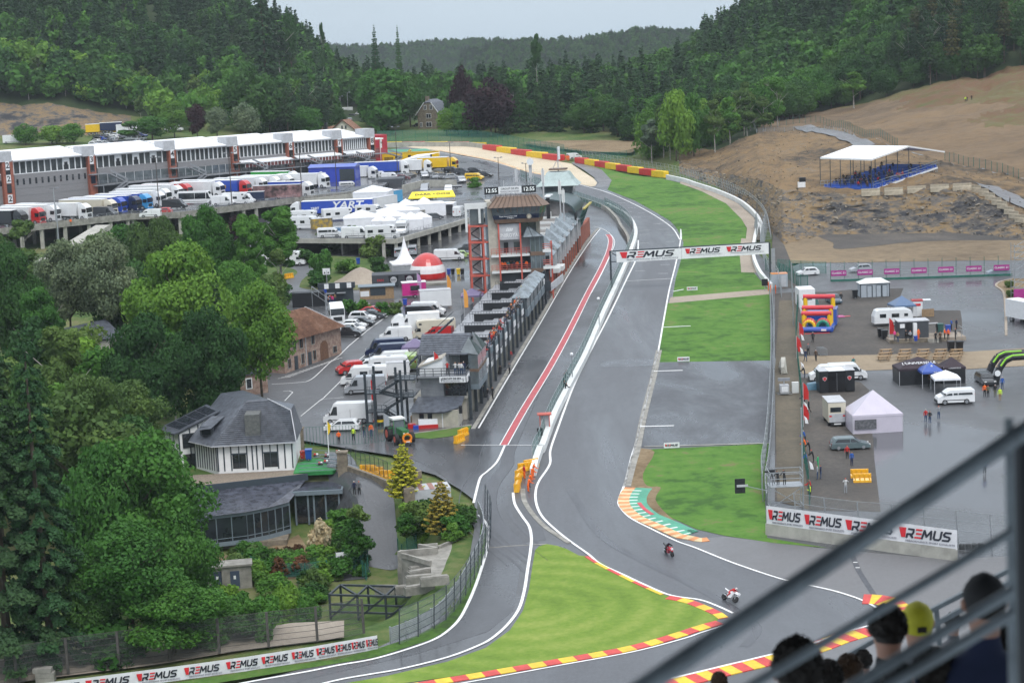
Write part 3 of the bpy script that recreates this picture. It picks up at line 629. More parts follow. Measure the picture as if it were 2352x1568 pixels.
T(505,640,890,90,'conifer','near',N_dark,'dark narrow fir between two broadleaf trees of the grove')
T(40,560,860,150,'round','near',L_dark,'dark green tree under the left end of the deck')
T(98,650,930,120,'tall','near',L_mid,'green birch in front of the silvery poplars')
T(150,735,1080,150,'tall','near',L_olive,'pale olive birch left of the slate shed roof')
T(215,850,1170,170,'airy','near',L_olive,'thin olive tree below the yellow van')
T(70,830,1150,130,'round','near',L_dark,'dark tree deep in the grove beside the spruces')
T(150,960,1260,150,'airy','near',L_olive,'grey green willow left of the hotel gable')
T(375,500,700,110,'round','near',L_olive,'olive tree before the concrete deck pillars')
T(320,515,690,80,'round','mid',L_olive,'small olive tree under the white van on the deck')
T(478,472,720,130,'round','near',L_mid,'green tree hiding the corner of the truck deck')
T(575,484,720,100,'tall','near',L_mid,'slender birch left of the campers on the small lot')
T(643,468,665,115,'tall','near',L_mid,'leafy birch nearest the crowded camper deck')
T(545,500,640,60,'round','mid',L_purple,'dark purple shrub tree between the two decks')
T(60,575,720,90,'tall','mid',L_olive,'small birch poking above the left deck edge')
T(545,600,780,130,'round','near',L_mid,'green tree left of the white campers')
T(640,560,700,60,'tall','mid',L_olive,'thin birch standing over the white campers')
T(250,1420,1510,160,'bush','mid',L_mid,'green bush at the foot of the trees along the service path',cat='bush')
T(620,630,760,90,'airy','mid',L_olive,'sparse pale tree by the yellow barriers of the camper lot')
for i in range(64):
 while 1:
  x,y=rnd.uniform(-40,560),rnd.uniform(640,1250)
  if not(x>330 and y>985)and not(x>500 and y>830)and not(120<x<300 and 800<y<930):break
 h_=rnd.uniform(9,14);s_=(y+40)/59;m,l,kd=rnd.choice([(L_mid,'green','round'),(L_olive,'olive','airy'),(L_dark,'dark green','round'),(L_light,'light green','tall'),(L_olive,'olive','tall')])
 T(x,y-h_*s_,y,s_*h_*(.75 if kd!='tall' else.5),kd,'mid',m,l+' tree deep in the left grove between hotel and deck',group=l+' trees of the left grove')
T(927,1016,1145,88,'gold','near',N_gold,'golden yellow conifer beside the tractor, taller of the two')
T(1015,1100,1228,92,'gold','near',leafmat('needles_bronze',(0.24,0.21,0.04),.2,0),'bronze green conifer beside the container roof, second of two')
T(735,1200,1262,60,'bush','mid',L_cream,'cream coloured round shrub in the restaurant garden',cat='shrub')
for i,(x,y,w,m,l)in enumerate([(790,1215,70,L_mid,'green shrub right of the cream shrub'),(810,1250,60,L_mid,'green shrub at the bend of the garden fence'),(760,1190,60,L_light,'light green shrub against the restaurant corner'),(610,1262,30,L_rust,'first rust brown clipped ball left of the garden row'),(638,1258,30,L_rust,'second rust brown clipped ball of the garden row'),(662,1254,28,L_rust,'third rust brown clipped ball of the garden row'),(684,1248,26,L_rust,'fourth rust brown clipped ball nearest the cream shrub'),(640,1285,60,L_rust,'low rust brown shrub below the clipped balls'),(690,1280,60,L_rust,'rust brown spreading shrub left of the garden fence'),(780,1280,70,L_mid,'green shrub in front of the notice board'),(585,1290,70,L_light,'light green shrub above the concrete sheds'),(720,1310,70,L_olive,'olive shrub behind the notice board')]):
 T(x,y,y+w*.62,w,'bush','mid',m,l,cat='shrub')
for i,(x,y,w,h,m,l)in enumerate([(520,1375,110,75,L_mid,'leafy bush left of the shed doors'),(600,1372,110,85,L_mid,'leafy bush right of the concrete sheds'),(660,1345,90,95,L_light,'tall light green bush before the steel frame'),(700,1372,80,75,L_mid,'green bush touching the steel frame'),(560,1400,120,60,L_dark,'dark bush under the sheds beside the path'),(470,1420,110,60,L_mid,'green bush in front of the restaurant tree'),(640,1405,90,45,L_light,'low light green bush at the path edge')]):
 T(x,y,y+h,w,'bush','near',m,l,cat='bush')
for i,(x,y,w,h,m,l)in enumerate([(985,1155,50,40,L_olive,'pale shrub between the two golden conifers'),(1040,1200,50,34,L_light,'light shrub at the foot of the bronze conifer'),(975,1195,60,40,L_mid,'green flowering shrub left of the bronze conifer'),(970,1215,40,30,L_gold if False else L_light,'yellow green shrub near the concrete ramp')]):
 T(x,y,y+h,w,'bush','mid',m,l,cat='shrub')
for i in range(95):
 x,y=rnd.choice([(rnd.uniform(500,800),rnd.uniform(1275,1345)),(rnd.uniform(500,760),rnd.uniform(1330,1420)),(rnd.uniform(560,830),rnd.uniform(1290,1320)),(rnd.uniform(480,720),rnd.uniform(1385,1450)),(rnd.uniform(760,830),rnd.uniform(1190,1290)),(rnd.uniform(930,1075),rnd.uniform(1180,1240))]);w=rnd.uniform(38,75)
 m,l=rnd.choice([(L_mid,'green'),(L_light,'light green'),(L_mid,'green'),(L_olive,'olive'),(L_dark,'dark green')]);T(x,y-w*.55,y,w,'bush','mid',m,l+' garden shrub on the slope below the restaurant' if x<900 else l+' garden shrub among the golden conifers',cat='shrub',group='%s garden shrubs %s'%(l,'below the restaurant' if x<900 else 'among the golden conifers'))
for i,(x,y,w,h,m,l)in enumerate([(805,522,80,46,L_olive,'olive bamboo clump under the corner of the camper deck'),(760,530,80,40,L_olive,'olive bamboo clump left of the corner clump'),(860,540,70,50,L_olive,'bamboo clump right of the corner clump'),(700,575,80,30,L_dark,'clipped dark hedge behind the traffic sign'),(740,580,60,60,L_mid,'round green bush just right of the traffic sign'),(730,622,66,36,L_mid,'low green bush under the traffic sign'),(868,590,50,32,L_dark,'dark green bush above the gravel heap'),(800,598,70,28,L_light,'grassy light bush on the gravel heap'),(650,655,60,34,L_dark,'dark clipped hedge block beside the lane'),(800,690,50,30,L_mid,'green bush left in the parking hedge'),(835,690,46,30,L_mid,'green bush in the middle of the parking hedge'),(880,693,40,28,L_mid,'green bush right in the parking hedge'),(908,694,40,26,L_olive,'flowering bush at the right end of the parking hedge'),(1090,408,34,22,L_mid,'small green bush beside the yellow van at the upper deck')]):
 T(x,y,y+h,w,'bush','mid',m,l,cat='bush')
far=[(880,165,303,140,'round',L_mid,'huge round green tree left of the stone house'),(940,180,292,80,'round',L_dark,'dark green tree behind the round one by the house'),(1025,250,310,50,'round',L_light,'bright small tree in front of the stone house'),(1050,233,303,50,'round',L_mid,'green tree right of the stone house'),(1063,158,300,60,'round',L_purple,'dark copper beech, the smaller of two'),(1125,184,312,116,'round',L_purple,'dark copper beech, the wide one'),(866,60,190,32,'conifer',N_mid,'tall lone conifer on the skyline, left one'),(919,60,190,22,'conifer',N_mid,'tall narrow conifer on the skyline, right one'),(1233,77,200,30,'tall',L_dark,'dark rounded tree breaking the skyline at the centre'),(575,152,310,130,'round',L_dark,'large dark tree above the pit building roof'),(500,245,316,60,'round',L_silver,'pale grey green tree behind the white roofs'),(565,238,314,66,'round',L_silver,'second pale grey green tree behind the white roofs'),(455,238,318,50,'round',L_purple,'purple leaved tree behind the pit building'),(620,200,308,90,'round',L_dark,'dark tree left of the tall pines'),(1495,272,372,56,'tall',L_silver,'pale poplar at the edge of the sandy lot'),(1550,213,378,86,'round',L_light,'bright green tree left of the earth mound'),(1590,220,372,70,'round',L_mid,'green tree behind the bright one beside the earth mound'),(1640,228,345,52,'tall',L_olive,'first birch of the row above the earth mound'),(1675,222,335,52,'tall',L_mid,'second birch of the row above the earth mound'),(1715,222,322,56,'tall',L_olive,'third birch of the row above the earth mound'),(1752,215,310,60,'tall',L_olive,'last birch of the row above the earth mound'),(1960,165,246,66,'tall',L_light,'light green tree at the foot of the dark right hill'),(400,235,318,70,'round',L_light,'light green tree above the middle white roof'),(350,265,322,80,'round',L_mid,'green tree right of the upper parking'),(120,290,335,70,'round',L_light,'light tree left of the upper parking'),(60,285,335,60,'round',L_mid,'green tree over the left white roof'),(170,285,332,60,'round',L_mid,'green tree just left of the parked cars on the bank'),(300,275,325,70,'tall',L_mid,'birch right above the parked cars on the bank'),(780,250,300,36,'round',L_dark,'dark tree beside the far road'),(1180,170,300,70,'tall',L_dark,'dark tree right of the copper beech'),(645,35,210,60,'pine',N_dark,'tall pine on the left skyline, left one'),(610,-60,210,90,'conifer',N_dark,'dark tall spruce rising past the top of the frame'),(672,38,200,46,'airy',L_dark,'leafy tree on the left skyline'),(745,45,190,14,'tall',L_dark,'thin bare trunked tree on the skyline')]
for x,yt,yb,w,kd,m,l in far:
 s_={866:800,919:800,1233:800,645:800,610:780,672:820,745:840}.get(x)
 T(x,yt,yb,w,kd,'mid',m,l,depth=s_ or{1960:640,1640:555,1675:560,1715:565,1752:575,400:700,350:690,120:690,60:690,170:690,300:690,575:680,500:660,565:660,455:660,620:690}.get(x))
for i in range(20):
 x=1490+i*15.5;y=np.interp(x,(1480,1600,1700,1790),(382,366,332,300))-rnd.uniform(0,14);m,l,kd=[(L_light,'light green','round'),(L_mid,'green','round'),(L_olive,'olive','tall'),(L_mid,'green','tall')][i%4]
 T(x,y-rnd.uniform(95,140),y,rnd.uniform(58,84)*(.8 if kd=='tall' else 1),kd,'mid',m,l+' tree in the belt along the left edge of the earth mound',depth=560+rnd.uniform(0,45)+(x>1600)*15,group=l+' trees along the earth mound')
def xi(D):
 for a,b in zip(COLS[:-1],COLS[1:]):
  if a<=D<=b:return CI[a]+(D-a)/(b-a)*(CI[b]-CI[a])
pts=[]
def sC(k,t0,t1,D0,D1,step,mix,zone,dens=1):
 i0,i1=xi(D0),xi(D1);a=tersurf(k,t0,(i0+i1)/2);b=tersurf(k,t1,(i0+i1)/2);n2=max(1,int((b-a).length/step))
 for j in range(n2):
  t=t0+(t1-t0)*(j+rnd.uniform(.1,.9))/n2
  L=(tersurf(k,t,i1)-tersurf(k,t,i0)).length;n1=max(1,int(L/step))
  for i in range(n1):
   if rnd.random()>dens:continue
   tt=min(t1,max(t0,t+rnd.uniform(-.5,.5)/n2));ii=i0+(i1-i0)*(i+rnd.random())/n1
   p=tersurf(k,tt,ii);x,y,s=PXof(p)
   if-60<x<2412 and y>-260:pts.append((s,p,mix(x,t),zone))
def pick(*kw):
 r=rnd.random();
 for k,w in kw:
  r-=w
  if r<0:return k
 return kw[-1][0]
RD,RM_,RL,RO,CN,CM2,PN,PB='RD RM RL RO CN CM PN PB'.split()
left_low=lambda x,t:pick((RM_,.35),(RL,.2),(RO,.15),(RD,.3))
left_hill=lambda x,t:pick((RD,.2),(CN,.45),(CM2,.2),(RM_,.15))if t>.35+mN.noise(V3((x*.006,t*3,0)))*.35 else pick((RD,.45),(RM_,.3),(RO,.1),(CN,.15))
right_hill=lambda x,t:pick((CN,.45),(CM2,.35),(RD,.2))if t>.3+mN.noise(V3((x*.006,t*3,4)))*.4 and x>1500 else pick((RD,.45),(RM_,.4),(CN,.15))
right_edge=lambda x,t:pick((PN,.6),(PB,.25),(RD,.15))if x>2080 else pick((RD,.5),(RM_,.5))
mid_low=lambda x,t:pick((RD,.4),(RM_,.35),(CN,.25))if x<1130 else pick((CN,.5),(RD,.3),(CM2,.1),(RM_,.1))
sC(3,.02,.97,-60,700,6.4,lambda x,t:left_low(x,t)if t<.35 else left_hill(x,t),'left')
sC(4,.0,.95,-60,760,8.5,lambda x,t:left_hill(x,.4+t),'left')
sC(2,.15,1,300,640,8,left_low,'left',.8)
sC(1,.55,1,885,940,8,mid_low,'valley');sC(1,.5,1,1010,1470,7.5,mid_low,'valley');sC(2,.05,1,800,1500,8,mid_low,'valley');sC(1,.6,1,560,765,7,lambda x,t:pick((PN,.5),(RD,.3),(RM_,.2)),'left');sC(2,.1,1,640,775,7.5,lambda x,t:pick((PN,.4),(RD,.4),(RM_,.2)),'left')
sC(3,.1,1,640,1640,8.5,mid_low,'valley');sC(4,.0,.8,760,1600,10,lambda x,t:pick((RD,.35),(RM_,.3),(CN,.35)),'valley')
sC(4,.0,.12,1640,2412,6.0,right_edge,'right')
sC(4,.02,.22,1950,2412,6,lambda x,t:pick((RD,.5),(CN,.5)),'right');sC(4,.1,.98,1600,2412,7.6,lambda x,t:right_hill(x,t),'right')
sC(3,.55,1,1560,1850,7,lambda x,t:pick((RD,.5),(RM_,.5)),'right')
def keep(p):
 x,y,s=PXof(p)
 if 765<x<850 and s>5.3:return False
 if 925<x<1040 and s>5.3:return False
 return True
pts=[q for q in pts if keep(q[1])]
pts.sort(key=lambda q:-q[0])
KD={RD:('round',L_dark),RM_:('round',L_mid),RL:('round',L_light),RO:('tall',L_olive),CN:('conifer',N_dark),CM2:('conifer',N_mid),PN:('pine',N_dark),PB:('pine',N_brown)}
KN={'round':'broadleaf_tree','tall':'birch_tree','conifer':'spruce_tree','pine':'pine_tree'}
KL={'left':'on the wooded hill behind the pit building','valley':'in the wood beyond the first corner','right':'on the wooded hill above the brown slope'}
KW={RD:'dark green broadleaf tree',RM_:'green broadleaf tree',RL:'light green broadleaf tree',RO:'olive green birch',CN:'dark spruce',CM2:'green spruce',PN:'dark pine with a bare trunk',PB:'brownish pine with a bare trunk'}
cnt={};rest=[]
HT={'round':(9,15),'tall':(8,13),'conifer':(13,21),'pine':(17,23)}
for s,p,k,zone in pts:
 kd,m=KD[k];a,b=HT[kd];H=rnd.uniform(a,b);W={'round':H*rnd.uniform(.75,1.0),'tall':H*.5,'conifer':H*.32+1.4,'pine':6}[kd]
 if zone=='left' and s<4.9:H*=1.1
 n=cnt.get(kd,0)
 if n<{'round':210,'tall':40,'conifer':200,'pine':70}[kd]:
  cnt[kd]=n+1;tree_at(p-V3((0,0,.3)),H,W,kd,'far' if s<6.3 else 'mid',m,KW[k]+' '+KL[zone],KN[kd],KW[k]+'s '+KL[zone])
 else:rest.append((p,k,H,W))
def wood(name,label,lst):
 """woods that read as one mass: one object, trees set by geometry nodes"""
 kinds=sorted({k for _,k,_,_ in lst});col=bpy.data.collections.new('tree_models');
 ids={}
 for k in kinds:
  kd,m=KD[k]
  for v in range(3):
   a,b=crownvar(kd,'far',v);me=withmat(a,m)
   ob=bpy.data.objects.new('m%02d'%len(ids),me);ids[(k,v)]=len(ids);col.objects.link(ob)
 me=bpy.data.meshes.new(name);me.from_pydata([tuple(p-V3((0,0,.5)))for p,*_ in lst],[],[])
 at=me.attributes.new('pick','INT','POINT');at.data.foreach_set('value',[ids[(k,rnd.randrange(3))]for _,k,_,_ in lst])
 sc=me.attributes.new('size','FLOAT_VECTOR','POINT');sc.data.foreach_set('vector',[c for _,k,H,W in lst for c in(W/BASEW[KD[k][0]],W/BASEW[KD[k][0]],H/BASEH[KD[k][0]])])
 ro=me.attributes.new('turn','FLOAT_VECTOR','POINT');ro.data.foreach_set('vector',[c for _ in lst for c in(0,0,rnd.uniform(0,6.28))])
 o=lK(name,me,kind='stuff',label=label,cat='wood')
 ng=bpy.data.node_groups.new(name,'GeometryNodeTree');ng.interface.new_socket('Geometry',in_out='INPUT',socket_type='NodeSocketGeometry');ng.interface.new_socket('Geometry',in_out='OUTPUT',socket_type='NodeSocketGeometry')
 N=ng.nodes;gi=N.new('NodeGroupInput');go=N.new('NodeGroupOutput');ip=N.new('GeometryNodeInstanceOnPoints');ci=N.new('GeometryNodeCollectionInfo')
 ci.inputs['Collection'].default_value=col;ci.inputs['Separate Children'].default_value=True;ci.inputs['Reset Children'].default_value=True
 def attr(nm,ty):
  q=N.new('GeometryNodeInputNamedAttribute');q.data_type=ty;q.inputs['Name'].default_value=nm;return q.outputs['Attribute']
 ip.inputs['Pick Instance'].default_value=True
 L=ng.links;L.new(gi.outputs[0],ip.inputs['Points']);L.new(ci.outputs[0],ip.inputs['Instance']);L.new(attr('pick','INT'),ip.inputs['Instance Index'])
 L.new(attr('turn','FLOAT_VECTOR'),ip.inputs['Rotation']);L.new(attr('size','FLOAT_VECTOR'),ip.inputs['Scale']);L.new(ip.outputs[0],go.inputs[0])
 md=o.modifiers.new('trees','NODES');md.node_group=ng;return o
wood('wood','dense mixed wood covering the hills around the valley',rest)
for nm,D0,D1,dpt,ya,yb,lab in(('distant_ridge',700,1300,2600,92,103,0),('distant_ridge',1060,1800,2100,112,66,0)):
 mb=MB();n=60;lst=[]
 for j in range(9):
  for i in range(n+1):
   D=D0+(D1-D0)*i/n;yy=ya+(yb-ya)*i/n
   if D0==1060:yy=128-46*min(1,(D-1060)/440)**.75+4*math.sin(D*.02)
   else:yy=108+7*math.sin((D-700)*.012)
   t=j/8;p=Wd(D,yy,dpt);p.z-=(8-j)*14 if j<8 else 0;p.y-=(8-j)*60
   if j==8:p=Wd(D,yy,dpt)
   mb.v.append(tuple(p))
 mb.f=[(j*(n+1)+i,j*(n+1)+i+1,(j+1)*(n+1)+i+1,(j+1)*(n+1)+i)for j in range(8)for i in range(n)];mb.m=[0]*len(mb.f)
 mb.bd(nm,floorm,smooth=True,kind='structure')
 for j in range(7000):
  u=rnd.random()**.6*8;i=rnd.random()*n;j0=min(7,int(u));i0=min(n-1,int(i));fj,fi=u-j0,i-i0
  V_=lambda a,b:V3(mb.v[a*(n+1)+b])
  p=V_(j0,i0).lerp(V_(j0,i0+1),fi).lerp(V_(j0+1,i0).lerp(V_(j0+1,i0+1),fi),fj)
  lst.append((p,pick((CN,.7),(RD,.3)),rnd.uniform(7,12),rnd.uniform(6,10)))
 wood('distant_wood','far wooded ridge closing the valley' if D0==700 else 'far wooded ridge rising behind the right hill',lst)
E1,E2,E3,E4=zc(0,294,.16406),zc(367.5,294,.16406),zc(1800.75,633.9,.23438),zc(624.75,551.25,.16406)
def Hz(x,y,z):
 v=ray(x,y);t=(z-CZ)/v.z;return V3((v.x*t,v.y*t,z))
def pT(n,c,r=0.3):return mat('paint_'+n,c,r,0.04,0.7,coat=0.6)
PW,PB_,PG,PS,PR=pT('white',(0.72,0.73,0.74)),pT('black',(0.012,0.013,0.016)),pT('dark_grey',(0.05,0.055,0.065)),pT('silver',(0.34,0.36,0.39),.25),pT('red',(0.50,0.02,0.02))
PBL,PY,PN_,PC,PGR=pT('blue',(0.02,0.07,0.42)),pT('yellow',(0.80,0.50,0.01)),pT('navy',(0.015,0.025,0.07)),pT('cream',(0.60,0.55,0.44)),pT('green',(0.03,0.32,0.05))
PSB,PT,PMG=pT('sky_blue',(0.05,0.30,0.62)),pT('teal',(0.02,0.30,0.28)),pT('magenta',(0.55,0.02,0.22))
lampw=mat('lamp_lens',(0.7,0.7,0.68),0.1,0,1);lampr=mat('tail_lens',(0.4,0.01,0.01),0.2,0,1);rimm=mat('wheel_rim',(0.35,0.36,0.38),0.35,0.1,3,metal=.6)
tM=mat('black_plastic',(0.02,0.021,0.023),0.6,0.1,3)
FONT={}
def text_mesh(txt,size,ext=0.01,shear=0.0,bold=0.0,sx=1.0):
 key=(txt,size,shear,bold,sx)
 if key in FONT:return FONT[key]
 c=bpy.data.curves.new('lettering','FONT');c.body=txt;c.size=size;c.shear=shear;c.offset=bold;c.align_x='CENTER';c.align_y='CENTER';c.extrude=ext;c.resolution_u=2
 o=bpy.data.objects.new('lettering',c);COL.objects.link(o);dg=bpy.context.evaluated_depsgraph_get();me=bpy.data.meshes.new_from_object(o.evaluated_get(dg))
 bpy.data.objects.remove(o);me.name='lettering'
 if sx!=1:me.transform(M4 .Diagonal((sx,1,1,1)))
 me.transform(M4 .Rotation(R(90),4,'X'))
 me.materials.clear();FONT[key]=me;return me
def lT(txt,parent,loc,size,m,rz=0,shear=0,bold=0,sx=1,tilt=0,name='lettering'):
 me=text_mesh(txt,size,.012,shear,bold,sx)
 key=(me.name,m.name)
 if key not in MC:c=me.copy();c.materials.append(m);MC[key]=c
 o=lK(name,MC[key],parent,loc);o.rotation_euler=(tilt,0,rz);return o
def side_y(W,belt,H,tum,z):return W/2*(1-tum*max(0,(z-belt))/max(.01,H-belt))
def body(prof,W,belt,tum,m,round_=0.06):
 H=max(z for _,z in prof);mb=MB();n=len(prof);rings=[]
 cx=sum(p[0]for p in prof)/n
 for k,(yy,sc)in enumerate(((-1,.985),(-.93,1),(.93,1),(1,.985))):
  ring=[]
  for x,z in prof:
   zz=z if sc==1 else(z-.02 if z>belt else z);ring.append((cx+(x-cx)*sc,side_y(W,belt,H,tum,z)*yy,zz-(.03 if sc!=1 and z>H*.9 else 0)))
  rings.append(ring)
 vs=[p for r in rings for p in r];fs=[tuple(range(n)),tuple(range(4*n-1,3*n-1,-1))]
 for k in range(3):fs+=[(k*n+i,(k+1)*n+i,(k+1)*n+(i+1)%n,k*n+(i+1)%n)for i in range(n)]
 mb.add(vs,fs);return mb
def wheel_mb(r,w):
 a=MB();a.cyl((0,-w/2,0),(0,w/2,0),r,n=14);return a
WM={}
def wS(root,xs,y,r,w=.22):
 key=(r,w)
 if key not in WM:
  t=MB();t.cyl((0,-w/2,0),(0,w/2,0),r,n=14);me=bpy.data.meshes.new('wheel');me.from_pydata(t.v,[],t.f);me.materials.append(rubber)
  q=MB();q.cyl((0,-w/2-.02,0),(0,w/2+.02,0),r*.62,n=10);m2=bpy.data.meshes.new('rim');m2 .from_pydata(q.v,[],q.f);m2 .materials.append(rimm);WM[key]=(me,m2)
 for x in xs:
  for s in(-1,1):
   wo=lK('wheel',WM[key][0],root,(x,s*y,r));lK('rim',WM[key][1],wo)
def pN(root,W,belt,H,tum,polys,m=None,name='side_window'):
 for pl in polys:
  for s in(-1,1):
   mb=MB();out=[(x,s*(side_y(W,belt,H,tum,z)+.012),z)for x,z in pl];inn=[(x,s*(side_y(W,belt,H,tum,z)-.03),z)for x,z in pl]
   n=len(pl);mb.add(out+inn,[tuple(range(n))]+[(i,(i+1)%n,n+(i+1)%n,n+i)for i in range(n)]);mb.bd(name,m or gL,root)
def sN(root,W,belt,H,tum,p,q,name='windscreen',ins=.1,m=None,out=.015):
 mb=MB();d=V3((q[0]-p[0],0,q[1]-p[1])).normalized();nrm=V3((d.z,0,-d.x));nrm=nrm if(name=='windscreen')==(nrm.x>0)else-nrm
 ya,yb=side_y(W,belt,H,tum,p[1])-ins,side_y(W,belt,H,tum,q[1])-ins
 a=V3((p[0],0,p[1]))+nrm*out;b=V3((q[0],0,q[1]))+nrm*out
 vs=[(a.x,-ya,a.z),(a.x,ya,a.z),(b.x,yb,b.z),(b.x,-yb,b.z)];vs+=[tuple(V3(v)-nrm*.05)for v in vs]
 mb.add(vs,[(0,1,2,3),(0,4,5,1),(1,5,6,2),(2,6,7,3),(3,7,4,0)]);return mb.bd(name,m or gL,root)
def lamps(root,xf,xr,y,zf,zr,w=.3):
 for s in(-1,1):
  MB().cb(xf,s*y,zf,.12,w,.14).bd('headlight',lampw,root);MB().cb(xr,s*y,zr,.08,.18,.3).bd('tail_light',lampr,root)
 MB().cb(xf+.03,0,zf-.22,.06,.5,.11).bd('number_plate',wH,root);MB().cb(xr-.03,0,zf-.1,.06,.5,.11).bd('number_plate',wH,root)
def mC(m,kind='hatch'):
 def f():
  r=tH('car','x','car');L={'hatch':4.15,'estate':4.7,'suv':4.6,'saloon':4.7,'pickup':5.2}[kind];W=1.8;H={'suv':1.68,'pickup':1.78}.get(kind,1.46);b=L/2
  belt=H*.62;g=H*.16
  hood={'hatch':.95,'estate':1.1,'suv':1.1,'saloon':1.15,'pickup':1.2}[kind]
  rear={'hatch':(b-.12,b-.55),'estate':(b-.08,b-.45),'suv':(b-.1,b-.45),'saloon':(b-.5,b-1.35),'pickup':(.25,.35)}[kind]
  prof=[(-b,g),(-b,belt*.9),(-rear[0],belt+.03),(-rear[1],H-.04),(-rear[1]+.35 if kind!='pickup' else 0,H),(.25,H),(.45,H-.03),(b-hood-.05,belt+.02),(b-.35,belt*.82),(b-.02,belt*.62),(b,g)]
  if kind=='pickup':prof=[(-b,g),(-b,belt),(-.62,belt+.01),(-.52,H-.05),(-.25,H),(.55,H),(.75,H-.03),(b-hood-.05,belt+.04),(b-.3,belt*.85),(b,belt*.65),(b,g)]
  body(prof,W,belt,.16,m).bd('body',m,r,smooth=False)
  xr=-rear[0]if kind!='pickup' else-.62
  f0=b-hood-.05;x1=.5 if kind!='pickup' else.8
  pN(r,W,belt,H,.16,[[(xr+.35,belt+.07),(-.12,belt+.06),(-.12,H-.12),(-rear[1]+.3 if kind!='pickup' else-.3,H-.13)],[(-.02,belt+.06),(f0-.28,belt+.06),(x1-.12,H-.12),(-.02,H-.12)]]if kind!='pickup' else[[(-.5,belt+.07),(.12,belt+.06),(.12,H-.12),(-.42,H-.13)],[(.22,belt+.06),(f0-.28,belt+.06),(x1-.15,H-.12),(.22,H-.12)]])
  sN(r,W,belt,H,.16,(f0-.02,belt+.07),(x1+.02,H-.06));
  sN(r,W,belt,H,.16,(prof[2][0]+.02,belt+.1),(prof[3][0]-.02,H-.12),'rear_window')
  lamps(r,b-.08,-b+.03,W/2-.25,belt*.68,belt*.8)
  wS(r,(b-.85,-b+.85),W/2-.12,.33)
  for s in(-1,1):MB().cb(f0-.3,s*(W/2+.08),belt+.12,.12,.2,.14).bd('mirror',m,r)
  if kind in('estate','suv'):
   for s in(-1,1):MB().bar((-1.6,s*.62,H+.04),(.3,s*.62,H+.04),.04,.04).bd('roof_rail',sT,r)
  return r
 return f
def mV(m,L=5.9,H=2.5,W=2.0,win=False,kind='van',rack=False,m2=None):
 def f():
  r=tH('van','x','van');b=L/2;belt=1.15;g=.3
  prof=[(-b,g),(-b,H-.15),(-b+.12,H),(b-1.75,H),(b-1.45,H-.12),(b-.72,belt+.1),(b-.15,belt-.15),(b,.75),(b,g)]
  body(prof,W,belt+.2,.08,m).bd('body',m,r)
  pl=[[(b-1.95,belt+.08),(b-1.0,belt+.1),(b-1.5,H-.45),(b-1.95,H-.42)]]
  if win:pl+=[[(-b+.3,belt+.12),(-.3,belt+.12),(-.3,H-.42),(-b+.35,H-.42)],[(-.2,belt+.12),(b-2.1,belt+.12),(b-2.1,H-.42),(-.2,H-.42)]]
  pN(r,W,belt+.2,H,.08,pl);sN(r,W,belt+.2,H,.08,(b-.78,belt+.15),(b-1.42,H-.2),ins=.12)
  MB().cb(b-.05,0,.45,.16,W*.94,.3).bd('bumper',tM,r)
  for s in(-1,1):
   MB().cb(b-.95,s*(W/2+.12),belt+.3,.14,.18,.3).bd('mirror',tM,r);MB().cb(0,s*(W/2+.004),.62,L*.62,.02,.1).bd('side_moulding',tM,r)
   if not win:MB().cb(-.4,s*(W/2+.005),1.3,.025,.02,1.4).bd('door_seam',tM,r)
  MB().cb(-b-.012,0,1.3,.02,.03,H-1.1).bd('rear_door_seam',tM,r)
  if win or H<2.2:sN(r,W,belt+.2,H,.08,(-b,belt+.2),(-b,H-.4),'rear_window',ins=.25)
  if rack:
   for x in(-2,-1,0,.8):MB().bar((x,-W/2+.15,H+.12),(x,W/2-.15,H+.12),.06,.06).bd('roof_bar',sT,r)
  lamps(r,b-.12,-b,W/2-.25,.95,1.3)
  wS(r,(b-.95,-b+1.1),W/2-.1,.36,.24);return r
 return f
def mP(m,L=7.0,H=3.0,W=2.25,stripe=None,over=True):
 def f():
  r=tH('motorhome','x','motorhome');b=L/2;belt=1.2;g=.35
  c=b-1.5
  prof=[(-b,g+.1),(-b,H-.15),(-b+.15,H),(c-.6,H),(c+.35,H-.12),(c+.5,H-.45),(c+.3,2.0),(c+.1,1.98),(b-.75,belt+.1),(b-.15,belt-.12),(b,.8),(b,g)]if over else[(-b,g+.1),(-b,H-.15),(-b+.15,H),(c-.5,H),(c-.1,H-.25),(b-.75,belt+.1),(b-.15,belt-.12),(b,.8),(b,g)]
  body(prof,W,2.4,.04,m).bd('body',m,r)
  pN(r,W,2.4,H,.04,[[(c+.25,belt+.1),(b-.95,belt+.1),(c+.42 if not over else c+.3,1.85),(c-.2,1.85),(c-.2,belt+.1)],[(-b+.6,1.45),(-b+1.7,1.45),(-b+1.7,2.05),(-b+.6,2.05)],[(-b+2.8,1.45),(-b+3.9,1.45),(-b+3.9,2.05),(-b+2.8,2.05)]]+([[(c-.4,2.35),(c+.05,2.35),(c+.05,2.65),(c-.4,2.65)]]if over else[]))
  sN(r,W,2.4,H,.04,(b-.8,belt+.15),(c+.12 if over else c+.05,1.93 if over else H-.45),ins=.14)
  for s in(-1,1):
   MB().cb(-.2,s*(W/2+.006),1.05,L*.8,.02,.1).bd('stripe',stripe or lG,r)
   MB().cb(b-.9,s*(W/2+.14),belt+.35,.14,.2,.34).bd('mirror',tM,r)
  MB().cb(-b+2.25,W/2+.006,1.4,.6,.02,1.7).bd('door',lG,r)
  MB().cb(-1,0,H+.05,.7,.7,.14).bd('roof_vent',lG,r);MB().cb(b-.04,0,.5,.14,W*.9,.3).bd('bumper',m,r)
  lamps(r,b-.1,-b,W/2-.28,.95,1.0);wS(r,(b-1.0,-b+1.6),W/2-.12,.35,.24);return r
 return f
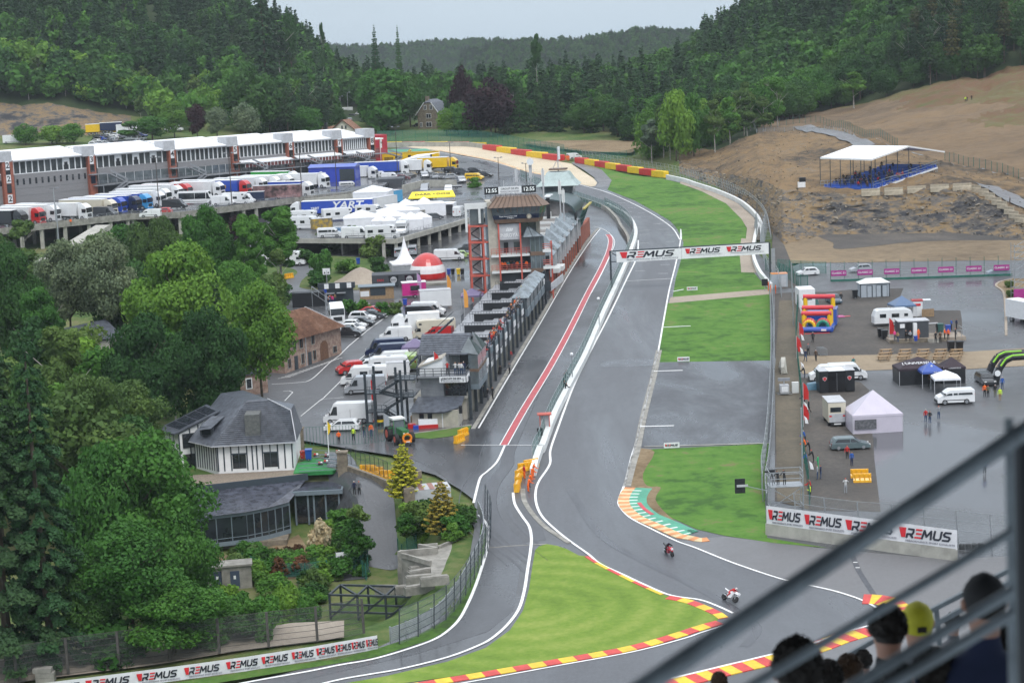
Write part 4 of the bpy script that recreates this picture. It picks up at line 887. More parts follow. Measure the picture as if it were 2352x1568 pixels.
def mT(mc,mt,L=16.0,trailer=True,mark=None):
 """tractor cab at the front (+x), box trailer behind"""
 def f():
  r=tH('lorry','x','lorry');b=L/2;W=2.5
  c0=b-2.3
  prof=[(c0,.9),(c0,3.0),(c0+.2,3.75),(c0+.9,3.9),(c0+1.6,3.55),(c0+2.2,2.9),(c0+2.3,1.6),(c0+2.3,.4),(c0+.1,.4)]
  body(prof,W,2.8,.1,mc).bd('cab',mc,r)
  sN(r,W,2.8,3.9,.1,(b-.0,1.75),(b-.1,2.85),ins=.1);pN(r,W,2.8,3.9,.1,[[(b-1.3,1.75),(b-.3,1.75),(b-.4,2.6),(b-1.3,2.65)]])
  MB().cb(b+.03,0,1.1,.08,1.5,.7).bd('grille',tM,r)
  for s in(-1,1):
   MB().cb(b+.04,s*.95,.75,.1,.4,.2).bd('headlight',lampw,r);MB().cb(b-.15,s*1.42,2.3,.14,.2,.7).bd('mirror',tM,r)
  MB().cb(b,0,.38,.2,2.4,.3).bd('bumper',mc,r)
  xs=[b-1.35,b-4.2]
  MB().bx(-b,c0,-.45,.45,.75,1.0).bd('chassis',tM,r)
  if trailer:
   tr=MB().bx(-b,c0-.55,-1.26,1.26,1.05,4.0).bd('trailer',mt,r)
   MB().bx(-b-.02,c0-.53,-1.28,1.28,3.9,4.02).bd('trailer_roof',wH,r)
   if mark:
    for s in(-1,1):MB().bx(-b+.4,c0-4,s*1.27-.01,s*1.27+.01,1.9,2.7).bd('stripe',mark,r)
   for s in(-1,1):MB().bx(-b+4.2,c0-4.5,s*1.2-.03,s*1.2+.03,.5,.95).bd('side_skirt',tM,r)
   xs+=[-b+1.2,-b+2.5,-b+3.8]
   for s in(-1,1):MB().cb(-b-.03,s*.95,.9,.06,.4,.16).bd('tail_light',lampr,r)
  wS(r,xs,1.1,.5,.32);return r
 return f
def mB(m,L=3.6,W=2.0,H=2.1,hitch=True,cat='trailer',stripe=None):
 def f():
  r=tH('trailer','x',cat);mb=MB().bx(-L/2,L/2,-W/2,W/2,.5,H+.35);mb.bd('box_body',m,r)
  MB().bx(-L/2-.03,L/2+.03,-W/2-.03,W/2+.03,H+.33,H+.4).bd('roof_edge',lG,r)
  MB().cb(-L/2-.015,0,1.4,.02,.04,H-.4).bd('door_seam',tM,r)
  if hitch:MB().bar((L/2,0,.5),(L/2+1.1,0,.5),.1,.1).bd('drawbar',sT,r)
  for s in(-1,1):MB().cb(-L/2-.02,s*(W/2-.15),.75,.05,.2,.14).bd('tail_light',lampr,r)
  if stripe:MB().cb(0,-W/2-.006,1.5,L*.8,.02,.5).bd('stripe',stripe,r)
  wS(r,(0,),W/2-.05,.33);return r
 return f
def mk_caravan(m=None):
 def f():
  r=tH('caravan','x','caravan');m_=m or PW;b=3.1
  prof=[(-b,.5),(-b+.0,1.6),(-b+.35,2.5),(-b+.9,2.7),(b-.9,2.7),(b-.35,2.45),(b,1.7),(b,.5)]
  body(prof,2.2,2.3,.05,m_).bd('body',m_,r)
  pN(r,2.2,2.3,2.7,.05,[[(-2.2,1.4),(-1.2,1.4),(-1.2,2.0),(-2.2,2.0)],[(-.3,1.4),(.9,1.4),(.9,2.0),(-.3,2.0)],[(1.7,1.5),(2.3,1.5),(2.3,1.95),(1.7,1.95)]])
  sN(r,2.2,2.3,2.7,.05,(b,1.75),(b-.3,2.35));MB().bar((b,0,.5),(b+1.2,0,.45),.1,.1).bd('drawbar',sT,r)
  MB().cb(0,0,2.75,.6,.6,.12).bd('roof_vent',lG,r);wS(r,(0,),1.0,.33);return r
 return f
def mk_tent(mr,W=3,D=3,e=2.2,p=3.1,walls=None,curve=0,flap=.28,mw=None,cat='tent'):
 def f():
  r=tH('tent','x',cat);mb=MB();n=6;prev=None
  cs=[(-W/2,-D/2),(W/2,-D/2),(W/2,D/2),(-W/2,D/2)]
  rings=[]
  for k in range(n+1):
   t=k/n;s=1-t;z=e+(p-e)*(t**(1+curve*2.2))
   rings.append([(x*s,y*s,z)for x,y in cs])
  for k in range(n):mb.add(rings[k]+rings[k+1],[(i,(i+1)%4,4+(i+1)%4,4+i)for i in range(4)])
  mb.add([(x*1.01,y*1.01,e-flap)for x,y in cs]+[(x*1.003,y*1.003,e+.01)for x,y in cs],[(i,(i+1)%4,4+(i+1)%4,4+i)for i in range(4)])
  mb.bd('canopy',mr,r)
  for x,y in cs:MB().bar((x*.985,y*.985,0),(x*.985,y*.985,e),.06,.06).bd('pole',lG,r)
  for w in(walls or()):
   a,b=cs[w],cs[(w+1)%4];mb=MB();m_=8
   for i in range(m_):
    for t0,t1 in((i/m_,(i+1)/m_),):
     wob=lambda t:.05*math.sin(t*25)
     dx,dy=b[0]-a[0],b[1]-a[1];L=math.hypot(dx,dy);nx,ny=dy/L,-dx/L
     P=lambda t,z:(a[0]+dx*t+nx*(wob(t)-.03)*(1 if z<1 else.4),a[1]+dy*t+ny*(wob(t)-.03)*(1 if z<1 else.4),z)
     mb.add([P(t0,.02),P(t1,.02),P(t1,e-.05),P(t0,e-.05)],[(0,1,2,3)])
   mb.bd('wall',mw or mr,r)
  return r
 return f
skin=mat('skin',(0.42,0.22,0.15),0.6,0.1,5);hair=mat('dark_hair',(0.02,0.014,0.01),0.7,0.2,20);shoe=mat('shoes',(0.03,0.03,0.03),0.6,0.1,5)
def cloth(n,c):return mat('cloth_'+n,c,0.85,0.15,4)
CL={n:cloth(n,c)for n,c in dict(black=(.012,.012,.014),navy=(.015,.022,.06),jeans=(.03,.06,.13),red=(.45,.02,.02),orange=(.85,.14,.015),white=(.6,.6,.6),grey=(.12,.12,.13),lgrey=(.3,.31,.33),blue=(.02,.09,.35),green=(.02,.32,.12),hivis=(.55,.75,.04),tan=(.3,.2,.1),pink=(.7,.06,.25),teal=(.03,.15,.16),khaki=(.1,.1,.06),yellow=(.75,.5,.03),brown=(.08,.045,.025)).items()}
POSES={'stand':dict(),'walk':dict(l=((.02,.28),(.0,.1)),r=((-.02,-.12),(.0,-.32))),'arms_up':dict(al=((-.30,.12,1.30),(-.14,.32,1.52)),ar=((.30,.12,1.30),(.14,.32,1.52))),'lean':dict(bend=.35,al=((-.24,.42,1.02),(-.2,.62,1.0)),ar=((.24,.42,1.02),(.2,.62,1.0))),'folded':dict(al=((-.27,.05,1.12),(.02,.27,1.16)),ar=((.27,.05,1.12),(-.02,.24,1.10))),'sit':dict(sit=1),'ride':dict(ride=1)}
PM={}
def person_mesh(pose):
 if pose in PM:return PM[pose]
 P=POSES[pose];bend=P.get('bend',0);V=[];E=[];Rr=[];cls=[]
 def v(x,y,z,r,c,p=None):
  if bend and z>1.0 and c in(0,2,3)and abs(x)<.23 and z>.99:y,z=y+(z-.95)*math.sin(bend),.95+(z-.95)*math.cos(bend)
  V.append((x,y,z));Rr.append(r);cls.append(c)
  if p is not None:E.append((p,len(V)-1))
  return len(V)-1
 if 'ride' in P:
  pel=v(0,-.38,.86,(.16,.13),1);wa=v(0,-.2,1.0,(.14,.12),0,pel);ch=v(0,.04,1.14,(.18,.13),0,wa);nk=v(0,.18,1.22,(.10,.09),0,ch);n2=v(0,.25,1.27,(.07,.07),2,nk);hd=v(0,.33,1.34,(.13,.14),3,n2);ht=v(0,.36,1.43,(.11,.11),3,hd);dz=-9
  for s in(-1,1):hp=v(s*.14,-.3,.82,(.10,.11),1,pel);kn=v(s*.30,.06,.74,(.075,.075),1,hp);an=v(s*.22,-.28,.42,(.05,.05),1,kn);v(s*.22,-.12,.36,(.045,.035),4,an);sh=v(s*.2,.12,1.18,(.075,.075),0,nk);el=v(s*.34,.34,1.0,(.055,.055),0,sh);wr=v(s*.28,.52,.95,(.045,.045),0,el);v(s*.2,.56,.95,(.04,.04),4,wr)
 else:
  sit=P.get('sit');dz=-.42 if sit else 0
  pel=v(0,0,.95+dz,(.155,.11),1);wa=v(0,.01,1.08+dz,(.135,.10),0,pel);ch=v(0,0,1.28+dz,(.17,.12),0,wa);nk=v(0,0,1.45+dz,(.10,.085),0,ch);n2=v(0,.01,1.52+dz,(.055,.055),2,nk)
  hd=v(0,.03,1.62+dz,(.085,.10),2,n2);ht=v(0,.01,1.72+dz,(.085,.095),3,hd)
  for s,lk,ak in((-1,'l','al'),(1,'r','ar')):
   k,f_=P.get(lk,((0,0),(0,0)))
   if sit:kn=v(s*.12,.42,.52,(.075,.075),1,pel);an=v(s*.13,.44,.10,(.05,.05),1,kn)
   else:
    hp=v(s*.09,k[1]*.2,.82,(.095,.10),1,pel);kn=v(s*.10+k[0],k[1]*.7,.5,(.065,.07),1,hp);an=v(s*.11+f_[0],f_[1]if f_[1]else k[1],.09,(.045,.05),1,kn)
   q=V[an];v(q[0]*1.05,q[1]+.14,.04,(.045,.035),4,an)
   a=P.get(ak,((s*.25,-.02,1.14),(s*.26,.08,.90)));sh=v(s*.19,0,1.40+dz,(.065,.065),0,nk)
   el=v(a[0][0],a[0][1],a[0][2]+dz,(.05,.05),0,sh);wr=v(a[1][0],a[1][1],a[1][2]+dz,(.036,.036),0,el);h_=V3(V[wr])+(V3(V[wr])-V3(V[el])).normalized()*.10;v(*h_,(.034,.026),2,wr)
 me=bpy.data.meshes.new('t');me.from_pydata(V,E,[]);o=bpy.data.objects.new('t',me);COL.objects.link(o)
 sk=o.modifiers.new('s','SKIN');me.skin_vertices[0].data[0].use_root=True
 for i,r in enumerate(Rr):me.skin_vertices[0].data[i].radius=r
 sb=o.modifiers.new('b','SUBSURF');sb.levels=1
 dg=bpy.context.evaluated_depsgraph_get();ev=bpy.data.meshes.new_from_object(o.evaluated_get(dg));bpy.data.objects.remove(o)
 ev.materials.clear()
 for _ in range(5):ev.materials.append(skin)
 Ar=np.array(V)
 for p in ev.polygons:
  c=np.array(p.center);best=9;bi=0
  for a,b in E:
   A,B=Ar[a],Ar[b];t=np.clip(np.dot(c-A,B-A)/max(1e-6,np.dot(B-A,B-A)),0,1);d=np.linalg.norm(c-A-t*(B-A))/(Rr[a][0]*(1-t)+Rr[b][0]*t)
   if d<best:best=d;bi=cls[b]if t>.45 else cls[a]
  if bi==3 or(bi==2 and c[2]>1.60+dz and c[1]<(.04+(.6*bend if bend else 0))):bi=3
  p.material_index=bi;p.use_smooth=True
 ev.name='person'
 PM[pose]=ev;return ev
PCOUNT=[0]
def pS(loc,rz,pose,shirt,trousers,label,group=None,hr=None,s=1.0):
 o=lK('person',person_mesh(pose),None,loc,rz,label,'person',group);o.scale=(s,s,s*(1+.04*math.sin(PCOUNT[0]*1.7)));PCOUNT[0]+=1
 for i,m in enumerate((CL[shirt],CL[trousers],skin,hr or hair,shoe)):
  o.material_slots[i].link='OBJECT';o.material_slots[i].material=m
 return o
HEAD={'away':R(0),'cam':R(180),'left':R(90),'right':R(-90)}
brick=mat('red_brick',(0.30,0.095,0.06),0.8,0.2,1.5,bump=.2)
clad=mat('grey_cladding',(0.23,0.225,0.23),0.6,0.06,0.6,stretch=(1,1,8))
roofw=mat('white_membrane',(0.82,0.83,0.85),0.5,0.04,0.3)
glass_s=mat('sky_glass',(0.06,0.07,0.075),0.12,0.5,0.35)
DZ=15.0
deckpts=[(-150,552),(0,529),(150,511),(299,495),(415,491),(560,473),(700,455),(790,446),(871,434),(900,412),(955,400),(860,380),(500,400),(200,430),(-150,470)]
P=[Hz(x,y,DZ)for x,y in deckpts]
mb=MB();mb.prism([(p.x,p.y)for p in P],DZ-.7,DZ);
deck=tH('parking_deck','long concrete parking deck on pillars carrying the lorries on the left','parking deck',P[1])
def loc_(o,mb):mb.v=[tuple(V3(v)-o.location)for v in mb.v];return mb
def up(o):bpy.context.view_layer.update()if False else None
loc_(deck,mb).bd('deck_slab',[asph],deck)
edge=P[:9]
mb=MB()
for a,b in zip(edge[:-1],edge[1:]):mb.bar(a+V3((0,-.3,-.25)),b+V3((0,-.3,-.25)),.35,1.5)
loc_(deck,mb).bd('edge_beam',conc,deck)
def railing(pts,parent,h=1.1,step=2.2,m=sT,bars=3,name='railing'):
 mb=MB();Q=rS(pts,step)
 for i in range(1,bars+1):
  for a,b in zip(pts[:-1],pts[1:]):mb.bar(a+V3((0,0,h*i/bars)),b+V3((0,0,h*i/bars)),.05,.05)
 o=loc_(parent,mb).bd(name,m,parent)
 for q in Q:
  p=MB().bar(q,q+V3((0,0,h)),.07,.07);loc_(parent,p).bd('post',m,parent)
 return o
railing(edge,deck)
pil=[]
for x,yb in((-40,545),(45,600),(91,597),(145,590),(200,585),(250,575),(290,560),(303,556),(373,556),(410,552),(480,530),(556,515),(585,512),(640,500),(684,498)):
 ye=np.interp(x,[p[0]for p in deckpts[:9]],[p[1]for p in deckpts[:9]]);t=Hz(x,ye,DZ)+V3((.2,.6,0))
 p=MB().bx(t.x-.4,t.x+.4,t.y-.4,t.y+.4,gz(t.x,t.y)-1,DZ-.7);loc_(deck,p).bd('pillar',cL,deck)
 for back in(9,18):
  p=MB().bx(t.x-4-.35,t.x-4+.35,t.y+back-.35,t.y+back+.35,gz(t.x,t.y)-1,DZ-.7);loc_(deck,p).bd('pillar',conc,deck)
bk=MB().ext([(0,0),(1,0),(1,1),(0,1)],0,1);
a,b=Hz(-150,500,DZ),Hz(690,440,DZ)
mb=MB().bar(V3((a.x,a.y+2,11.5)),V3((b.x,b.y+2,11.5)),.4,7);loc_(deck,mb).bd('back_wall',conc,deck)
mb=MB().bar(G(80,625)+V3((0,0,.6)),G(240,560)+V3((0,0,3.8)),3.5,1.2).bd('concrete_ramp',cL)
tag(mb,'pale concrete ramp slanting up beneath the parking deck','ramp')
w1=[Hz(700,457,DZ),Hz(790,447,DZ),Hz(871,436,DZ)]
wl=tH('retaining_wall','stained concrete retaining wall behind the crowded camper deck','wall',w1[0])
mb=MB()
for a,b in zip(w1[:-1],w1[1:]):mb.bar(a+V3((0,-.2,-2.6)),b+V3((0,-.2,-2.6)),.5,5.2)
loc_(wl,mb).bd('wall_panel',cL,wl);railing(w1,wl)
w2=[Hz(925,425,DZ),Hz(972,414,DZ),Hz(1048,413,DZ)]
w2l=tH('retaining_wall','concrete retaining wall below the row of cars, right of the dark ramp building','wall',w2[0])
mb=MB()
for a,b in zip(w2[:-1],w2[1:]):mb.bar(a+V3((0,-.2,-1.4)),b+V3((0,-.2,-1.4)),.5,2.8)
loc_(w2l,mb).bd('wall_panel',cL,w2l);railing(w2,w2l,bars=2)
o_=tH('stair_block','dark grey stair block between the two concrete walls','building',Hz(900,446,11.5))
mb=MB().bx(-3.6,3.4,0,8,-1,4.2).bx(-3.6,-1,-3,0,-1,3.4);mb.bd('wall',mat('dark_cladding',(.06,.065,.075),.6,.1,1),o_)
mb=MB().bar((-4,-3.2,4.2),(0,-3.2,4.2),.06,.06).bar((0,-3.2,4.2),(6,-3.4,1),.06,.06).bar((-4,-3.2,3.6),(0,-3.2,3.6),.06,.06);mb.bd('handrail',dK,o_)
A,B=Hz(14,472,DZ),Hz(850,390,DZ)
org,ang,LEN=frm(A,B);cut=[14,207,392,536,663,775,850]
pb=tH('pit_building','long grey pit building with stepped white roofs and numbered red brick towers','building',org,ang)
def xcol(D):
 lo,hi=-60,LEN+40
 for _ in range(40):
  m_=(lo+hi)/2;p=org+V3((math.cos(ang),math.sin(ang),0))*m_
  if PXof(p+V3((0,0,8)))[0]<D:lo=m_
  else:hi=m_
 return lo
XS=[xcol(c)for c in cut];XS=[XS[0]-(XS[1]-XS[0])]+XS
DEP=13.5
for i in range(len(XS)-1):
 x0,x1=XS[i]+2.4,XS[i+1]-.6
 ez=11.8-.28*i;rise=1.9
 mb=MB().bx(x0,x1,.3,DEP,0,ez-3.7 if i<2 else ez-3.4);mb.bd('wall',clad,pb)
 mb=MB()
 if i>=2:pass
 MB().bx(x0,x1,.5,DEP-.3,ez-3.7,ez-.2).bd('glazing',glass_s,pb)
 n=12;fr=MB()
 for k in range(n+1):
  xx=x0+(x1-x0)*k/n;fr.bx(xx-.14,xx+.14,.28,.5,ez-3.6,ez-.25)
 fr.bx(x0,x1,.3,.5,ez-3.75,ez-3.5).bx(x0,x1,.3,.5,ez-.45,ez-.2);fr.bd('window_frame',wH,pb)
 for k in((3,6,9)if i==2 else(8,)if i==1 else()):
  xx=x0+(x1-x0)*k/n;MB().bx(xx,xx+1.6,.2,.4,ez-2.2,ez-.4).bd('opening_frame',wH,pb);MB().bx(xx+.3,xx+1.3,.16,.3,ez-3.2,ez-1.4).bd('opening',bK,pb)
 y1=DEP+2;r=MB();v=[(x0-1.2,-.6,ez-.15),(x1+.2,-.6,ez-.15),(x1+.2,y1,ez+rise),(x0-1.2,y1,ez+rise)]
 r.add([(a,b,c)for a,b,c in v]+[(a,b,c+.35)for a,b,c in v],[(3,2,1,0),(4,5,6,7),(0,1,5,4),(1,2,6,5),(2,3,7,6),(3,0,4,7)]);r.bd('roof',roofw,pb)
 MB().bar((x0-1.2,-.66,ez-.1),(x1+.2,-.66,ez-.1),.12,.22).bd('gutter',lG,pb)
 if i<=1:
  for k in range(12):
   xx=x0+(x1-x0)*(k+.45)/12;MB().bx(xx-.27,xx+.27,.22,.4,5.1-.1*(1-k/12),6.6).bd('window',gL,pb)
  for k in range(1,20):MB().bx(x0,x1,.265,.3,ez-3.7-k*.38,ez-3.68-k*.38).bd('cladding_joint',dK,pb)if k%5==0 else None
 else:
  MB().bx(x0,x1,.22,.32,3.4,ez-5.4).bd('glazing',gB,pb)
  m_=MB()
  for k in range(9):xx=x0+(x1-x0)*k/8;m_.bx(xx-.08,xx+.08,.1,.3,3.2,ez-5.3)
  m_.bd('mullion',lG,pb)
  MB().bx(x0-2.4,x1+.6,-2.4,.3,2.9,3.15).bd('walkway',grey,pb)
  m_=MB()
  for z in(3.5,3.9,4.25):m_.bar((x0-2.4,-2.4,z),(x1+.6,-2.4,z),.05,.05)
  nn=int((x1-x0)/1.2)
  for k in range(nn):m_.bar((x0+k*1.2,-2.4,3.1),(x0+k*1.2,-2.4,4.25),.05,.05)
  m_.bd('walkway_railing',grey,pb)
  for k in range(4):xx=x0+(x1-x0)*k/3;MB().bar((xx,-2.2,0),(xx,-2.2,3),.2,.2).bd('column',grey,pb)
  MB().bx(x0,x1,.24,.34,0,2.9).bd('lower_wall',mat('dark_cladding',(.06,.065,.075),.6,.1,1),pb)
  if i>=4:
   aw=MB();z=6.3;aw.add([(x0-1,-2.3,z-.7),(x1+.5,-2.3,z-.7),(x1+.5,.2,z),(x0-1,.2,z)],[(0,1,2,3)]);aw.add([(x0-1,-2.3,z-1.0),(x1+.5,-2.3,z-1.0),(x1+.5,-2.3,z-.7),(x0-1,-2.3,z-.7)],[(0,1,2,3)]);aw.bd('awning',roofw,pb)
   m_=MB()
   for k in range(14):xx=x0+(x1-x0)*k/13;m_.bx(xx-.08,xx+.08,-2.32,-2.2,4.2,z-.7)
   m_.bd('awning_post',wH,pb);MB().bx(x0,x1,-2.15,-2.1,4.2,z-.8).bd('awning_window',mat('maroon_panel',(.16,.05,.05),.3,.5,.4),pb)
for i in range(1,len(XS)):
 xx=XS[i];ez=11.8-.28*i;tw=.9 if i>1 else 1.3
 t=MB().bx(xx-tw,xx+tw+.4,-.9,5,0,ez+.2).bd('brick_tower',brick,pb)
 MB().bx(xx-tw-1.6,xx+tw+.2,-1.0,4.0,ez-.1,ez+2.6).bd('roof_plant_box',lG,pb)
 MB().bx(xx+.1-.55,xx+.1+.55,-1.02,-.93,ez-2.3,ez+.1).bd('number_panel',wH,pb)
 lT(str(i+1),pb,(xx+.1,-1.05,ez-1.1),2.1,bK,bold=.04)
 if i==1:
  for zz in(6.9,1.7):
   MB().bx(xx-.5,xx+.8,-1.02,-.93,zz-1.1,zz+1.1).bd('number_panel',wH,pb);lT('2',pb,(xx+.15,-1.05,zz),2.1,bK,bold=.04)
  for zz in(9,4.4):MB().bx(xx-.5,xx+.8,-1.0,-.9,zz-1.2,zz+1.2).bd('window',gL,pb)
 else:
  for zz in(ez-3.6,4.5):MB().bx(xx-.5,xx+.8,-1.0,-.9,zz-.8,zz+1.2).bd('window',gL,pb)
  if i>1:
   MB().bx(xx-1.2,xx+3.8,-2.8,-.95,ez-5.2,ez-4.95).bd('balcony',grey,pb)
   m_=MB()
   for z in(ez-4.6,ez-4.2,ez-3.9):m_.bar((xx-1.2,-2.8,z),(xx+3.8,-2.8,z),.05,.05)
   m_.bd('balcony_railing',grey,pb)
   for(xa,za,xb,zb)in((xx+3.8,ez-5.1,xx+9,3.2),(xx+9,3.1,xx+3.5,0)):
    s_=MB().bar((xa,-3.4,za),(xb,-3.4,zb),1.3,.3);s_.bar((xa,-4.0,za+1),(xb,-4.0,zb+1),.06,.5);s_.bd('stair_flight',grey,pb)
o_=tH('red_block','tall crimson red block at the right end of the pit building','building',Hz(851,383,DZ),ang)
MB().bx(0,7.0,0,5.5,-1,9.6).bd('wall',mat('crimson_panel',(.42,.03,.05),.5,.08,.5),o_);MB().bx(4.2,4.9,-.04,0.01,5.5,8.6).bd('number_panel',wH,o_);lT('100',o_,(4.55,-.07,7.1),.9,bK)
o_=tH('canopy','white canopy roof in front of the crimson block','canopy',Hz(800,392,DZ),ang)
mb=MB();mb.prism([(0,0),(14,0),(14,9),(0,9)],8.6,9.0);mb.bd('roof',roofw,o_)
for x in(1,7,13):MB().bar((x,.5,0),(x,.5,8.6),.2,.2).bd('post',wH,o_)
MB().bx(1,13,1,1.2,3,6).bd('back_panel',mat('maroon_panel',(.16,.05,.05),.3,.5,.4),o_)
def deckcar(key,mk,x,y,rz,label,grp=None,z=DZ,s=None):return pL(key,mk,Hz(x,y,z),rz,label,grp,s)
LG='lorries parked on the deck in front of the pit building'
hd=R(-22)
def e1(x,y):return E1(x,y)
def e2(x,y):return E2(x,y)
tb,tr_,tw,tbl,tg,tsb=mT(PB_,PB_,15,mark=PY),mT(PR,PW,15),mT(PW,PW,15),mT(PBL,PBL,15),mT(PB_,PG,15,mark=PGR),mT(PSB,PBL,15)
for key,mk,p,lab in[('tb',tb,e1(300,1390),'black lorry with orange chevrons, leftmost of the deck row'),('tr',tr_,e1(545,1345),'bright red lorry near the left end of the deck'),('tw',tw,e1(760,1310),'white lorry right of the bright red one'),('tg',tg,e1(960,1285),'black lorry with a green side stripe'),('tw',tw,e1(1200,1285),'white lorry between the green striped and cream ones'),('tc',mT(PC,PC,15),e1(1560,1225),'cream white lorry left of the blue ones'),('tbl',tbl,e1(1690,1195),'royal blue lorry, left of the dark blue one'),('tn',mT(PN_,PBL,15),e1(1900,1170),'dark blue lorry between royal blue and sky blue cabs'),('tsb',tsb,e1(2050,1140),'sky blue cab lorry near the middle of the deck'),('tw',tw,e1(2240,1105),'white lorry just right of the sky blue cab'),('tw',tw,e2(80,1060),'white lorry behind the black sports van'),('tw',tw,e2(250,1010),'second white lorry behind the black sports van'),('trw',mT(PR,PR,14),e2(400,985),'lorry with red trailer roof amid white cabs'),('tw',tw,e2(830,960),'white lorry left of the red and dark cab'),('tw',tw,e2(960,930),'white cab lorry beside the blue and yellow trailer'),('tby',mT(PR,PBL,15,mark=PY),e2(1200,935),'lorry with red cab and blue trailer with yellow band'),('tw',tw,e2(1430,900),'white lorry, first of three cabs left of the blue tent'),('tw',tw,e2(1620,880),'white lorry, second of three cabs left of the blue tent'),('tw',tw,e2(1800,860),'white lorry, third of three cabs left of the blue tent'),('tgt',mT(PW,PGR,14),e2(1900,800),'lorry with a green and white trailer behind the three cabs'),('tblw',mT(PW,PBL,12),e2(2150,960),'white cab lorry with bright blue box on the wall edge'),('tw',tw,e2(2300,840),'white lorry right of the blue hospitality tent')]:
 fr=Hz(*p,DZ);off=V3((math.cos(hd),math.sin(hd),0))*6.3
 pL(key,mk,fr-off,hd,lab,LG)
for k,m,p,rz,lab in[('vw',mV(PW,5.0,1.95),e1(2110,1250),180,'small white van alone at the bend of the deck railing'),('vpk',mV(PMG,5,2.0),e1(30,1360),-20,'pink and white van at the far left of the deck'),('vbk',mV(PG,5.6,2.4),e1(1480,1240),-20,'dark van between two lorries on the deck'),('vbl',mV(PB_,6,2.4),e2(210,1130),-10,'long black sports van parked along the deck rail'),('coach',mV(PW,9.5,3.2,win=True),e2(520,1060),-10,'white coach with a blue front on the deck'),('vwh',mV(PW,5.6,2.5),e2(890,1085),-12,'white van with red lettering above the bushes'),('cpw',mP(PW),e2(1080,1070),-10,'white camper beside the van with red lettering'),('vwh',mV(PW),e2(1180,1060),-12,'white van right of the deck camper'),('cn',mB(PN_,5,2.2,2.3),e2(1330,1040),0,'dark navy trailer box near the deck corner'),('crd',mC(PR),e1(2290,1200),170,'red car parked behind the small white van'),('gr',mB(mat('graphic_panel',(.10,.07,.07),.5,.8,.5,c2=(.35,.2,.2)),12,2.5,3.3),e2(1650,1000),-6,'long trailer with a dark printed side at the deck corner')]:
 pL(k,m,Hz(*p,DZ),R(rz),lab,'vans and cars on the lorry deck')
o_=tH('marquee','royal blue hospitality tent with dark open side behind the retaining wall','tent',Hz(*e2(2090,770),DZ),R(-12))
MB().bx(0,13.5,0,5,0,4.2).bd('wall',pT('tent_blue',(.02,.05,.42),.6),o_);MB().extx([(-.3,4.2),(5.3,4.2),(2.5,5.0)],-.2,13.7).bd('roof',PBL,o_)
MB().bx(9,13.3,-.05,.0,.3,3.6).bd('opening',dK,o_)
em=MB().cyl((3.6,-.03,2.6),(3.6,-.06,2.6),.55,n=16);em.bx(2.2,5.0,-.07,-.03,2.55,2.85);em.bd('wing_emblem',wH,o_)
mk=[('marquee_pole',0)]
def lamp_post(x,yt,yb,z=None,head=2,lab='',m=None,name='lamp_post',r=.14):
 p=G(x,yb)if z is None else Hz(x,yb,z);s=PXof(p)[2];H=(yb-yt)/s
 o=tH(name,lab,'lamp post' if name=='lamp_post' else name.replace('_',' '),p,0)
 MB().cyl((0,0,-.3),(0,0,H),r,r*.6,n=8).bd('pole',m or mat('brown_pole',(.06,.045,.04),.6,.1,1),o)
 if head:
  MB().bar((-.9,0,H-.1),(.9,0,H-.1),.08,.08).bd('crossarm',dK,o)
  for s_ in((-1,1)if head==2 else(1,)):MB().cb(s_*.9,-.1,H+.05,.6,.5,.25).bd('lamp_head',grey,o)
 return o
for i,(x,yt,yb,lab)in enumerate([(367,362,497,'brown lamp post beside the small white van on the deck'),(533,352,474,'brown lamp post in the middle of the lorry deck'),(694,340,455,'brown lamp post at the deck end by the blue lorry'),(774,338,440,'brown lamp post left of the red block'),(914,292,408,'lamp post in front of the blue articulated lorry'),(1036,328,402,'lamp post right of the yellow lorry'),(1146,362,412,'short lamp post behind the control tower aerials'),(1209,375,415,'lamp post right of the tall aerials'),(1289,396,440,'lamp post at the pit wall before the gravel trap')]):
 lamp_post(x,yt,yb,DZ if x<800 else None,2,lab)
lamp_post(133,432,560,None,1,'thin grey lamp post in front of the deck at far left',sT);lamp_post(147,470,700,None,0,'thin steel mast crossing the deck edge at left',sT,'mast')
for x,yt,yb,lab in((800,213,262,'street lamp beside the far road'),(777,228,285,'first small street lamp at the far road bend'),(784,222,275,'second small street lamp at the far road bend')):lamp_post(x,yt,yb,None,1,lab,lG,r=.1)
CZD=12.2
cp=[(600,549),(718,549),(909,550),(990,527),(1074,502),(1140,484),(1090,440),(1048,425),(985,440),(880,455),(700,470),(640,490)]
P2=[Hz(x,y,CZD)for x,y in cp]
cd=tH('camper_deck','concrete deck on pillars crowded with white tents and campers','parking deck',P2[2])
loc_(cd,MB().prism([(p.x,p.y)for p in P2],CZD-.6,CZD)).bd('deck_slab',asph,cd)
mb=MB()
for a,b in zip(P2[:5],P2[1:6]):mb.bar(a+V3((0,-.25,-.35)),b+V3((0,-.25,-.35)),.5,1.0)
loc_(cd,mb).bd('edge_beam',cL,cd);railing(P2[:6],cd,1.2,1.6)
for i in range(11):
 t=i/10;p=P2[2].lerp(P2[5],t);mb=MB().bx(p.x-.35,p.x+.3,p.y+.1,p.y+.8,gz(p.x,p.y)-1,CZD-.6);loc_(cd,mb).bd('pillar',cL,cd)
 q=p+V3((-8,6,0));loc_(cd,MB().bx(q.x-.35,q.x+.35,q.y,q.y+.7,gz(q.x,q.y)-1,CZD-.6)).bd('pillar',conc,cd)
for x in(880,855):
 p=Hz(x,552,CZD);loc_(cd,MB().bx(p.x-.35,p.x+.35,p.y+.5,p.y+1.2,gz(p.x,p.y)-1,CZD-.6)).bd('pillar',cL,cd)
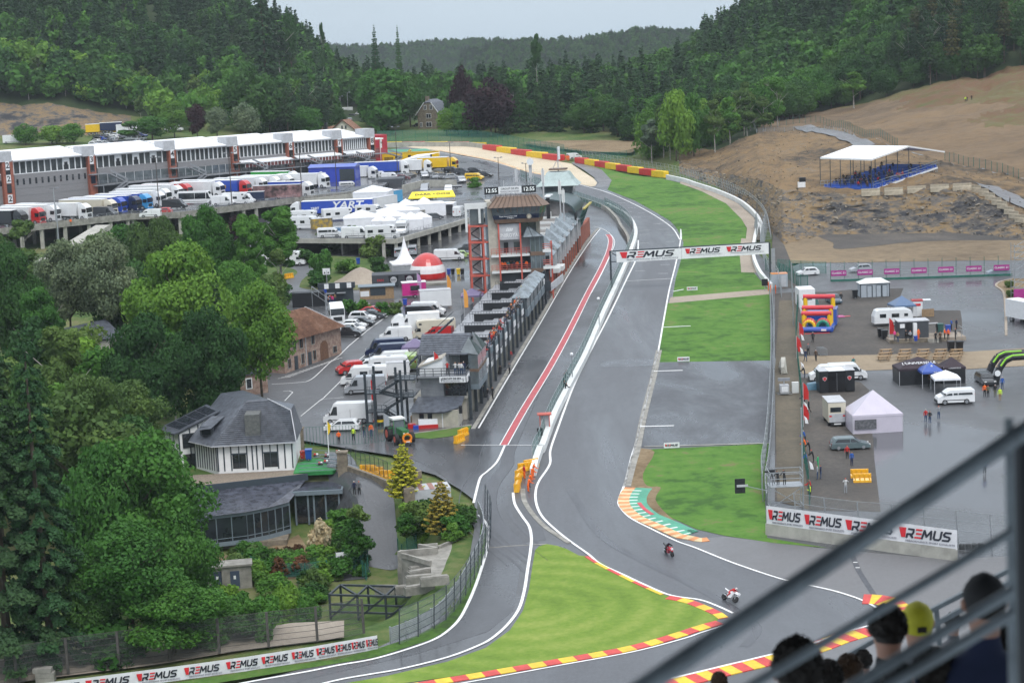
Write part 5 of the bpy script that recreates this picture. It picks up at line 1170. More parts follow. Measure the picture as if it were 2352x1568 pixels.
a,b=P2[2]+V3((-12,8,0)),P2[5]+V3((-10,10,0));mb=MB().bar(V3((a.x,a.y,9.5)),V3((b.x,b.y,11.5)),.4,6);loc_(cd,mb).bd('back_wall',conc,cd)
def za(x,y):return Hz(*ZA(x,y),CZD)
CG='vehicles and tents on the camper deck'
tW=mat('tent_white',(.78,.79,.82),.6,.05,1)
def tn(key,mk,x,y,rz,lab,s=None):return pL(key,mk,za(x,y),R(rz),lab,CG,s)
tn('vL',mV(PW,6.0,2.5),690,995,0,'large white van at the front edge of the camper deck');tn('cp1',mP(PW,7.2,2.9),1000,1000,0,'white motorhome with grey decals at the deck front corner');tn('mb1',mV(PW,5.2,2.1,win=True),390,985,0,'white minibus with dark windows at the left of the deck front')
tn('cp2',mP(PW,6.5,2.9),1230,940,-95,'white camper seen from the front behind the corner motorhome');tn('cp3',mP(PW,7),110,890,-20,'white overcab camper left of the dark trailer');tn('bx1',mB(mat('grey_yellow',(.14,.14,.14),.5,.2,1,c2=(.5,.33,.03)),4.5,2.2,2.4),300,905,20,'dark grey trailer with a yellow corner')
tn('cp4',mP(PW,7),120,820,-12,'long white camper at the left edge of the deck');tn('cp5',mP(PW,8),500,790,20,'white camper with a brown diagonal stripe under the blue lorry');tn('bl1',mB(mat('blue_graphics',(.1,.3,.6),.5,.5,1,c2=(.6,.7,.8)),2.6,1.4,1.5),515,960,0,'small trailer with sky blue graphics between vans')
tn('cp6',mP(PW,7,2.7,over=False),860,735,-15,'white low camper beside the end of the blue lorry');tn('bxw',mB(PW,9,2.5,3.2),1010,680,60,'large white box trailer with blue swirl right of the big tent');tn('blk',mC(PB_,'suv'),1080,745,10,'black car between white tents on the camper deck')
tn('swr',mB(pT('swirl',(.08,.35,.6)),4,2.4,3.2),1140,600,60,'sky blue box behind the white box trailer');tn('dks',mC(PB_,'suv'),1220,670,0,'black car behind the white gazebos');tn('vs1',mV(PW,5.5,2.4),1880,740,80,'white van at the right end of the camper deck')
tn('cpr',mP(PW,7),1530,720,200,'white camper under the yellow awning');tn('dgc',mC(PG),1600,775,10,'dark grey car behind the railing of the camper deck')
for i,(x,y,W,D,e,p,rz,lab)in enumerate([(900,640,9,7,4.2,5.6,-8,'huge white hospitality tent behind the blue lorry'),(1380,745,14,4,3.0,3.7,10,'long white awning in the middle of the deck'),(760,880,8,5,2.6,4.2,4,'wide white tent left of centre behind the vans'),(1060,865,8,4.6,2.6,4.1,0,'wide white tent right of centre behind the vans'),(960,905,3,3,2.3,3.3,0,'white and blue gazebo, left of two'),(1080,905,3,3,2.3,3.3,0,'white and blue gazebo, right of two'),(1330,895,5,4,2.4,3.9,10,'white tent behind the corner railing'),(1450,870,4,4,2.4,3.5,15,'white tent with a red doorway at the railing'),(1480,680,3,3,2.4,3.4,0,'small white gazebo below the yellow awning'),(1270,700,3,3,2.4,3.4,0,'small pointed gazebo left below the yellow awning'),(1740,720,4.5,4,2.8,3.0,80,'white awning with an open door at the deck right'),(1180,790,10,4.5,2.5,3.6,6,'broad flat white tent across the deck centre')]):
 tn('tt%d'%i,mk_tent(tW,W,D,e,p,walls=(0,1)),x,y,rz,lab)
o_=pL('yart',mT(PW,PBL,20,trailer=True),za(420,745),R(-2),'long dark blue race lorry with white letters on the camper deck',CG)
o_.rotation_euler=(0,0,R(180-4));lT('YART',o_,(-3.8,1.30,2.7),2.4,wH,rz=R(180),bold=.06,shear=.25,sx=1.25);lT('YART',o_,(3.9,1.30,2.2),.8,wH,rz=R(180),bold=.03)
o_=tH('awning','bright yellow awning roof with black letters','awning',za(1300,668),R(2))
aw=MB();aw.add([(0,0,0.6),(11.6,0,0.6),(11,3,1.9),(1.0,3,1.9),(0,0,.4),(11.6,0,.4),(11,3,1.7),(1.0,3,1.7)],[(0,1,2,3),(7,6,5,4),(0,4,5,1),(1,5,6,2),(2,6,7,3),(3,7,4,0)]);
aw.v=[(a,b,c+2.2)for a,b,c in aw.v];aw.bd('roof',mat('awning_yellow',(.85,.68,.03),.5,.06,1),o_)
for x in(.3,5.6,11.3):MB().bar((x,.2,0),(x,.2,2.6),.08,.08).bd('pole',lG,o_)
lT('DARK   DOG',o_,(6.0,1.45,3.5),1.25,bK,tilt=R(-66),bold=.02,sx=1.2)
ms=MB();ms.poly([(6.0,1.6,3.6),(6.4,1.9,3.7),(6.8,1.5,3.55),(6.2,1.5,3.52)]);ms.bd('emblem',bK,o_)
def zg(x,y,h=0):return G(*ZA(x,y),h)
UG='vehicles in the upper yard behind the camper deck'
for k,m,x,y,rz,lab in[('blt',mT(PW,PBL,16),1000,265,-6,'long royal blue articulated lorry in the upper yard'),('yl1',mT(PY,PY,12),1640,215,-14,'yellow race lorry with a white awning on its side'),('wtr',mT(PW,PW,13),1320,250,-8,'white tractor lorry beside the yellow lorry'),('wt2',mT(PW,PW,13),690,325,-14,'white lorry right of the blue tent'),('vw5',mV(PW,5,2.1),960,305,-8,'white van under the blue articulated lorry'),('vw5',mV(PW),1090,320,-8,'second white van under the blue articulated lorry'),('vw6',mV(PS,4.6,1.9,win=True),1480,300,-80,'silver people carrier by the retaining wall rail'),('cg1',mC(PG,'suv'),1570,300,-80,'grey car right of the silver people carrier'),('cs1',mC(PS),1610,300,-90,'silver car in the upper row'),('cg2',mC(PG,'suv'),1680,308,-90,'dark grey car in the upper row'),('cs1',mC(PS),1760,308,200,'last silver car of the upper row'),('cb1',mC(PB_,'suv'),1800,235,-20,'black car behind the lamp post by the yellow lorry'),('cg1',None,1920,250,-25,'dark grey car by the track rail, first of three'),('cb1',None,2070,245,-25,'black pickup by the track rail, second of three'),('cb1',None,2180,290,-25,'black car by the track rail, third of three'),('vy1',mV(PY,5.2,2.0,win=True),2060,325,-20,'yellow van beside the small bush'),('cs5',mV(PS,4.8,1.9),1900,355,-75,'silver van at the end of the retaining wall'),('ctr',mC(PG),900,360,-12,'grey car above the dark stair block'),('vwy',mV(PW,5.4,2.3,win=True),610,435,10,'white and yellow minibus behind the wall railing'),('cdk',mC(PB_),2130,470,-20,'black car in the yard beside the aerials')if False else('cs1',None,1225,300,-12,'silver car between white vans in the upper yard'),('cra',mC(pT('maroon',(.15,.03,.04))),1240,320,-5,'maroon car behind the wall rail')]:
 pL(k,m,zg(x,y),R(rz),lab,UG)
for k,m,x,y,rz,lab in[('vd1',mV(PS,5.2,2.3),1490,465,-95,'grey silver van driving below the retaining wall'),('vd2',mV(PW,4.6,1.9,win=True),1760,465,-90,'pale people carrier with a trailer below the wall'),('trl',mB(PG,3,1.6,.6),1850,430,180,'low grey trailer behind the pale people carrier'),('vd3',mV(PW,4.5,1.9),1480,555,-40,'white van below the grey van, left one'),('vd3',None,1550,540,-60,'white van below the grey van, right one'),('cdd',mC(PG),1410,565,-50,'dark grey car beside the two white vans')]:
 pL(k,m,zg(x,y,.3),R(rz),lab,UG)
for p,lab in((zg(1000,160),'yellow hospitality unit behind the blue articulated lorry, left one'),(zg(1240,150),'yellow hospitality unit with dark doors behind the blue articulated lorry')):
 o_=tH('hospitality_unit',lab,'trailer',p,R(-5));MB().bx(0,11,0,3,.3,3.7).bd('body',PY,o_);MB().bx(4,5,-.04,.02,.6,3).bd('door',bK,o_);MB().bx(8,8.9,-.04,.02,.6,3).bd('door',bK,o_);MB().bx(-.1,11.1,-.1,3.1,3.65,3.8).bd('roof',PY,o_);MB().bx(.6,3.4,-.04,.02,1.2,2.6).bd('lettering_panel',mat('dk_yellow',(.25,.15,.01),.5,.3,2),o_)
o_=tH('awning','white sloping awning fixed to the yellow lorry','awning',zg(1200,185),R(-4));a=MB();a.add([(0,0,2.2),(9.5,-1,3.8),(12.5,3,4.1),(5,4,3.6)],[(0,1,2,3)]);a.add([(0,0,2.0),(9.5,-1,2.2),(9.5,-1,3.8),(0,0,2.2)],[(0,1,2,3)]);a.bd('canopy',tW,o_);MB().bar((9.4,-1,0),(9.4,-1,3.8),.1,.1).bd('pole',lG,o_)
hs=G(985,296);o_=tH('stone_house','tall stone house with a steep grey gabled roof among the trees','house',hs,R(-28))
sH=mat('grey_stone_wall',(.19,.16,.12),.9,.3,1.2,bump=.4)
MB().bx(-4.6,4.6,0,8.5,-1,5.6).bd('wall',sH,o_)
MB().ext([(-4.6,5.6),(4.6,5.6),(1.6,9.4),(-1.6,9.4)],0.05,8.4).bd('gable',sH,o_)
MB().add([(-5.3,-.4,5.0),(-1.5,-.2,9.8),(-1.5,8.9,9.8),(-5.3,9,5.0)],[(0,1,2,3)]).add([(5.3,-.4,5.0),(1.5,-.2,9.8),(1.5,8.9,9.8),(5.3,9,5.0)],[(3,2,1,0)]).add([(-1.5,-.2,9.8),(1.5,-.2,9.8),(0,1.6,10.9),(0,7.2,10.9),(-1.5,8.9,9.8),(1.5,8.9,9.8)],[(0,1,2),(1,5,3,2),(0,2,3,4),(4,3,5)]).bd('roof',slate,o_)
MB().bx(-2.4,-1.2,2.5,3.6,8,12).bd('chimney',sH,o_);MB().bar((-5.3,-.42,5),(-1.5,-.22,9.8),.1,.25).bar((5.3,-.42,5),(1.5,-.22,9.8),.1,.25).bd('bargeboard',wH,o_)
for x,z,w,h in((-1.2,7.2,1.0,1.5),(1.4,7.2,1.0,1.5),(0.2,4.0,1.9,1.5),(0.2,.8,2.2,1.6),(-3.2,.8,.8,1.5)):
 MB().bx(x-w/2-.12,x+w/2+.12,-.06,.05,z-.12,z+h+.12).bd('window_frame',wH,o_);MB().bx(x-w/2,x+w/2,-.1,-.03,z,z+h).bd('window',gL,o_);MB().bx(x-.05,x+.05,-.13,-.09,z,z+h).bd('glazing_bar',wH,o_)
pL('chb',mC(PB_),G(960,291),R(200),'dark car parked beside the stone house')
o_=tH('chalet','cream chalet with red brown tiled roof behind the pit building','house',G(795,318),R(-15))
cream=mat('cream_render',(.62,.58,.50),.8,.06,1);tile=mat('red_brown_tiles',(.24,.11,.07),.8,.3,2,bump=.4,c2=(.32,.18,.12))
MB().bx(-6,3.4,0,7,-1,3).bd('wall',cream,o_);MB().ext([(-5.4,3),(3.4,3),(-1,6.4)],0.05,6.9).bd('gable',cream,o_)
MB().add([(-6.2,-.5,2.6),(-1,-.5,6.7),(-1,7.6,6.7),(-6.2,7.6,2.6)],[(0,1,2,3)]).add([(4.2,-.5,2.6),(-1,-.5,6.7),(-1,7.6,6.7),(4.2,7.6,2.6)],[(3,2,1,0)]).bd('roof',tile,o_)
MB().bar((-6.2,-.52,2.6),(-1,-.52,6.7),.1,.25).bar((4.2,-.52,2.6),(-1,-.52,6.7),.1,.25).bd('timber_edge',mat('brown_timber',(.14,.07,.04),.7,.2,3),o_)
for x in(-1.6,-.2):MB().bx(x,x+.6,-.08,.03,3.4,4.6).bd('window',gL,o_)
MB().bx(-9,-7.6,1,2.2,-1,6).bd('chimney',slate,o_);MB().bx(-11,-6,.5,6,-1,2.5).bd('side_wing',cream,o_);MB().add([(-12,0,2),(-6,0,2.6),(-6,6.5,4.4),(-11,6.5,4.2)],[(0,1,2,3)]).bd('wing_roof',tile,o_)
sX('far_road',[(800,322),(858,322),(862,300),(848,285),(858,272),(838,262),(800,258),(790,268),(812,280),(795,295)],.06,asph_g)
for i,(x,y,rz,k,m,lab)in enumerate([(858,296,90,'fr1',mC(PB_),'black car at the edge of the far road, nearest'),(861,288,90,'fr1',None,'black car at the edge of the far road, farthest'),(822,266,180,'fr2',mC(PW),'white car at the top of the far road'),(807,270,160,'fr3',mC(PG),'grey car at the top of the far road'),(803,279,100,'fr4',mC(PS),'silver car halfway down the far road'),(800,312,20,'fr2',None,'white car at the bottom of the far road'),(795,260,180,'fr5',mV(PW),'white van parked above the far road')]):
 pL(k,m,G(x,y,.1),R(rz),lab,'cars on the far road')
sl=xi(230)
UP='cars in the sloping car park above the white roofs'
cols_=[PW,PS,PG,PB_,PW,PS,PG,PBL];cn=['white','silver','grey','black','white','silver','grey','blue']
k=0
for r_ in range(8):
 for c_ in range(9):
  D=205+c_*13+r_*3;p=tersurf(1,.45+r_*.06,xi(D));j=rnd.randrange(8)
  if rnd.random()<.12:continue
  pL('up%d'%j,mC(cols_[j]),p+V3((0,0,.2)),R(rnd.choice([-30,150])),'%s car in the crowded car park on the bank'%cn[j],'%s cars in the crowded car park on the bank'%cn[j]);k+=1
for x,f_,key,m,rz,lab in((232,.96,'uy',mT(PY,PY,11),15,'yellow lorry at the foot of the rock cutting'),(265,.96,'un',mT(PN_,PN_,11),10,'dark blue lorry beside the yellow one at the cutting'),(290,.95,'uw',mV(PW,7,3),10,'white camper right of the dark blue lorry on the bank'),(325,.98,'uc',mP(PW),5,'white motorhome half hidden in the bank trees'),(400,1,'uc',None,0,'white motorhome highest on the wooded bank'),(30,.8,'uw',None,0,'white camper left of the bank trees')):
 pL(key,m,tersurf(1,f_,xi(x))+V3((0,0,.3)),R(rz),lab,'vehicles by the rock cutting')
def B(n,m,p,*a):return MB().bx(*a).bd(n,m,p)
def BARS(n,m,p,segs,w=.06,h=None):
 b=MB()
 for s in segs:b.bar(s[0],s[1],w,h or w)
 return b.bd(n,m,p)
beige=mat('beige_render',(.42,.39,.33),.85,.12,1.2);corr=mat('corrugated_steel',(.30,.31,.33),.4,.1,1,metal=.3)
rT=mat('red_steel',(.50,.10,.07),.5,.15,1);bW=mat('brown_cladding',(.15,.095,.065),.5,.12,1,bump=.1)
gravelr=mat('gravel_roof',(.17,.16,.15),.9,.3,4);bT=mat('blue_grey_steel',(.16,.20,.23),.5,.1,1)
def sK(mb,pts,w,m,sh,x0,z0,k,y0,y1):
 for a,b in zip(pts[:-1],pts[1:]):
  a,b=V3((a[0],0,a[1])),V3((b[0],0,b[1]));d=(b-a).normalized();n=V3((-d.z,0,d.x))*w/2;a=a-d*w*.3;b=b+d*w*.3
  q=[a+n,a-n,b-n,b+n];q=[((v.x+v.z*sh)*k+x0,v.z*k+z0)for v in q]
  mb.add([(x,y0,z)for x,z in q]+[(x,y1,z)for x,z in q],[(0,1,2,3),(7,6,5,4),(0,4,5,1),(1,5,6,2),(2,6,7,3),(3,7,4,0)],m)
ink=mat('print_black',(.02,.022,.035),.5,.05,1);rink=mat('print_red',(.62,.02,.03),.5,.05,1);gink=mat('print_grey',(.22,.22,.26),.6,.05,1)
WMK={}
def wM(parent,x,z,k,y=-.03,small=True,xs=1,rz=0):
 """red slab, R, red E of three bars, M, U, S; x,z = lower left; k = letter height"""
 key=round(k,2)
 if key not in WMK:
  b=MB();r=MB();w=.19;sh=.22
  L=lambda pts,mb=b,ww=w:sK(mb,pts,ww,0,sh,0,0,k,-.012,.012)
  r.add([(a*k,yy,c*k)for yy in(-.012,.012)for a,c in((-.1,1.02),(.62,1.02),(.5,.02),(.12,.02))],[(3,2,1,0),(4,5,6,7),(0,1,5,4),(1,2,6,5),(2,3,7,6),(3,0,4,7)])
  L([(.62,.05),(.62,.38),(1.1,.4),(1.18,.6),(1.15,.88),(.66,.9)]);L([(.9,.38),(1.2,.06)])
  for zz in(.1,.5,.9):L([(1.42+(.08 if zz==.5 else 0),zz),(1.95,zz)],r,.17)
  L([(2.1,.06),(2.2,.9),(2.5,.3),(2.85,.9),(2.95,.06)]);L([(3.2,.93),(3.2,.25),(3.32,.1),(3.72,.1),(3.84,.25),(3.84,.93)])
  L([(4.72,.9),(4.2,.9),(4.1,.7),(4.2,.53),(4.62,.47),(4.72,.3),(4.62,.1),(4.08,.1)])
  WMK[key]=(b,r)
 b,r=WMK[key]
 if not isinstance(b,bpy.types.Mesh):
  mm=[]
  for q,m in((b,ink),(r,rink)):
   me=bpy.data.meshes.new('wordmark');me.from_pydata(q.v,[],q.f);me.materials.append(m);mm.append(me)
  WMK[key]=mm;b,r=mm
 for q in(lK('wordmark',b,parent,(x,y,z)),lK('wordmark_red',r,parent,(x,y,z))):q.scale=(xs,1,1);q.rotation_euler=(0,0,rz)
 if small:lT('PERFORMANCE SPORT EXHAUSTS',parent,(x+2.9*k*xs*math.cos(rz),y+2.9*k*xs*math.sin(rz),z-.30*k),.27*k,gink,rz=rz,sx=1.15*xs)
A,Bq=G(1080,963),G(1322,593);O,AN,LN=frm(A,Bq)
ux=V3((math.cos(AN),math.sin(AN),0));vx=V3((-math.sin(AN),math.cos(AN),0))
def UV(u,v,z=0):p=O+ux*u+vx*v;p.z=gz(p.x,p.y)+z;return p
SL=gz(*(O+ux)[:2])-gz(O.x,O.y)
pr=tH('pit_row','old pit garages with dark posts and a stepped spectator terrace on top','building',O,AN)
pr.rotation_euler=M4 .Identity(3).to_euler();
pr.matrix_world=M4 .Translation(O)@M4 .Rotation(AN,4,'Z')@M4 .Rotation(-math.atan(SL),4,'Y')
EX=(14,86)
B('wall',grey,pr,EX[0],EX[1],.55,9.0,-1,2.8);B('front_wall',beige,pr,EX[0],EX[1],.55,1.0,2.8,4.5)
nb=15;st=(EX[1]-EX[0])/nb
for i in range(nb+1):
 u=EX[0]+i*st
 B('post',dK,pr,u-.17,u+.17,-.25,.1,-1,6.0)
 if i<nb:
  B('pier',cL,pr,u+1.0,u+2.6,.25,.6,-1,2.3);B('garage_door',dK,pr,u+2.7,u+st-.1,.5,.6,-.5,2.2)
  B('fascia_panel',wH,pr,u+.3,u+st-.3,.2,.55,2.35,3.0)
  B('window',gB,pr,u+.25,u+st-.25,.3,.56,3.1,4.5)
  if i%2==0:B('white_board',wH,pr,u+.6,u+2.6,-.3,-.22,4.0,4.9)
  for k,(v0,v1,z)in enumerate(((.2,2,5.0),(2,3.4,4.75),(3.4,5.0,4.5),(5.0,7.0,4.2),(7.0,8.8,3.7),(8.8,9.9,2.9))):B('terrace_step',mat('terrace_grey',(.27,.28,.30),.5,.15,1)if i%3 else grey,pr,u,u+st,v0,v1,z-1.6,z+.12*(i%2))
  if i%2==1:
   B('divider_wall',bK,pr,u,u+.25,1.2,6.6,4.3,5.5)
   BARS('railing',dK,pr,[((u+1.6,v,4.4),(u+1.6,v,5.6))for v in np.arange(1.2,7.6,.45)]+[((u+1.6,1.2,5.6),(u+1.6,7.4,5.6))],.05)
   BARS('stair_railing',dK,pr,[((u+1.7+q*.5,8.9,3.9),(u+1.7+q*.5,8.9,5.0))for q in range(5)]+[((u+1.7,8.9,5.0),(u+3.7,8.9,5.0))],.05)
B('parapet',bT,pr,EX[0],EX[1],.05,.2,4.5,5.4);BARS('front_railing',dK,pr,[((EX[0],.1,5.9),(EX[1],.1,5.9))],.08)
for i in(9,10,11,12,13):
 u=EX[0]+i*st;B('lookout',bT,pr,u+.6,u+st-.6,-.6,2.0,3.0,4.2);B('lookout_window',gB,pr,u+.7,u+st-.7,-.5,1.9,4.2,6.1)
 MB().add([(u+.4,-.8,6.1),(u+st-.4,-.8,6.1),(u+st-.4,2.2,6.1),(u+.4,2.2,6.1),(u+st/2,.7,7.2)],[(0,1,4),(1,2,4),(2,3,4),(3,0,4)]).bd('lookout_roof',mat('pale_glass',(.17,.20,.22),.15,.3,1),pr)
eh=tH('pit_end_house','grey end building of the pits with slate roof, balcony and white name board','building',O,AN);eh.matrix_world=pr.matrix_world.copy()
B('lower_wall',beige,eh,0,14,.4,7.5,-1,3.0);B('slab',cL,eh,-.4,14,.1,6.5,2.95,3.2)
B('glazing',gL,eh,.3,14,.4,3.3,3.2,5.4);B('corrugated_wall',corr,eh,-.2,14,3.3,6.4,3.1,6.1)
for k in range(15):B('corrugation',corr,eh,-.26,-.2,3.35,6.35,3.15+k*.2,3.25+k*.2)
for v in(.4,1.3,2.3,3.25):B('mullion',dK,eh,.2,.32,v-.05,v+.05,3.2,5.4)
B('glazing_rail',dK,eh,.2,.3,.4,3.3,4.0,4.1)
B('balcony',grey,eh,-1.2,3,0,6.6,6.0,6.2)
BARS('balcony_railing',dK,eh,[((-1.2,0,z),(-1.2,6.6,z))for z in(6.5,6.9,7.25)]+[((-1.2,v,6.2),(-1.2,v,7.25))for v in np.arange(0,6.7,1.1)]+[((-1.2,0,z),(4,0,z))for z in(6.6,7.25)],.08)
nb_=B('name_board',wH,eh,-1.34,-1.24,.1,3.6,5.35,6.15);lT('CIRCUIT DE SPA',eh,(-1.37,1.95,5.88),.36,ink,rz=R(-90),bold=.01);lT('FRANCORCHAMPS',eh,(-1.37,1.95,5.55),.27,gink,rz=R(-90))
for v in(.42,3.3):lT('§',eh,(-1.37,v,5.75),.5,ink,rz=R(-90))
B('name_board',wH,eh,-1.2,.9,-.1,0,5.35,6.15)
B('upper_wall',lG,eh,3.2,10,.2,6.6,6.1,8.6);B('door_glass',gB,eh,3.05,3.2,1.6,2.9,6.2,8.3);B('doorway',bK,eh,3.05,3.2,.3,1.5,6.2,8.4)
MB().extx([(3.2,6.2),(6.3,6.2),(6.3,7.3),(5.6,8.0),(3.2,8.5)],-.6,4).bd('stair_housing',wH,eh);MB().extx([(3.1,8.5),(3.2,8.65),(6.5,7.5),(6.4,7.3)],-.8,4).bd('housing_roof',mat('beige_roof',(.38,.35,.30),.8,.2,1),eh)
MB().ext([(2.0,8.4),(5.4,10.6),(5.7,10.6),(11.5,8.8),(11.4,8.5),(5.6,10.2)],0.2,6.9).bd('slate_roof',slate,eh)
for k in range(9):B('slate_course',slate,eh,2.1+k*.36,2.4+k*.36,.15,6.95,8.50+k*.233,8.545+k*.233)
for u in(2.2,6):
 MB().add([(u,-1.2,8.3),(u+3.5,-1.2,8.3),(u+3.5,1.2,8.6),(u,1.2,8.6),(u+1.8,.3,10.4)],[(0,1,4),(1,2,4),(2,3,4),(3,0,4)]).bd('glass_pyramid',gB,eh)
 B('bay_window',gB,eh,u,u+3.5,-1.1,.2,4.2,8.3);B('bay_band',bT,eh,u-.05,u+3.55,-1.15,.2,3.6,4.3);B('bay_band',bW,eh,u-.03,u+3.53,-1.13,.2,6.0,6.4)
for u in(0,4.7,9.4,13):B('post',dK,eh,u-.2,u+.2,-.35,.05,-1.2,5.9);B('pier',cL,eh,u+.9,u+2.4,.1,.42,-1,2.95)
cb=tH('store_cabin','beige cabin with a slate lean-to roof at the foot of the pit end house','cabin',O,AN);cb.matrix_world=pr.matrix_world.copy()
B('wall',beige,cb,-4.2,0,.9,7.0,-1,2.3);MB().add([(-4.8,7.3,2.2),(-4.8,2.5,2.2),(-3.6,.5,2.6),(-.3,.5,3.3),(-.3,6.8,3.3)],[(0,1,2,3,4)]).add([(-4.8,7.3,2.05),(-4.8,2.5,2.05),(-3.6,.5,2.45)],[(0,1,2)]).bd('roof',slate,cb)
for v in(4.6,5.7):B('window',gL,cb,-4.28,-4.15,v-.3,v+.3,.8,2.0)
B('downpipe',wH,cb,-4.3,-4.2,2.9,3.0,0,2.1)
os_=tH('outside_stair','dark steel zigzag stair on tall posts left of the pit end house','staircase',O,AN);os_.matrix_world=pr.matrix_world.copy()
for v,u in((13.2,-3.2),(12.0,-3.6),(9.4,-1.5),(8.4,-3.4),(13.0,1.5),(9.0,3.0)):B('post',dK,os_,u-.15,u+.15,v-.15,v+.15,-1,7.2 if v>11.5 else 7.6)
for z,v0,v1,u0,u1 in((1.9,10.5,13.2,-3.4,-1.5),(3.9,6.8,9.4,-3.4,-.5),(4.4,11.3,13.2,-3.4,-1),(6.1,6.6,9.4,-3,0)):B('landing',dK,os_,u0,u1,v0,v1,z,z+.15);BARS('landing_railing',dK,os_,[((u0,v0,z+q),(u0,v1,z+q))for q in(.5,1.05)]+[((u0,v,z),(u0,v,z+1.05))for v in np.arange(v0,v1+.1,.65)],.05)
for(va,za,vb,zb)in((7.6,4.0,11,2.0),(11.6,4.4,8.6,6.1),(9.2,3.9,11.6,4.5),(11,1.9,8.2,0)):
 b=MB();n=9
 for k in range(n):b.cb(-2.2,va+(vb-va)*k/n,za+(zb-za)*k/n,1.1,.32,.05)
 b.bar((-2.8,va,za),(-2.8,vb,zb),.06,.25);b.bar((-1.6,va,za),(-1.6,vb,zb),.06,.25);b.bar((-2.8,va,za+1),(-2.8,vb,zb+1),.05,.05);b.bar((-2.8,va,za+.5),(-2.8,vb,zb+.5),.04,.04);b.bd('stair_flight',dK,os_)
BARS('ramp_rail',dK,os_,[((-.5,6.7,7.0),(3,6.9,8.4)),((-.5,6.7,6.4),(3,6.9,7.8))]+[((q,6.8,5.2),(q,6.8,7.4+q*.4))for q in(0,1,2,3)],.12)
for u in(30,48):
 b=MB()
 for k in range(10):b.cb(u,10.2+k*.5,4.6-k*.42,1.6,.5,.06)
 for q in(-.8,.8):
  b.bar((u+q,10,4.7),(u+q,15,.4),.06,.25);b.bar((u+q,10,5.8),(u+q,15,1.5),.06,.06)
 b.bd('back_stair',dK,pr)
TO=G(1137,692);tw_=tH('control_tower','control tower with bronze cabin, red balconies and clock board on top','tower',TO,R(4))
def tb_(n,m,x0,x1,y0,y1,z0,z1,p=tw_):return B(n,m,p,x0,x1,y0,y1,z0,z1)
tb_('core',beige,-.6,1.1,.5,8,-1,17.6);tb_('rear_wall',beige,1.1,9,4,8,-1,14)
tb_('floor_slab',cW,-.3,6.6,-.3,5,7.9,8.3);tb_('floor_slab',cW,-.3,6.9,-.3,5,5.0,5.4);tb_('floor_slab',cW,8.9,10.4,-.6,3,8.4,8.9);tb_('floor_slab',cW,8.9,10.6,-.6,3,5.4,5.9)
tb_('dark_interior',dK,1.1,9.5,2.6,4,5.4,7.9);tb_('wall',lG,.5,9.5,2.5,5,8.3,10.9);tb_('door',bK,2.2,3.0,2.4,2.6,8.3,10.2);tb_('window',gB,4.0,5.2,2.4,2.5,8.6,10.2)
tb_('advert_panel',lG,1.2,5.0,.3,2.6,10.9,13.7);lT('UNIROYAL',tw_,(3.1,.25,11.65),.95,wH,bold=.02,sx=.85)
fl=MB()
for k in range(4):fl.add([(2.5+k*.3,.27,12.4),(2.75+k*.3,.27,12.4),(2.95+k*.3,.27,13.1-.1*k),(2.75+k*.3,.27,13.0)],[(0,1,2,3)])
fl.bd('claw_emblem',wH,tw_)
tb_('window',gL,5.3,8,.6,2.6,11.4,13.8);tb_('lower_block',mat('dark_cladding',(.06,.065,.075),.6,.1,1),0,10,1,8,-1,5)
for x in(1.2,5.05,8.0,10.5):tb_('red_column',rT,x-.13,x+.13,-.35,-.1,3.6 if x<10 else 0,13.8 if x<6 else 10.4)
for z in(8.3,5.4):
 BARS('red_railing',rT,tw_,[((-.3,-.35,z+q),(6.8,-.35,z+q))for q in(.4,.75,1.1)]+[((x,-.35,z),(x,-.35,z+1.1))for x in np.arange(-.3,6.8,.9)],.07)
 BARS('red_railing',rT,tw_,[((8.9,-.6,z+.5+q),(10.6,-.6,z+.5+q))for q in(.4,.75,1.1)]+[((10.6,-.6,z+.5+q),(10.6,3,z+.5+q))for q in(.4,.75,1.1)],.1)
tb_('bronze_bay',bW,6.7,9.3,-.5,2,4.9,5.6);tb_('bronze_bay',bW,6.7,9.3,-.5,2,7.9,8.6);tb_('bay_glazing',gB,6.8,9.2,-.4,2,5.6,11.3)
for x in(6.75,7.6,8.4,9.2):tb_('bay_mullion',bT,x-.05,x+.05,-.48,-.4,5.6,11.3)
MB().add([(5.4,-.9,11.3),(9.0,-.9,11.3),(9.0,2.5,11.3),(5.4,2.5,11.3),(6.5,.8,13.2)],[(0,1,4),(1,2,4),(2,3,4),(3,0,4)]).bd('glass_pyramid',mat('pale_glass',(.17,.20,.22),.15,.3,1),tw_)
BARS('pyramid_frame',dK,tw_,[((5.4,-.92,11.32),(6.5,.8,13.25)),((9.0,-.92,11.32),(6.5,.8,13.25)),((5.4,-.95,11.3),(9,-.95,11.3)),((7.2,-.93,11.3),(6.5,.8,13.25))],.09)
cbn=MB();lo=[(.6,-.2),(8.3,-.2),(9.3,1.8),(9.3,6),(.4,6)];hi=[(-.2,-1.2),(8.8,-1.2),(10.2,1.4),(10.2,7),(-.2,7)]
def ring(mb,a,za,b,zb,m=0):n=len(a);mb.add([(x,y,za)for x,y in a]+[(x,y,zb)for x,y in b],[(i,(i+1)%n,n+(i+1)%n,n+i)for i in range(n)],m)
mid=lambda t:[(a[0]+(b[0]-a[0])*t,a[1]+(b[1]-a[1])*t)for a,b in zip(lo,hi)]
c1=MB();ring(c1,mid(0),13.9,mid(.2),14.6);c1 .add([(x,y,13.9)for x,y in lo],[(4,3,2,1,0)]);c1 .bd('cabin_base',bW,tw_)
c2=MB();ring(c2,mid(.2),14.6,mid(.5),15.4);c2 .bd('sign_band',mat('navy_panel',(.01,.02,.05),.3,.1,1),tw_)
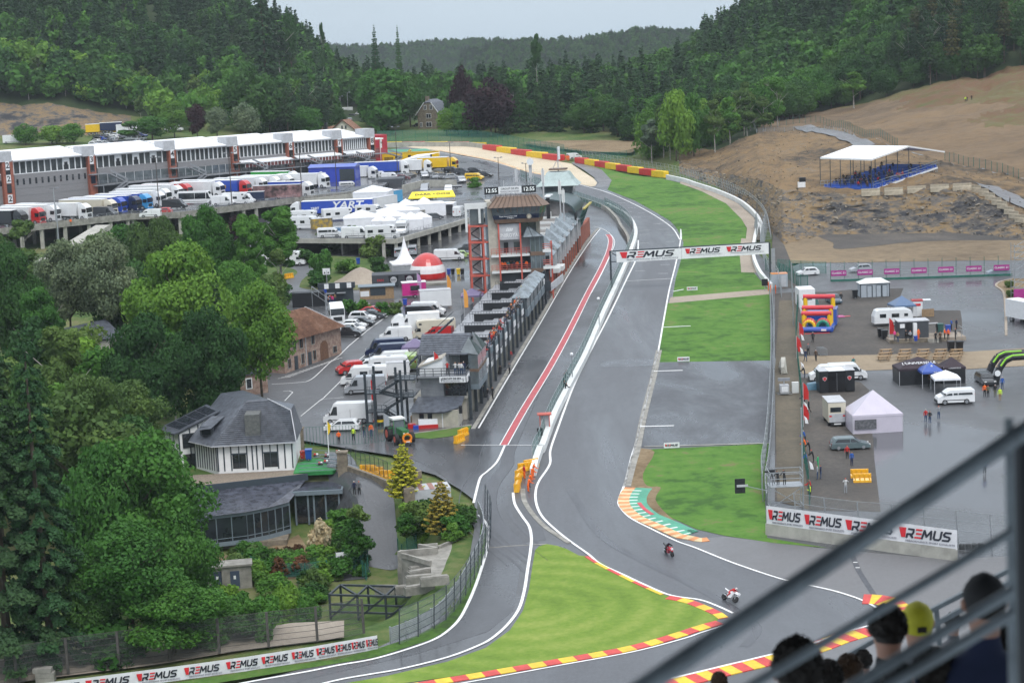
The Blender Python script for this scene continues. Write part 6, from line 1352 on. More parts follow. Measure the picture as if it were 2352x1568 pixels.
c3=MB();ring(c3,mid(.5),15.4,mid(1),16.9);c3 .bd('cabin_glazing',gB,tw_)
for x in np.arange(.3,9,1.07):
 t0=(x-.3)/8.0;BARS('cabin_mullion',bW,tw_,[((.6+7.7*t0,-.25,14.6),(-.2+9.0*t0,-1.27,16.9))],.09)
lT('Royal Automobile Club',tw_,(3.0,-.72,15.15),.33,wH,tilt=R(-23));lT('of Belgium',tw_,(3.4,-.62,14.85),.3,wH,tilt=R(-23))
cr=MB()
for k in range(12):
 t=2*math.pi*k/12;cr.cyl((6.7+.36*math.cos(t),-.75,15.0+.36*math.sin(t)),(6.7+.36*math.cos(t),-.8,15.0+.36*math.sin(t)),.09,n=5)
cr.cyl((6.7,-.75,15.0),(6.7,-.82,15.0),.26,n=12);cr.bd('crest',mat('crest_cream',(.5,.45,.35),.5,.2,2),tw_)
rt=MB();eave=[(-.6,-1.7),(9.0,-1.7),(10.7,1.2),(10.7,7.4),(-.6,7.4)];top=[(1.2,1.2),(8.0,1.2),(8.6,2.4),(8.6,5),(1.2,5)];ring(rt,eave,16.8,top,18.5);rt.add([(x,y,18.5)for x,y in top],[(0,1,2,3,4)]);rt.bd('cabin_roof',bW,tw_)
BARS('roof_seam',mat('dark_bronze',(.07,.045,.03),.5,.1,1),tw_,[((-.6+9.6*k/11,-1.72,16.85),(1.2+6.8*k/11,1.2,18.56))for k in range(12)],.07)
ck=tH('clock_board','white circuit name board between two digital clocks on the tower roof','sign',TO+V3((0,1.5,18.5)),R(4))
B('board',wH,ck,1.5,5.6,0,.15,.55,1.75);lT('CIRCUIT DE SPA',ck,(3.55,-.04,1.38),.47,ink,sx=.95);lT('FRANCORCHAMPS',ck,(3.55,-.04,.86),.42,gink,sx=.95)
for x0 in(-1.0,5.75):B('clock',bK,ck,x0,x0+2.5,0,.2,.5,1.8);lT('12:55',ck,(x0+1.2,-.04,1.15),.95,mat('clock_digits',(.7,.75,.75),.5,0,1,emit=.5))
BARS('frame',dK,ck,[((x,.1,-.2),(x,.1,.6))for x in np.arange(-.8,8.2,.9)]+[((-1,.1,.2),(8.2,.1,.2))],.07)
sx_=tH('stair_tower','red steel stair tower with dark zigzag flights beside the control tower','tower',TO+V3((-3.95,.8,0)),R(4))
for x in(0,2.35):B('column',rT,sx_,x-.16,x+.16,-.16,.16,0,13.6)
for x in(0,2.35):B('column',rT,sx_,x-.16,x+.16,3.3,3.6,0,13.6)
B('duct',bT,sx_,2.9,3.3,0,.8,0,16.8);B('duct',bT,sx_,3.45,3.7,0,.8,0,17)
for k,z in enumerate((1.6,4.6,7.6,10.6,13.5)):
 B('landing',rT,sx_,-.2,3.3,-.2,3.4,z-.15,z+.15)
 if k<4:
  b=MB()
  for q in range(9):b.cb(.4+.22*q,.8,z+1.5-q*.17,.24,1,.05).cb(.4+.22*q,2,z+1.5+q*.15,.24,1,.05)
  b.bar((.3,.3,z+1.5),(2.3,.3,z+.1),.06,.2);b.bar((.3,.3,z+2.5),(2.3,.3,z+1.1),.05,.05);b.bar((.3,1.6,z+1.5),(2.3,1.6,z+2.9),.06,.2);b.bd('stair_flight',dK,sx_)
  B('back_panel',cW if k else lG,sx_,.3,2.0,3.3,3.36,z+.4,z+2.7)
B('top_beam',cW,sx_,-.7,4.6,0,.5,16.6,17.6);B('top_wall',cW,sx_,-.7,-.3,0,.5,12.5,16.6);B('top_wall',cW,sx_,1.7,2.1,0,.5,14,16.6);B('glazing',gB,sx_,.2,2.7,.6,3,13.7,16.6)
for i,(x,y,z0,z1,r_)in enumerate(((4.8,4,17.5,23.4,.09),(7.4,5,17.5,24.0,.09),(9.6,5,15,23.0,.16),(12.6,8,14,20.6,.12),(13.2,8,13,19.0,.12),(2.5,3.5,18,21.2,.05),(6.9,3,18,21.5,.05))):
 a=tH('aerial_mast',['lattice mast left of the round dish behind the clock','mast with a white round dish behind the clock','tall pale panel aerial right of the dish','pale aerial post above the barrel roof, left one','pale aerial post above the barrel roof, right one','thin aerial at the left clock','thin aerial behind the name board'][i],'aerial',TO+V3((x,y,0)))
 MB().cyl((0,0,z0),(0,0,z1),r_,n=6).bd('mast',lG,a)
 if i<5:B('panel',cW if i>1 else lG,a,-.28,.28,-.1,.1,z1-2.6,z1-.3)
 if i==1:MB().cyl((0,-.5,z1+.3),(0,-.15,z1+.3),.62,n=20).bd('dish',wH,a)
 if i<2:BARS('brace',lG,a,[((-.5,0,z0),(-.5,0,z1-1)),((.5,0,z0),(.5,0,z1-1))]+[((-.5,0,z0+k*.8),(.5,0,z0+k*.8+.8))for k in range(6)],.05)
fg=tH('brick_garages','red brick garages with gravel roofs and glass peaks beyond the control tower','building',UV(97,0),AN);fg.matrix_world=M4 .Translation(UV(97,0))@M4 .Rotation(AN,4,'Z')@M4 .Rotation(-math.atan(SL),4,'Y')
B('wall',mat('grey_block',(.2,.19,.19),.8,.2,1),fg,0,56,1,11,-1,6.8);B('brick_wall',brick,fg,0,76,.3,1.0,-1,3.6)
for i in range(14):
 u=i*4;B('brick_pier',brick,fg,u,u+1,0,.9,-1,4.2);B('garage_door',dK,fg,u+1.2,u+3.8,.22,.32,-.5,2.6);B('window',gB,fg,u+.4,u+3.6,.2,1.05,4.4,6.9);B('column',lG,fg,u-.1,u+.15,-.1,.3,3,7.2)
 if i%2==0:
  B('gravel_roof',gravelr,fg,u,u+6.5,2.5,11.5,6.8,7.5);B('roof_coping',cW,fg,u-.1,u+.15,2.5,11.6,6.9,7.75)
  MB().add([(u,-.4,6.9),(u+5,-.4,6.9),(u+5,3.4,6.9),(u,3.4,6.9),(u+2.5,2.9,9.4)],[(0,1,4),(1,2,4),(2,3,4),(3,0,4)]).bd('glass_peak',mat('pale_glass',(.17,.20,.22),.15,.3,1),fg)
for u in(0,6):B('balcony_box',cW,fg,u,u+3.4,-1.4,.2,3.7-u*.1,4.5-u*.1)
hang=tH('hanging_sign','grey board hung out over the pit lane in front of the control tower','sign',UV(84,-1.2,3.2),AN);MB().bar((0,0,0),(7,-1.5,.9),.12,1.3).bd('board',lG,hang);B('bracket',dK,hang,-.1,.1,-.1,1.5,-.5,1.2);lT('CIRCUIT DE SPA',hang,(-.02,-.5,0),.4,gink,rz=R(-102))
bb=tH('barrel_roofed_building','building with a dark arched barrel roof and green glazed flank','building',UV(146,1),AN)
prf=[(5.6+5.9*math.cos(t),8.0+3.0*math.sin(t))for t in np.linspace(0,math.pi,15)]
MB().extx([(p[0],p[1])for p in prf]+[(-.3,0),(11.5,0)][::1],0,16).bd('wall',mat('grey_block',(.2,.19,.19),.8,.2,1),bb)
rr=MB();n=len(prf);ro=[(5.6+(a-5.6)*1.05,b+.25)for a,b in prf];rr.add([(-1.0,a,b)for a,b in ro]+[(17,a,b)for a,b in ro],[(i,i+1,n+i+1,n+i)for i in range(n-1)]);rr.add([(-1.02,a,b)for a,b in prf]+[(-1.02,a,b)for a,b in ro],[(i,n+i,n+i+1,i+1)for i in range(n-1)]);rr.bd('barrel_roof',mat('dark_green_metal',(.05,.075,.08),.35,.1,1),bb,smooth=True)
gl_=MB().add([(0,-.2,4.3),(15,-.2,4.3),(16,-1.9,8.6),(0,-1.9,8.6)],[(0,1,2,3)]).add([(0,-.2,4.3),(0,1,4.3),(0,1,8.6),(0,-1.9,8.6)],[(0,1,2,3)]).bd('flank_glazing',gB,bb)
gf=mat('green_steel',(.03,.10,.09),.5,.1,1)
BARS('flank_frame',gf,bb,[((k*1.6,-.25,4.3),(k*1.6,-1.95,8.6))for k in range(10)]+[((0,-.6-q*.5,5.2+q*1.25),(15.5,-.6-q*.5,5.2+q*1.25))for q in range(3)],.12)
B('roof_lip',mat('mustard_edge',(.4,.33,.08),.6,.2,1),bb,2,17,-2.3,-1.8,8.6,8.9)
for v in(4.5,6.6):B('window',wH,bb,-.1,.02,v,v+.9,7.2,8.6)
B('flue',bK,bb,-1.6,-1.0,4.6,5.3,5.6,11.6);B('plant_box',cW,bb,-.4,-.05,7.8,9.2,7.6,9.0)
for x in(4,8):B('roof_light',wH,bb,x,x+2,5.2,6.6,11.1,11.4)
for u in(-2.5,-1.2):B('flue_post',bK,bb,u,u+.35,-.9,-.5,-1,8.4)
st_=tH('small_tower','small grey green lookout tower with a tall aerial beyond the barrel roof','tower',UV(170,6.5),AN)
B('shaft',lG,st_,-2.6,2.6,-2.6,2.6,0,9);c=MB();ring(c,[(-2.8,-3),(2.8,-3),(2.8,3),(-2.8,3)],9,[(-3.2,-3.6),(3.2,-3.6),(3.2,3.6),(-3.2,3.6)],11.4);c.bd('glazing',gB,st_)
c=MB();e_=[(-3.9,-4.6),(3.9,-4.6),(3.9,4.6),(-3.9,4.6)];m_=[(-2.9,-3.4),(2.9,-3.4),(2.9,3.4),(-2.9,3.4)];t_=[(-2,-2.3),(2,-2.3),(2,2.3),(-2,2.3)];sg=mat('pale_green_metal',(.38,.46,.45),.4,.08,1);ring(c,e_,11.3,m_,12.5);ring(c,m_,12.5,t_,14.2);c.add([(x,y,14.2)for x,y in t_],[(0,1,2,3)]);c.add([(x,y,11.3)for x,y in e_],[(3,2,1,0)]);c.bd('roof',sg,st_)
B('platform',bW,st_,-1.6,1.6,-1.9,1.9,14.6,14.9);MB().cyl((0,0,14),(0,0,19.5),.12,n=6).bd('mast',lG,st_);B('aerial_panel',wH,st_,-.3,.3,-.5,-.1,16.8,19.6);BARS('stay',lG,st_,[((0,0,17),(1.2,1.2,14.9)),((0,0,17),(-1.2,-1.2,14.9)),((0,0,17),(-1.2,1.2,14.9))],.05)
gl0,gr0=G(1405,671),G(1770,652);o,an,ln=frm(gl0,gr0)
ga=tH('gantry','steel gantry across the straight carrying the long white sponsor banner','gantry',o,an)
dzg=gr0 .z-gl0 .z
for x,z in((0,0),(ln,dzg)):B('post',dK,ga,x-.16,x+.16,0,.32,z-.3,z+7.5-(z if x else 0)*1);
BARS('truss',dK,ga,[((0,.15,7.4),(ln,.15,7.6)),((0,.15,5.5),(1.2,.15,5.5)),((0,.15,7.3),(1.1,.15,6.6)),((0,.6,7.4),(ln,.6,7.6))],.16)
for k in range(22):BARS('truss_brace',dK,ga,[((k*ln/22,.15,7.4),((k+1)*ln/22,.6,7.45))],.07)
MB().add([(1.1,.05,5.35),(12.9,.05,5.4),(12.9,.05,7.35),(1.1,.05,7.3),(1.1,.12,5.35),(12.9,.12,5.4),(12.9,.12,7.35),(1.1,.12,7.3)],[(0,1,2,3),(7,6,5,4),(0,4,5,1),(2,6,7,3)]).bd('banner',wH,ga);
MB().add([(12.95,.02,5.4),(ln-.2,.02,5.55),(ln-.2,.02,7.55),(12.95,.02,7.4),(12.95,.12,5.4),(ln-.2,.12,5.55),(ln-.2,.12,7.55),(12.95,.12,7.4)],[(0,1,2,3),(7,6,5,4),(0,4,5,1),(2,6,7,3)]).bd('banner',wH,ga)
wM(ga,1.9,6.05,1.12,-.0,xs=1.75)
for x in(13.7,21.2):wM(ga,x,6.3,.9,-.03,xs=1.4)
B('ladder',sT,ga,ln+.25,ln+.95,0,.1,0.2,6.5)
pw=[Z8(1262,215),Z8(1285,130),Z8(1310,60)]+mz(Z5,[(1325,1500),(1400,1300),(1500,1100),(1605,900),(1712,650),(1812,430),(1880,270),(1930,130),(1925,60),(1880,-10),(1800,-60),(1740,-90)])
sP('pit_wall',pw,.75,.9,cW,thick=1.2,kind=None);w_=bpy.data.objects['pit_wall'];tag(w_,'long low whitewashed wall between pit lane and main straight','wall')
def fE(name,lab,pts,h,step,pm,mm,off=0,wires=0,cat='fence',z=0,lean=0,grp=None,world=False,pr_=.05,zf=None,posts=True):
 Pw=[V3((*p[:2],0))for p in pts]if world else[V3((*G(*p)[:2],0))for p in pts]
 Pw=smooth(Pw,4);Pw=rS(Pw,step);Nn=norms(Pw)
 Q=[]
 for p,n in zip(Pw,Nn):q=p+n*off;q.z=(zf(q)if zf else gz(q.x,q.y))+z;Q.append((q,n))
 o=tH(name,lab,cat,Q[0][0],0,grp);L_=Q[0][0]
 if posts:
  for q,n in Q:q0=q-L_;MB().bar(q0,q0+V3((0,0,h))+n*lean,pr_*2,pr_*2).bd('post',pm,o)
 if mm:
  mb=MB()
  for(a,na),(b,nb_)in zip(Q[:-1],Q[1:]):a_,b_=a-L_,b-L_;mb.add([a_,b_,b_+V3((0,0,h))+nb_*lean,a_+V3((0,0,h))+na*lean],[(0,1,2,3)])
  mb.bd('mesh_panel',mm,o)
 if wires:
  mb=MB()
  for k in range(wires+1):
   zz=h*k/wires
   for(a,na),(b,nb_)in zip(Q[:-1],Q[1:]):mb.bar(a-L_+V3((0,0,zz))+na*lean*k/wires,b-L_+V3((0,0,zz))+nb_*lean*k/wires,.035,.035)
  mb.bd('cable',pm,o)
 return o
fE('debris_fence','green mesh debris fence standing on the pit wall',[p for p in pw[1:]],1.7,2.2,sT,mG,off=.5,wires=2,z=.6)
sP('entry_wall',mz(Z2,[(1310,1215),(1380,1250),(1450,1275)])+mz(Z5,[(1700,-80),(1800,0),(1835,60),(1880,130),(1890,200)]),.6,1.0,conc,thick=1.2,kind=None);tag(bpy.data.objects['entry_wall'],'curved concrete wall at the pit lane entry','wall')
fE('debris_fence','mesh fence along the curved concrete wall at the pit entry',mz(Z2,[(1180,1160),(1310,1225),(1450,1275),(1660,1350),(1800,1400),(1900,1500)]),2.2,2.6,sT,mG,wires=2,z=.2)
sP('hairpin_wall',mz(Z2,[(235,962),(450,957),(700,958),(830,958),(950,972)]),.5,1.5,cL,thick=1.8,kind=None);tag(bpy.data.objects['hairpin_wall'],'pale concrete wall round the first corner','wall')
def blocks(pts,n,cols,h,w,labs,off=0):
 Pw=smooth([V3((*G(*p)[:2],0))for p in pts],8);L=sum((b-a).length for a,b in zip(Pw[:-1],Pw[1:]));Q=rS(Pw,L/n*.999)
 for i in range(n):
  a,b=Q[i],Q[i+1];c=(a+b)/2;c.z=gz(c.x,c.y);an=math.atan2(b.y-a.y,b.x-a.x);l=(b-a).length-.12;nm,m=cols[i%len(cols)]
  o=tH('barrier_block',labs(i,nm),'barrier',c,an,'padded barrier blocks');mb=MB().ext([(-l/2,0),(l/2,0),(l/2,h-.15),(l/2-.12,h),(-l/2+.12,h),(-l/2,h-.15)],-w/2,w/2);mb.bd('cover',m,o)
  for x in(-l/4,0,l/4):B('strap',m,o,x-.04,x+.04,-w/2-.03,w/2+.03,0,h+.03)
cR,cY=('red',red),('yellow',yellow);od=['first','second','third','fourth','fifth','sixth','seventh','eighth']
blocks(mz(Z2,[(250,945),(400,943),(700,943),(860,946),(950,952)]),5,[cY,cR],.9,1.2,lambda i,n:'%s barrier block on the hairpin wall, %s from the left'%(n,od[i]))
blocks(mz(Z2,[(950,975),(1180,1012),(1450,1053)]),5,[cR,cY],1.7,2.2,lambda i,n:'%s padded block behind the gravel trap, %s from the left'%(n,od[i]))
blocks(mz(Z2,[(1548,1062),(1700,1090),(1900,1125),(2132,1163)]),8,[cR,cY],1.7,1.6,lambda i,n:'%s padded block along the green run-off, %s from the left'%(n,od[i]))
fE('debris_fence','green debris fence behind the hairpin barriers',mz(Z2,[(235,935),(500,930),(850,935),(1000,958),(1200,995),(1450,1040)]),4,4.5,gF,mG,wires=2,off=2.5)
fE('debris_fence','grey debris fence with bent posts along the green run-off',mz(Z2,[(1560,1055),(1700,1080),(1900,1115),(2130,1155),(2247,1185)])+mz(Z3,[(100,1210),(250,1255),(400,1330),(500,1420),(540,1500),(545,1568)])+mz(Z6,[(530,40),(505,130),(490,250),(530,350),(600,430),(603,520)]),3.2,2.4,sT,mM,wires=4,off=1.6,lean=-.5)
sP('run_off_wall',mz(Z2,[(2135,1165),(2247,1190)])+mz(Z3,[(100,1215),(250,1265),(400,1335),(500,1425),(535,1500),(538,1568)])+mz(Z6,[(520,40),(490,130),(480,250),(515,350),(560,410),(595,450)]),.6,1.0,cW,thick=1.3,kind=None);tag(bpy.data.objects['run_off_wall'],'curved white concrete wall round the green run-off','wall')
fE('wire_fence','dark green wire fence along the sandy lot',mz(Z2,[(1220,975),(1450,1005),(1700,1040),(1870,1030),(1960,1000)]),2.2,3,gF,mG)
pL('mv',mV(PW,4.4,1.9),G(*Z2(1530,1040)),R(20),'white marshal van at the gap between the barrier blocks')
for x,y in((1478,1050),(1488,1053),(1496,1051)):pS(G(*Z2(x,y)),0,'stand','orange','orange','person in orange overalls by the white marshal van','marshals at the barrier gap')
ho=G(*ZD(770,1098));hr_=G(*ZD(1640,1035));o,an,L=frm(ho,hr_);an=R(1)
h=tH('hotel','half-timbered white hotel with a steep slate roof and dark wooden studs','building',ho,an)
timber=mat('blue_black_timber',(.04,.055,.07),.6,.1,2);wr=mat('white_render',(.80,.80,.80),.8,.05,1)
W9=9.2
MB().prism([(0,0),(W9,0),(W9,12),(-3,12),(-3.2,3.6)],-.6,3.4).bd('wall',wr,h)
for x in(0,.75,1.62,3.55,4.2,4.75,5.45,7.3,8.15,9.05):B('stud',timber,h,x-.07,x+.09,-.05,.02,0,3.35)
for x in(2.6,6.4):B('stud',timber,h,x-.06,x+.06,-.05,.02,2.05,3.35)
for x0 in(1.62,5.45):B('lintel',timber,h,x0,x0+1.9,-.06,.02,2.0,2.15);B('window',gL,h,x0+.15,x0+1.8,-.03,.03,.25,2.0);B('window_bar',timber,h,x0+.9,x0+.98,-.05,-.02,.25,2.0)
B('sill_beam',timber,h,0,W9,-.055,.02,3.2,3.36)
dl=V3((-3.2,3.6,0));
for t in np.linspace(.05,1,10):p=dl*t;MB().bx(-.05,.05,-.05,.05,0,3.3).bd('stud',timber,h).location=(p.x-.05,p.y-.03,0)
V=[(-.6,-.6,3.25),(W9+.5,-.6,3.3),(W9-.2,2.1,6.7),(6.0,4.2,7.9),(3.5,4.2,7.8),(-3.9,3.3,3.25),(-.6,11,7.7),(2,13,7.6),(W9+.5,8.6,3.3),(W9-.2,6.4,6.7),(-4.2,9.5,3.6)]
rf=MB().add(V,[(0,1,4),(1,2,3),(1,3,4),(0,4,5),(5,4,6),(5,6,10),(4,3,7,6),(1,8,9,2),(2,9,3),(3,9,8,7)]);rf.bd('roof',slate,h)
b=MB();A_,B_,C_,D_=map(V3,((-.6,-.6,3.25),(W9+.5,-.6,3.3),(3.5,4.2,7.8),(6.0,4.2,7.9)))
for k in range(1,22):
 t=k/22;p,q=A_.lerp(C_,t),(B_.lerp(V3(V[2]),t/.68)if t<.68 else V3(V[2]).lerp(D_,(t-.68)/.32));b.bar(p+V3((0,-.02,.02)),q+V3((0,-.02,.02)),.10,.03)
b.bd('slate_course',slate,h)
BARS('gutter',lG,h,[((-.6,-.66,3.2),(W9+.5,-.66,3.26)),((-.6,-.66,3.2),(-3.9,3.3,3.2)),((W9+.5,-.6,3.3),(W9-.2,2.1,6.75)),((W9-.2,2.1,6.75),(6,4.2,7.95))],.1)
B('roof_box',mat('lead_grey',(.12,.125,.12),.5,.25,3),h,3.5,5.3,.35,3,3.9,6.75)
B('dormer',slate,h,-2.2,-.6,1.8,4.5,4.2,5.3);MB().add([(-2.7,1.3,4.9),(-.7,.8,5.2),(.7,3.8,6.1),(-1,4.3,6.1)],[(0,1,2,3)]).bd('dormer_roof',slate,h);B('dormer_window',gL,h,-2.0,-.9,1.72,1.8,4.3,4.9)
wg=MB();wv=[(-5.2,4.2),(-.6,6.0),(-2.6,10),(-8,8.0)];n=4;zt=[4.0,6.0,6.0,3.7]
wg.add([(x,y,-1)for x,y in wv]+[(x,y,z)for(x,y),z in zip(wv,zt)],[(i,(i+1)%4,4+(i+1)%4,4+i)for i in range(4)]);wg.bd('wing_wall',wr,h)
rv=[(-5.7,3.7,4.0),(-.1,5.6,6.3),(-2.4,10.3,6.3),(-8.6,8.2,3.8)];MB().add([(a,b,c)for a,b,c in rv]+[(a,b,c+.2)for a,b,c in rv],[(3,2,1,0),(4,5,6,7),(0,1,5,4),(1,2,6,5),(2,3,7,6),(3,0,4,7)]).bd('wing_roof',slate,h)
pa=[V3(p)+V3((0,0,.24))for p in rv]
for i in range(4):
 for j in range(3):
  q=lambda u,v:pa[0].lerp(pa[1],u).lerp(pa[3].lerp(pa[2],u),v);u0,u1,v0,v1=.16+.2*i,.34+.2*i,.12+.27*j,.37+.27*j
  MB().poly([q(u0,v0),q(u1,v0),q(u1,v1),q(u0,v1)]).bd('solar_panel',mat('solar_glass',(.03,.035,.045),.12,.2,2),h)
for t in(.0,.28,.5,.8,1):
 p=V3((-5.2,4.2,0)).lerp(V3((-.6,6,0)),t);B('stud',timber,h,p.x-.08,p.x+.08,p.y-.08,p.y,-1,4.0+1.9*t)
 p=V3((-5.2,4.2,0)).lerp(V3((-8,8,0)),t);B('stud',timber,h,p.x-.09,p.x-.02,p.y-.06,p.y+.06,-1,4.0-.3*t)
for z0,z1 in((2.2,4.0),(-.6,1.4)):MB().bar((-4.8,4.25,(z0+z1)/2),(-3.1,4.95,(z0+z1)/2),.06,z1-z0).bd('window',gL,h)
re_=tH('restaurant','curved glass restaurant with wet slate skirt roof below the hotel','building',ho,an)
gr=mat('gravel_roof_brown',(.22,.18,.14),.95,.3,5);MB().prism([(11,-2.8),(-6,-7.8),(-6,-.1),(9.4,-.1)],-.9,-.25).bd('flat_roof',gr,re_)
MB().bar((11.05,-2.85,-.55),(-6,-7.9,-.55),.15,.8).bd('fascia',timber,re_)
ev=[(-9.5,-15.5),(-5,-14.6),(-.5,-14.0),(4.6,-12.4),(6.9,-10.9),(9.2,-8.6)];zs=-2.1
k=len(ev);up_=[(-6,-8),(-3.6,-7.1),(-.4,-6.2),(4,-4.9),(7,-4.0),(10.8,-2.9)]
MB().add([(x,y-.5,zs)for x,y in ev]+[(x,y,-.9)for x,y in up_],[(i,i+1,k+i+1,k+i)for i in range(k-1)]).bd('slate_skirt',mat('wet_slate',(.06,.065,.085),.14,.4,1.2,bump=.25),re_)
for(a,b)in zip(ev[:-1],ev[1:]):
 a,b=V3((*a,0)),V3((*b,0));n_=3
 MB().bar(a+V3((0,0,-4.0)),b+V3((0,0,-4.0)),.06,3.0).bd('window',gL,re_);MB().bar(a+V3((0,-.03,-5.65)),b+V3((0,-.03,-5.65)),.16,.5).bd('sill',bT,re_);MB().bar(a+V3((0,-.04,-2.35)),b+V3((0,-.04,-2.35)),.14,.4).bd('eaves_beam',bT,re_);MB().bar(a+V3((0,-.05,-5.0)),b+V3((0,-.05,-5.0)),.08,.07).bd('glazing_rail',bT,re_)
 for i in range(n_+1):p=a.lerp(b,i/n_);B('mullion',bT,re_,p.x-.05,p.x+.05,p.y-.1,p.y+.04,-5.6,-2.3)
for x,y in((-.2,-13.2),(1.5,-12.8),(5.3,-11.2),(7,-9.8)):MB().ball((x,y,-3.0),.18).bd('globe_lamp',mat('globe_lamp',(.9,.85,.7),.5,0,1,emit=.6),re_)
B('side_pavilion_glass',gL,re_,9.6,15,-6.2,-2,-5.4,-1.9);B('pavilion_roof',bT,re_,9.3,15.4,-6.7,-2,-1.95,-1.45);MB().prism([(9.5,-6.4),(15.2,-6.4),(15.2,-2),(9.5,-2)],-1.45,-1.38).bd('pavilion_deck',mat('wet_slate',(.06,.065,.085),.14,.4,1.2),re_)
for x in(9.7,11.2,11.9,13.3,14.9):B('pavilion_post',bT,re_,x-.1,x+.1,-6.35,-6.2,-5.6,-1.9)
B('base_wall',sH,re_,-9,9,-11.8,-3,-6.6,-5.9)
for p,d_ in(((495,1352),0),((535,1350),1)):
 c=GD(*p);o_=tH('concrete_shed',['small concrete shed with a blue door, left of two','small concrete shed with a blue door and slanted roof, right of two'][d_],'shed',c,R(8));B('wall',conc,o_,-1.1,1.1+d_,0,2,-1,2.3+.1*d_);B('roof',conc,o_,-1.25,1.25+d_,-.2,2.2,2.3+.1*d_,2.5+.1*d_);B('door',mat('slate_blue_door',(.05,.07,.11),.5,.1,1),o_,-.2,.8,-.04,.01,0,1.9);B('notice',wH,o_,.15,.4,-.06,-.03,1.0,1.4)
te=tH('terrace','terrace with green carpet and mesh railing right of the hotel','terrace',ho,an);cg=mat('green_carpet',(.03,.22,.06),.9,.1,3)
MB().prism([(9.3,-2.4),(14.0,-2.4),(15.6,.2),(13,1.2),(14,4),(11,5.5),(9.3,3)],-.5,-.1).bd('floor',cg,te)
BARS('railing',bT,te,[(a+V3((0,0,q)),b+V3((0,0,q)))for a,b in zip([V3(p)for p in((10,-2.6,0),(15.8,-2.4,0),(11.8,1.1,0),(12.4,1.9,0),(15,1.6,0),(15.4,3.6,0),(9.8,5.5,0))],[V3(p)for p in((15.8,-2.4,0),(11.8,1.1,0),(12.4,1.9,0),(15,1.6,0),(15.4,3.6,0),(9.8,5.5,0),(9.8,4,0))])for q in(.1,.5,1.0)],.07)
for i,(x,y)in enumerate(((11.6,3.2),(13,2.4),(13.2,-.9),(12.6,-1.8),(14.2,4.6))):fb=tH('flower_box','red and white flower box on the terrace railing','flower box',ho+V3((x,y,-.1)),0,'flower boxes on the terrace railing');B('box',tM,fb,-.3,.3,-.1,.1,.7,.9);MB().ball((-.12,0,1.0),.16,6).bd('flowers',PR,fb);MB().ball((.15,0,1.0),.15,6).bd('flowers',wH,fb)
def bin_(p,m,lab,s=1):o=tH('wheelie_bin',lab,'bin',p,0);MB().add([(-.25,-.25,.1),(.25,-.25,.1),(.25,.25,.1),(-.25,.25,.1),(-.32,-.34,1),(.32,-.34,1),(.32,.34,1),(-.32,.34,1)],[(3,2,1,0),(0,1,5,4),(1,2,6,5),(2,3,7,6),(3,0,4,7),(4,5,6,7)]).bd('body',m,o);B('lid',m,o,-.34,.34,-.38,.38,1,1.08);wS(o,(0,),.28,.1,.06);o.scale=(s,s,s);return o
bin_(ho+V3((10.6,4.2,0)),PBL,'blue wheelie bin beside the hotel corner',1.3);bin_(ho+V3((9.8,4.8,0)),PR,'red bin behind the blue bin at the hotel corner')
bo,bn=G(*ZC_(-125,925)),G(*ZC_(115,735));bo=G(*Z4(1862,1003));bn=G(*Z4(2232,868));o,an2,L2=frm(bo,bn)
ba=tH('barn','old brick and stone barn with a brown tiled roof and arched door','building',bo,an2)
bw=mat('brick_stone_wall',(.28,.17,.13),.9,.25,1.5,bump=.3,c2=(.36,.27,.22));btile=t3('barn_tiles',[(.10,.05,.035),(.17,.09,.06),(.26,.14,.09),(.30,.20,.15)],(.3,2.5),.8,.3)
B('wall',bw,ba,0,L2,0,8.5,-1,5.0);MB().extx([(-.2,5.0),(8.5,5.0),(5.4,7.4),(4.4,7.4)],.01,L2-2.4).bd('roof_core',bw,ba)
ro_=MB();ro_.add([(-1,-.7,4.75),(L2+.5,-.7,4.75),(L2-2.6,4.6,8.1),(-1,4.6,8.1),(-1,9.3,4.75),(L2+.5,9.3,4.75)],[(0,1,2,3),(3,2,5,4),(1,5,2)]);ro_.bd('roof',btile,ba)
b=MB()
for k in range(26):t=k/26;b.bar(V3((-1,-.72,4.8)).lerp(V3((-1,4.6,8.13)),t),V3((L2+.5,-.72,4.8)).lerp(V3((L2-2.6,4.6,8.13)),t),.13,.05)
b.bd('tile_course',btile,ba);BARS('ridge_cap',lG,ba,[((L2+.5,-.72,4.8),(L2-2.6,4.6,8.15)),((L2+.5,9.3,4.8),(L2-2.6,4.6,8.15))],.14)
kk_=L2/370.
for x,z,w,hh in((1890,3.2,.7,1.5),(1930,3.2,.7,1.5),(1972,3.2,.7,1.5),(2047,3.3,.7,1.4),(1977,.8,.7,1.4),(2052,.8,.7,1.4),(2187,1.0,.9,.9),(1892,.7,.7,1.3)):
 u=(x-1862)*kk_;B('window_surround',conc,ba,u-w/2-.12,u+w/2+.12,-.06,.02,z-.15,z+hh+.1);B('window',gL,ba,u-w/2,u+w/2,-.08,-.02,z,z+hh);B('window_bar',mat('brown_timber',(.14,.07,.04),.7,.2,3),ba,u-.04,u+.04,-.11,-.07,z,z+hh)
for x in(1935,2022):u=(x-1862)*kk_;B('door',dK,ba,u-.45,u+.45,-.06,.02,0,2.2)
u=(2117-1862)*kk_;MB().ext([(u-1.1,0),(u+1.1,0),(u+1.1,2.2)]+[(u+1.1*math.cos(t),2.2+1.1*math.sin(t))for t in np.linspace(0,math.pi,9)]+[(u-1.1,2.2)],-.07,.02).bd('arched_door',mat('brown_timber',(.14,.07,.04),.7,.2,3),ba)
B('downpipe',lG,ba,(1998-1862)*kk_,(1998-1862)*kk_+.1,-.12,-.02,0,4.8)
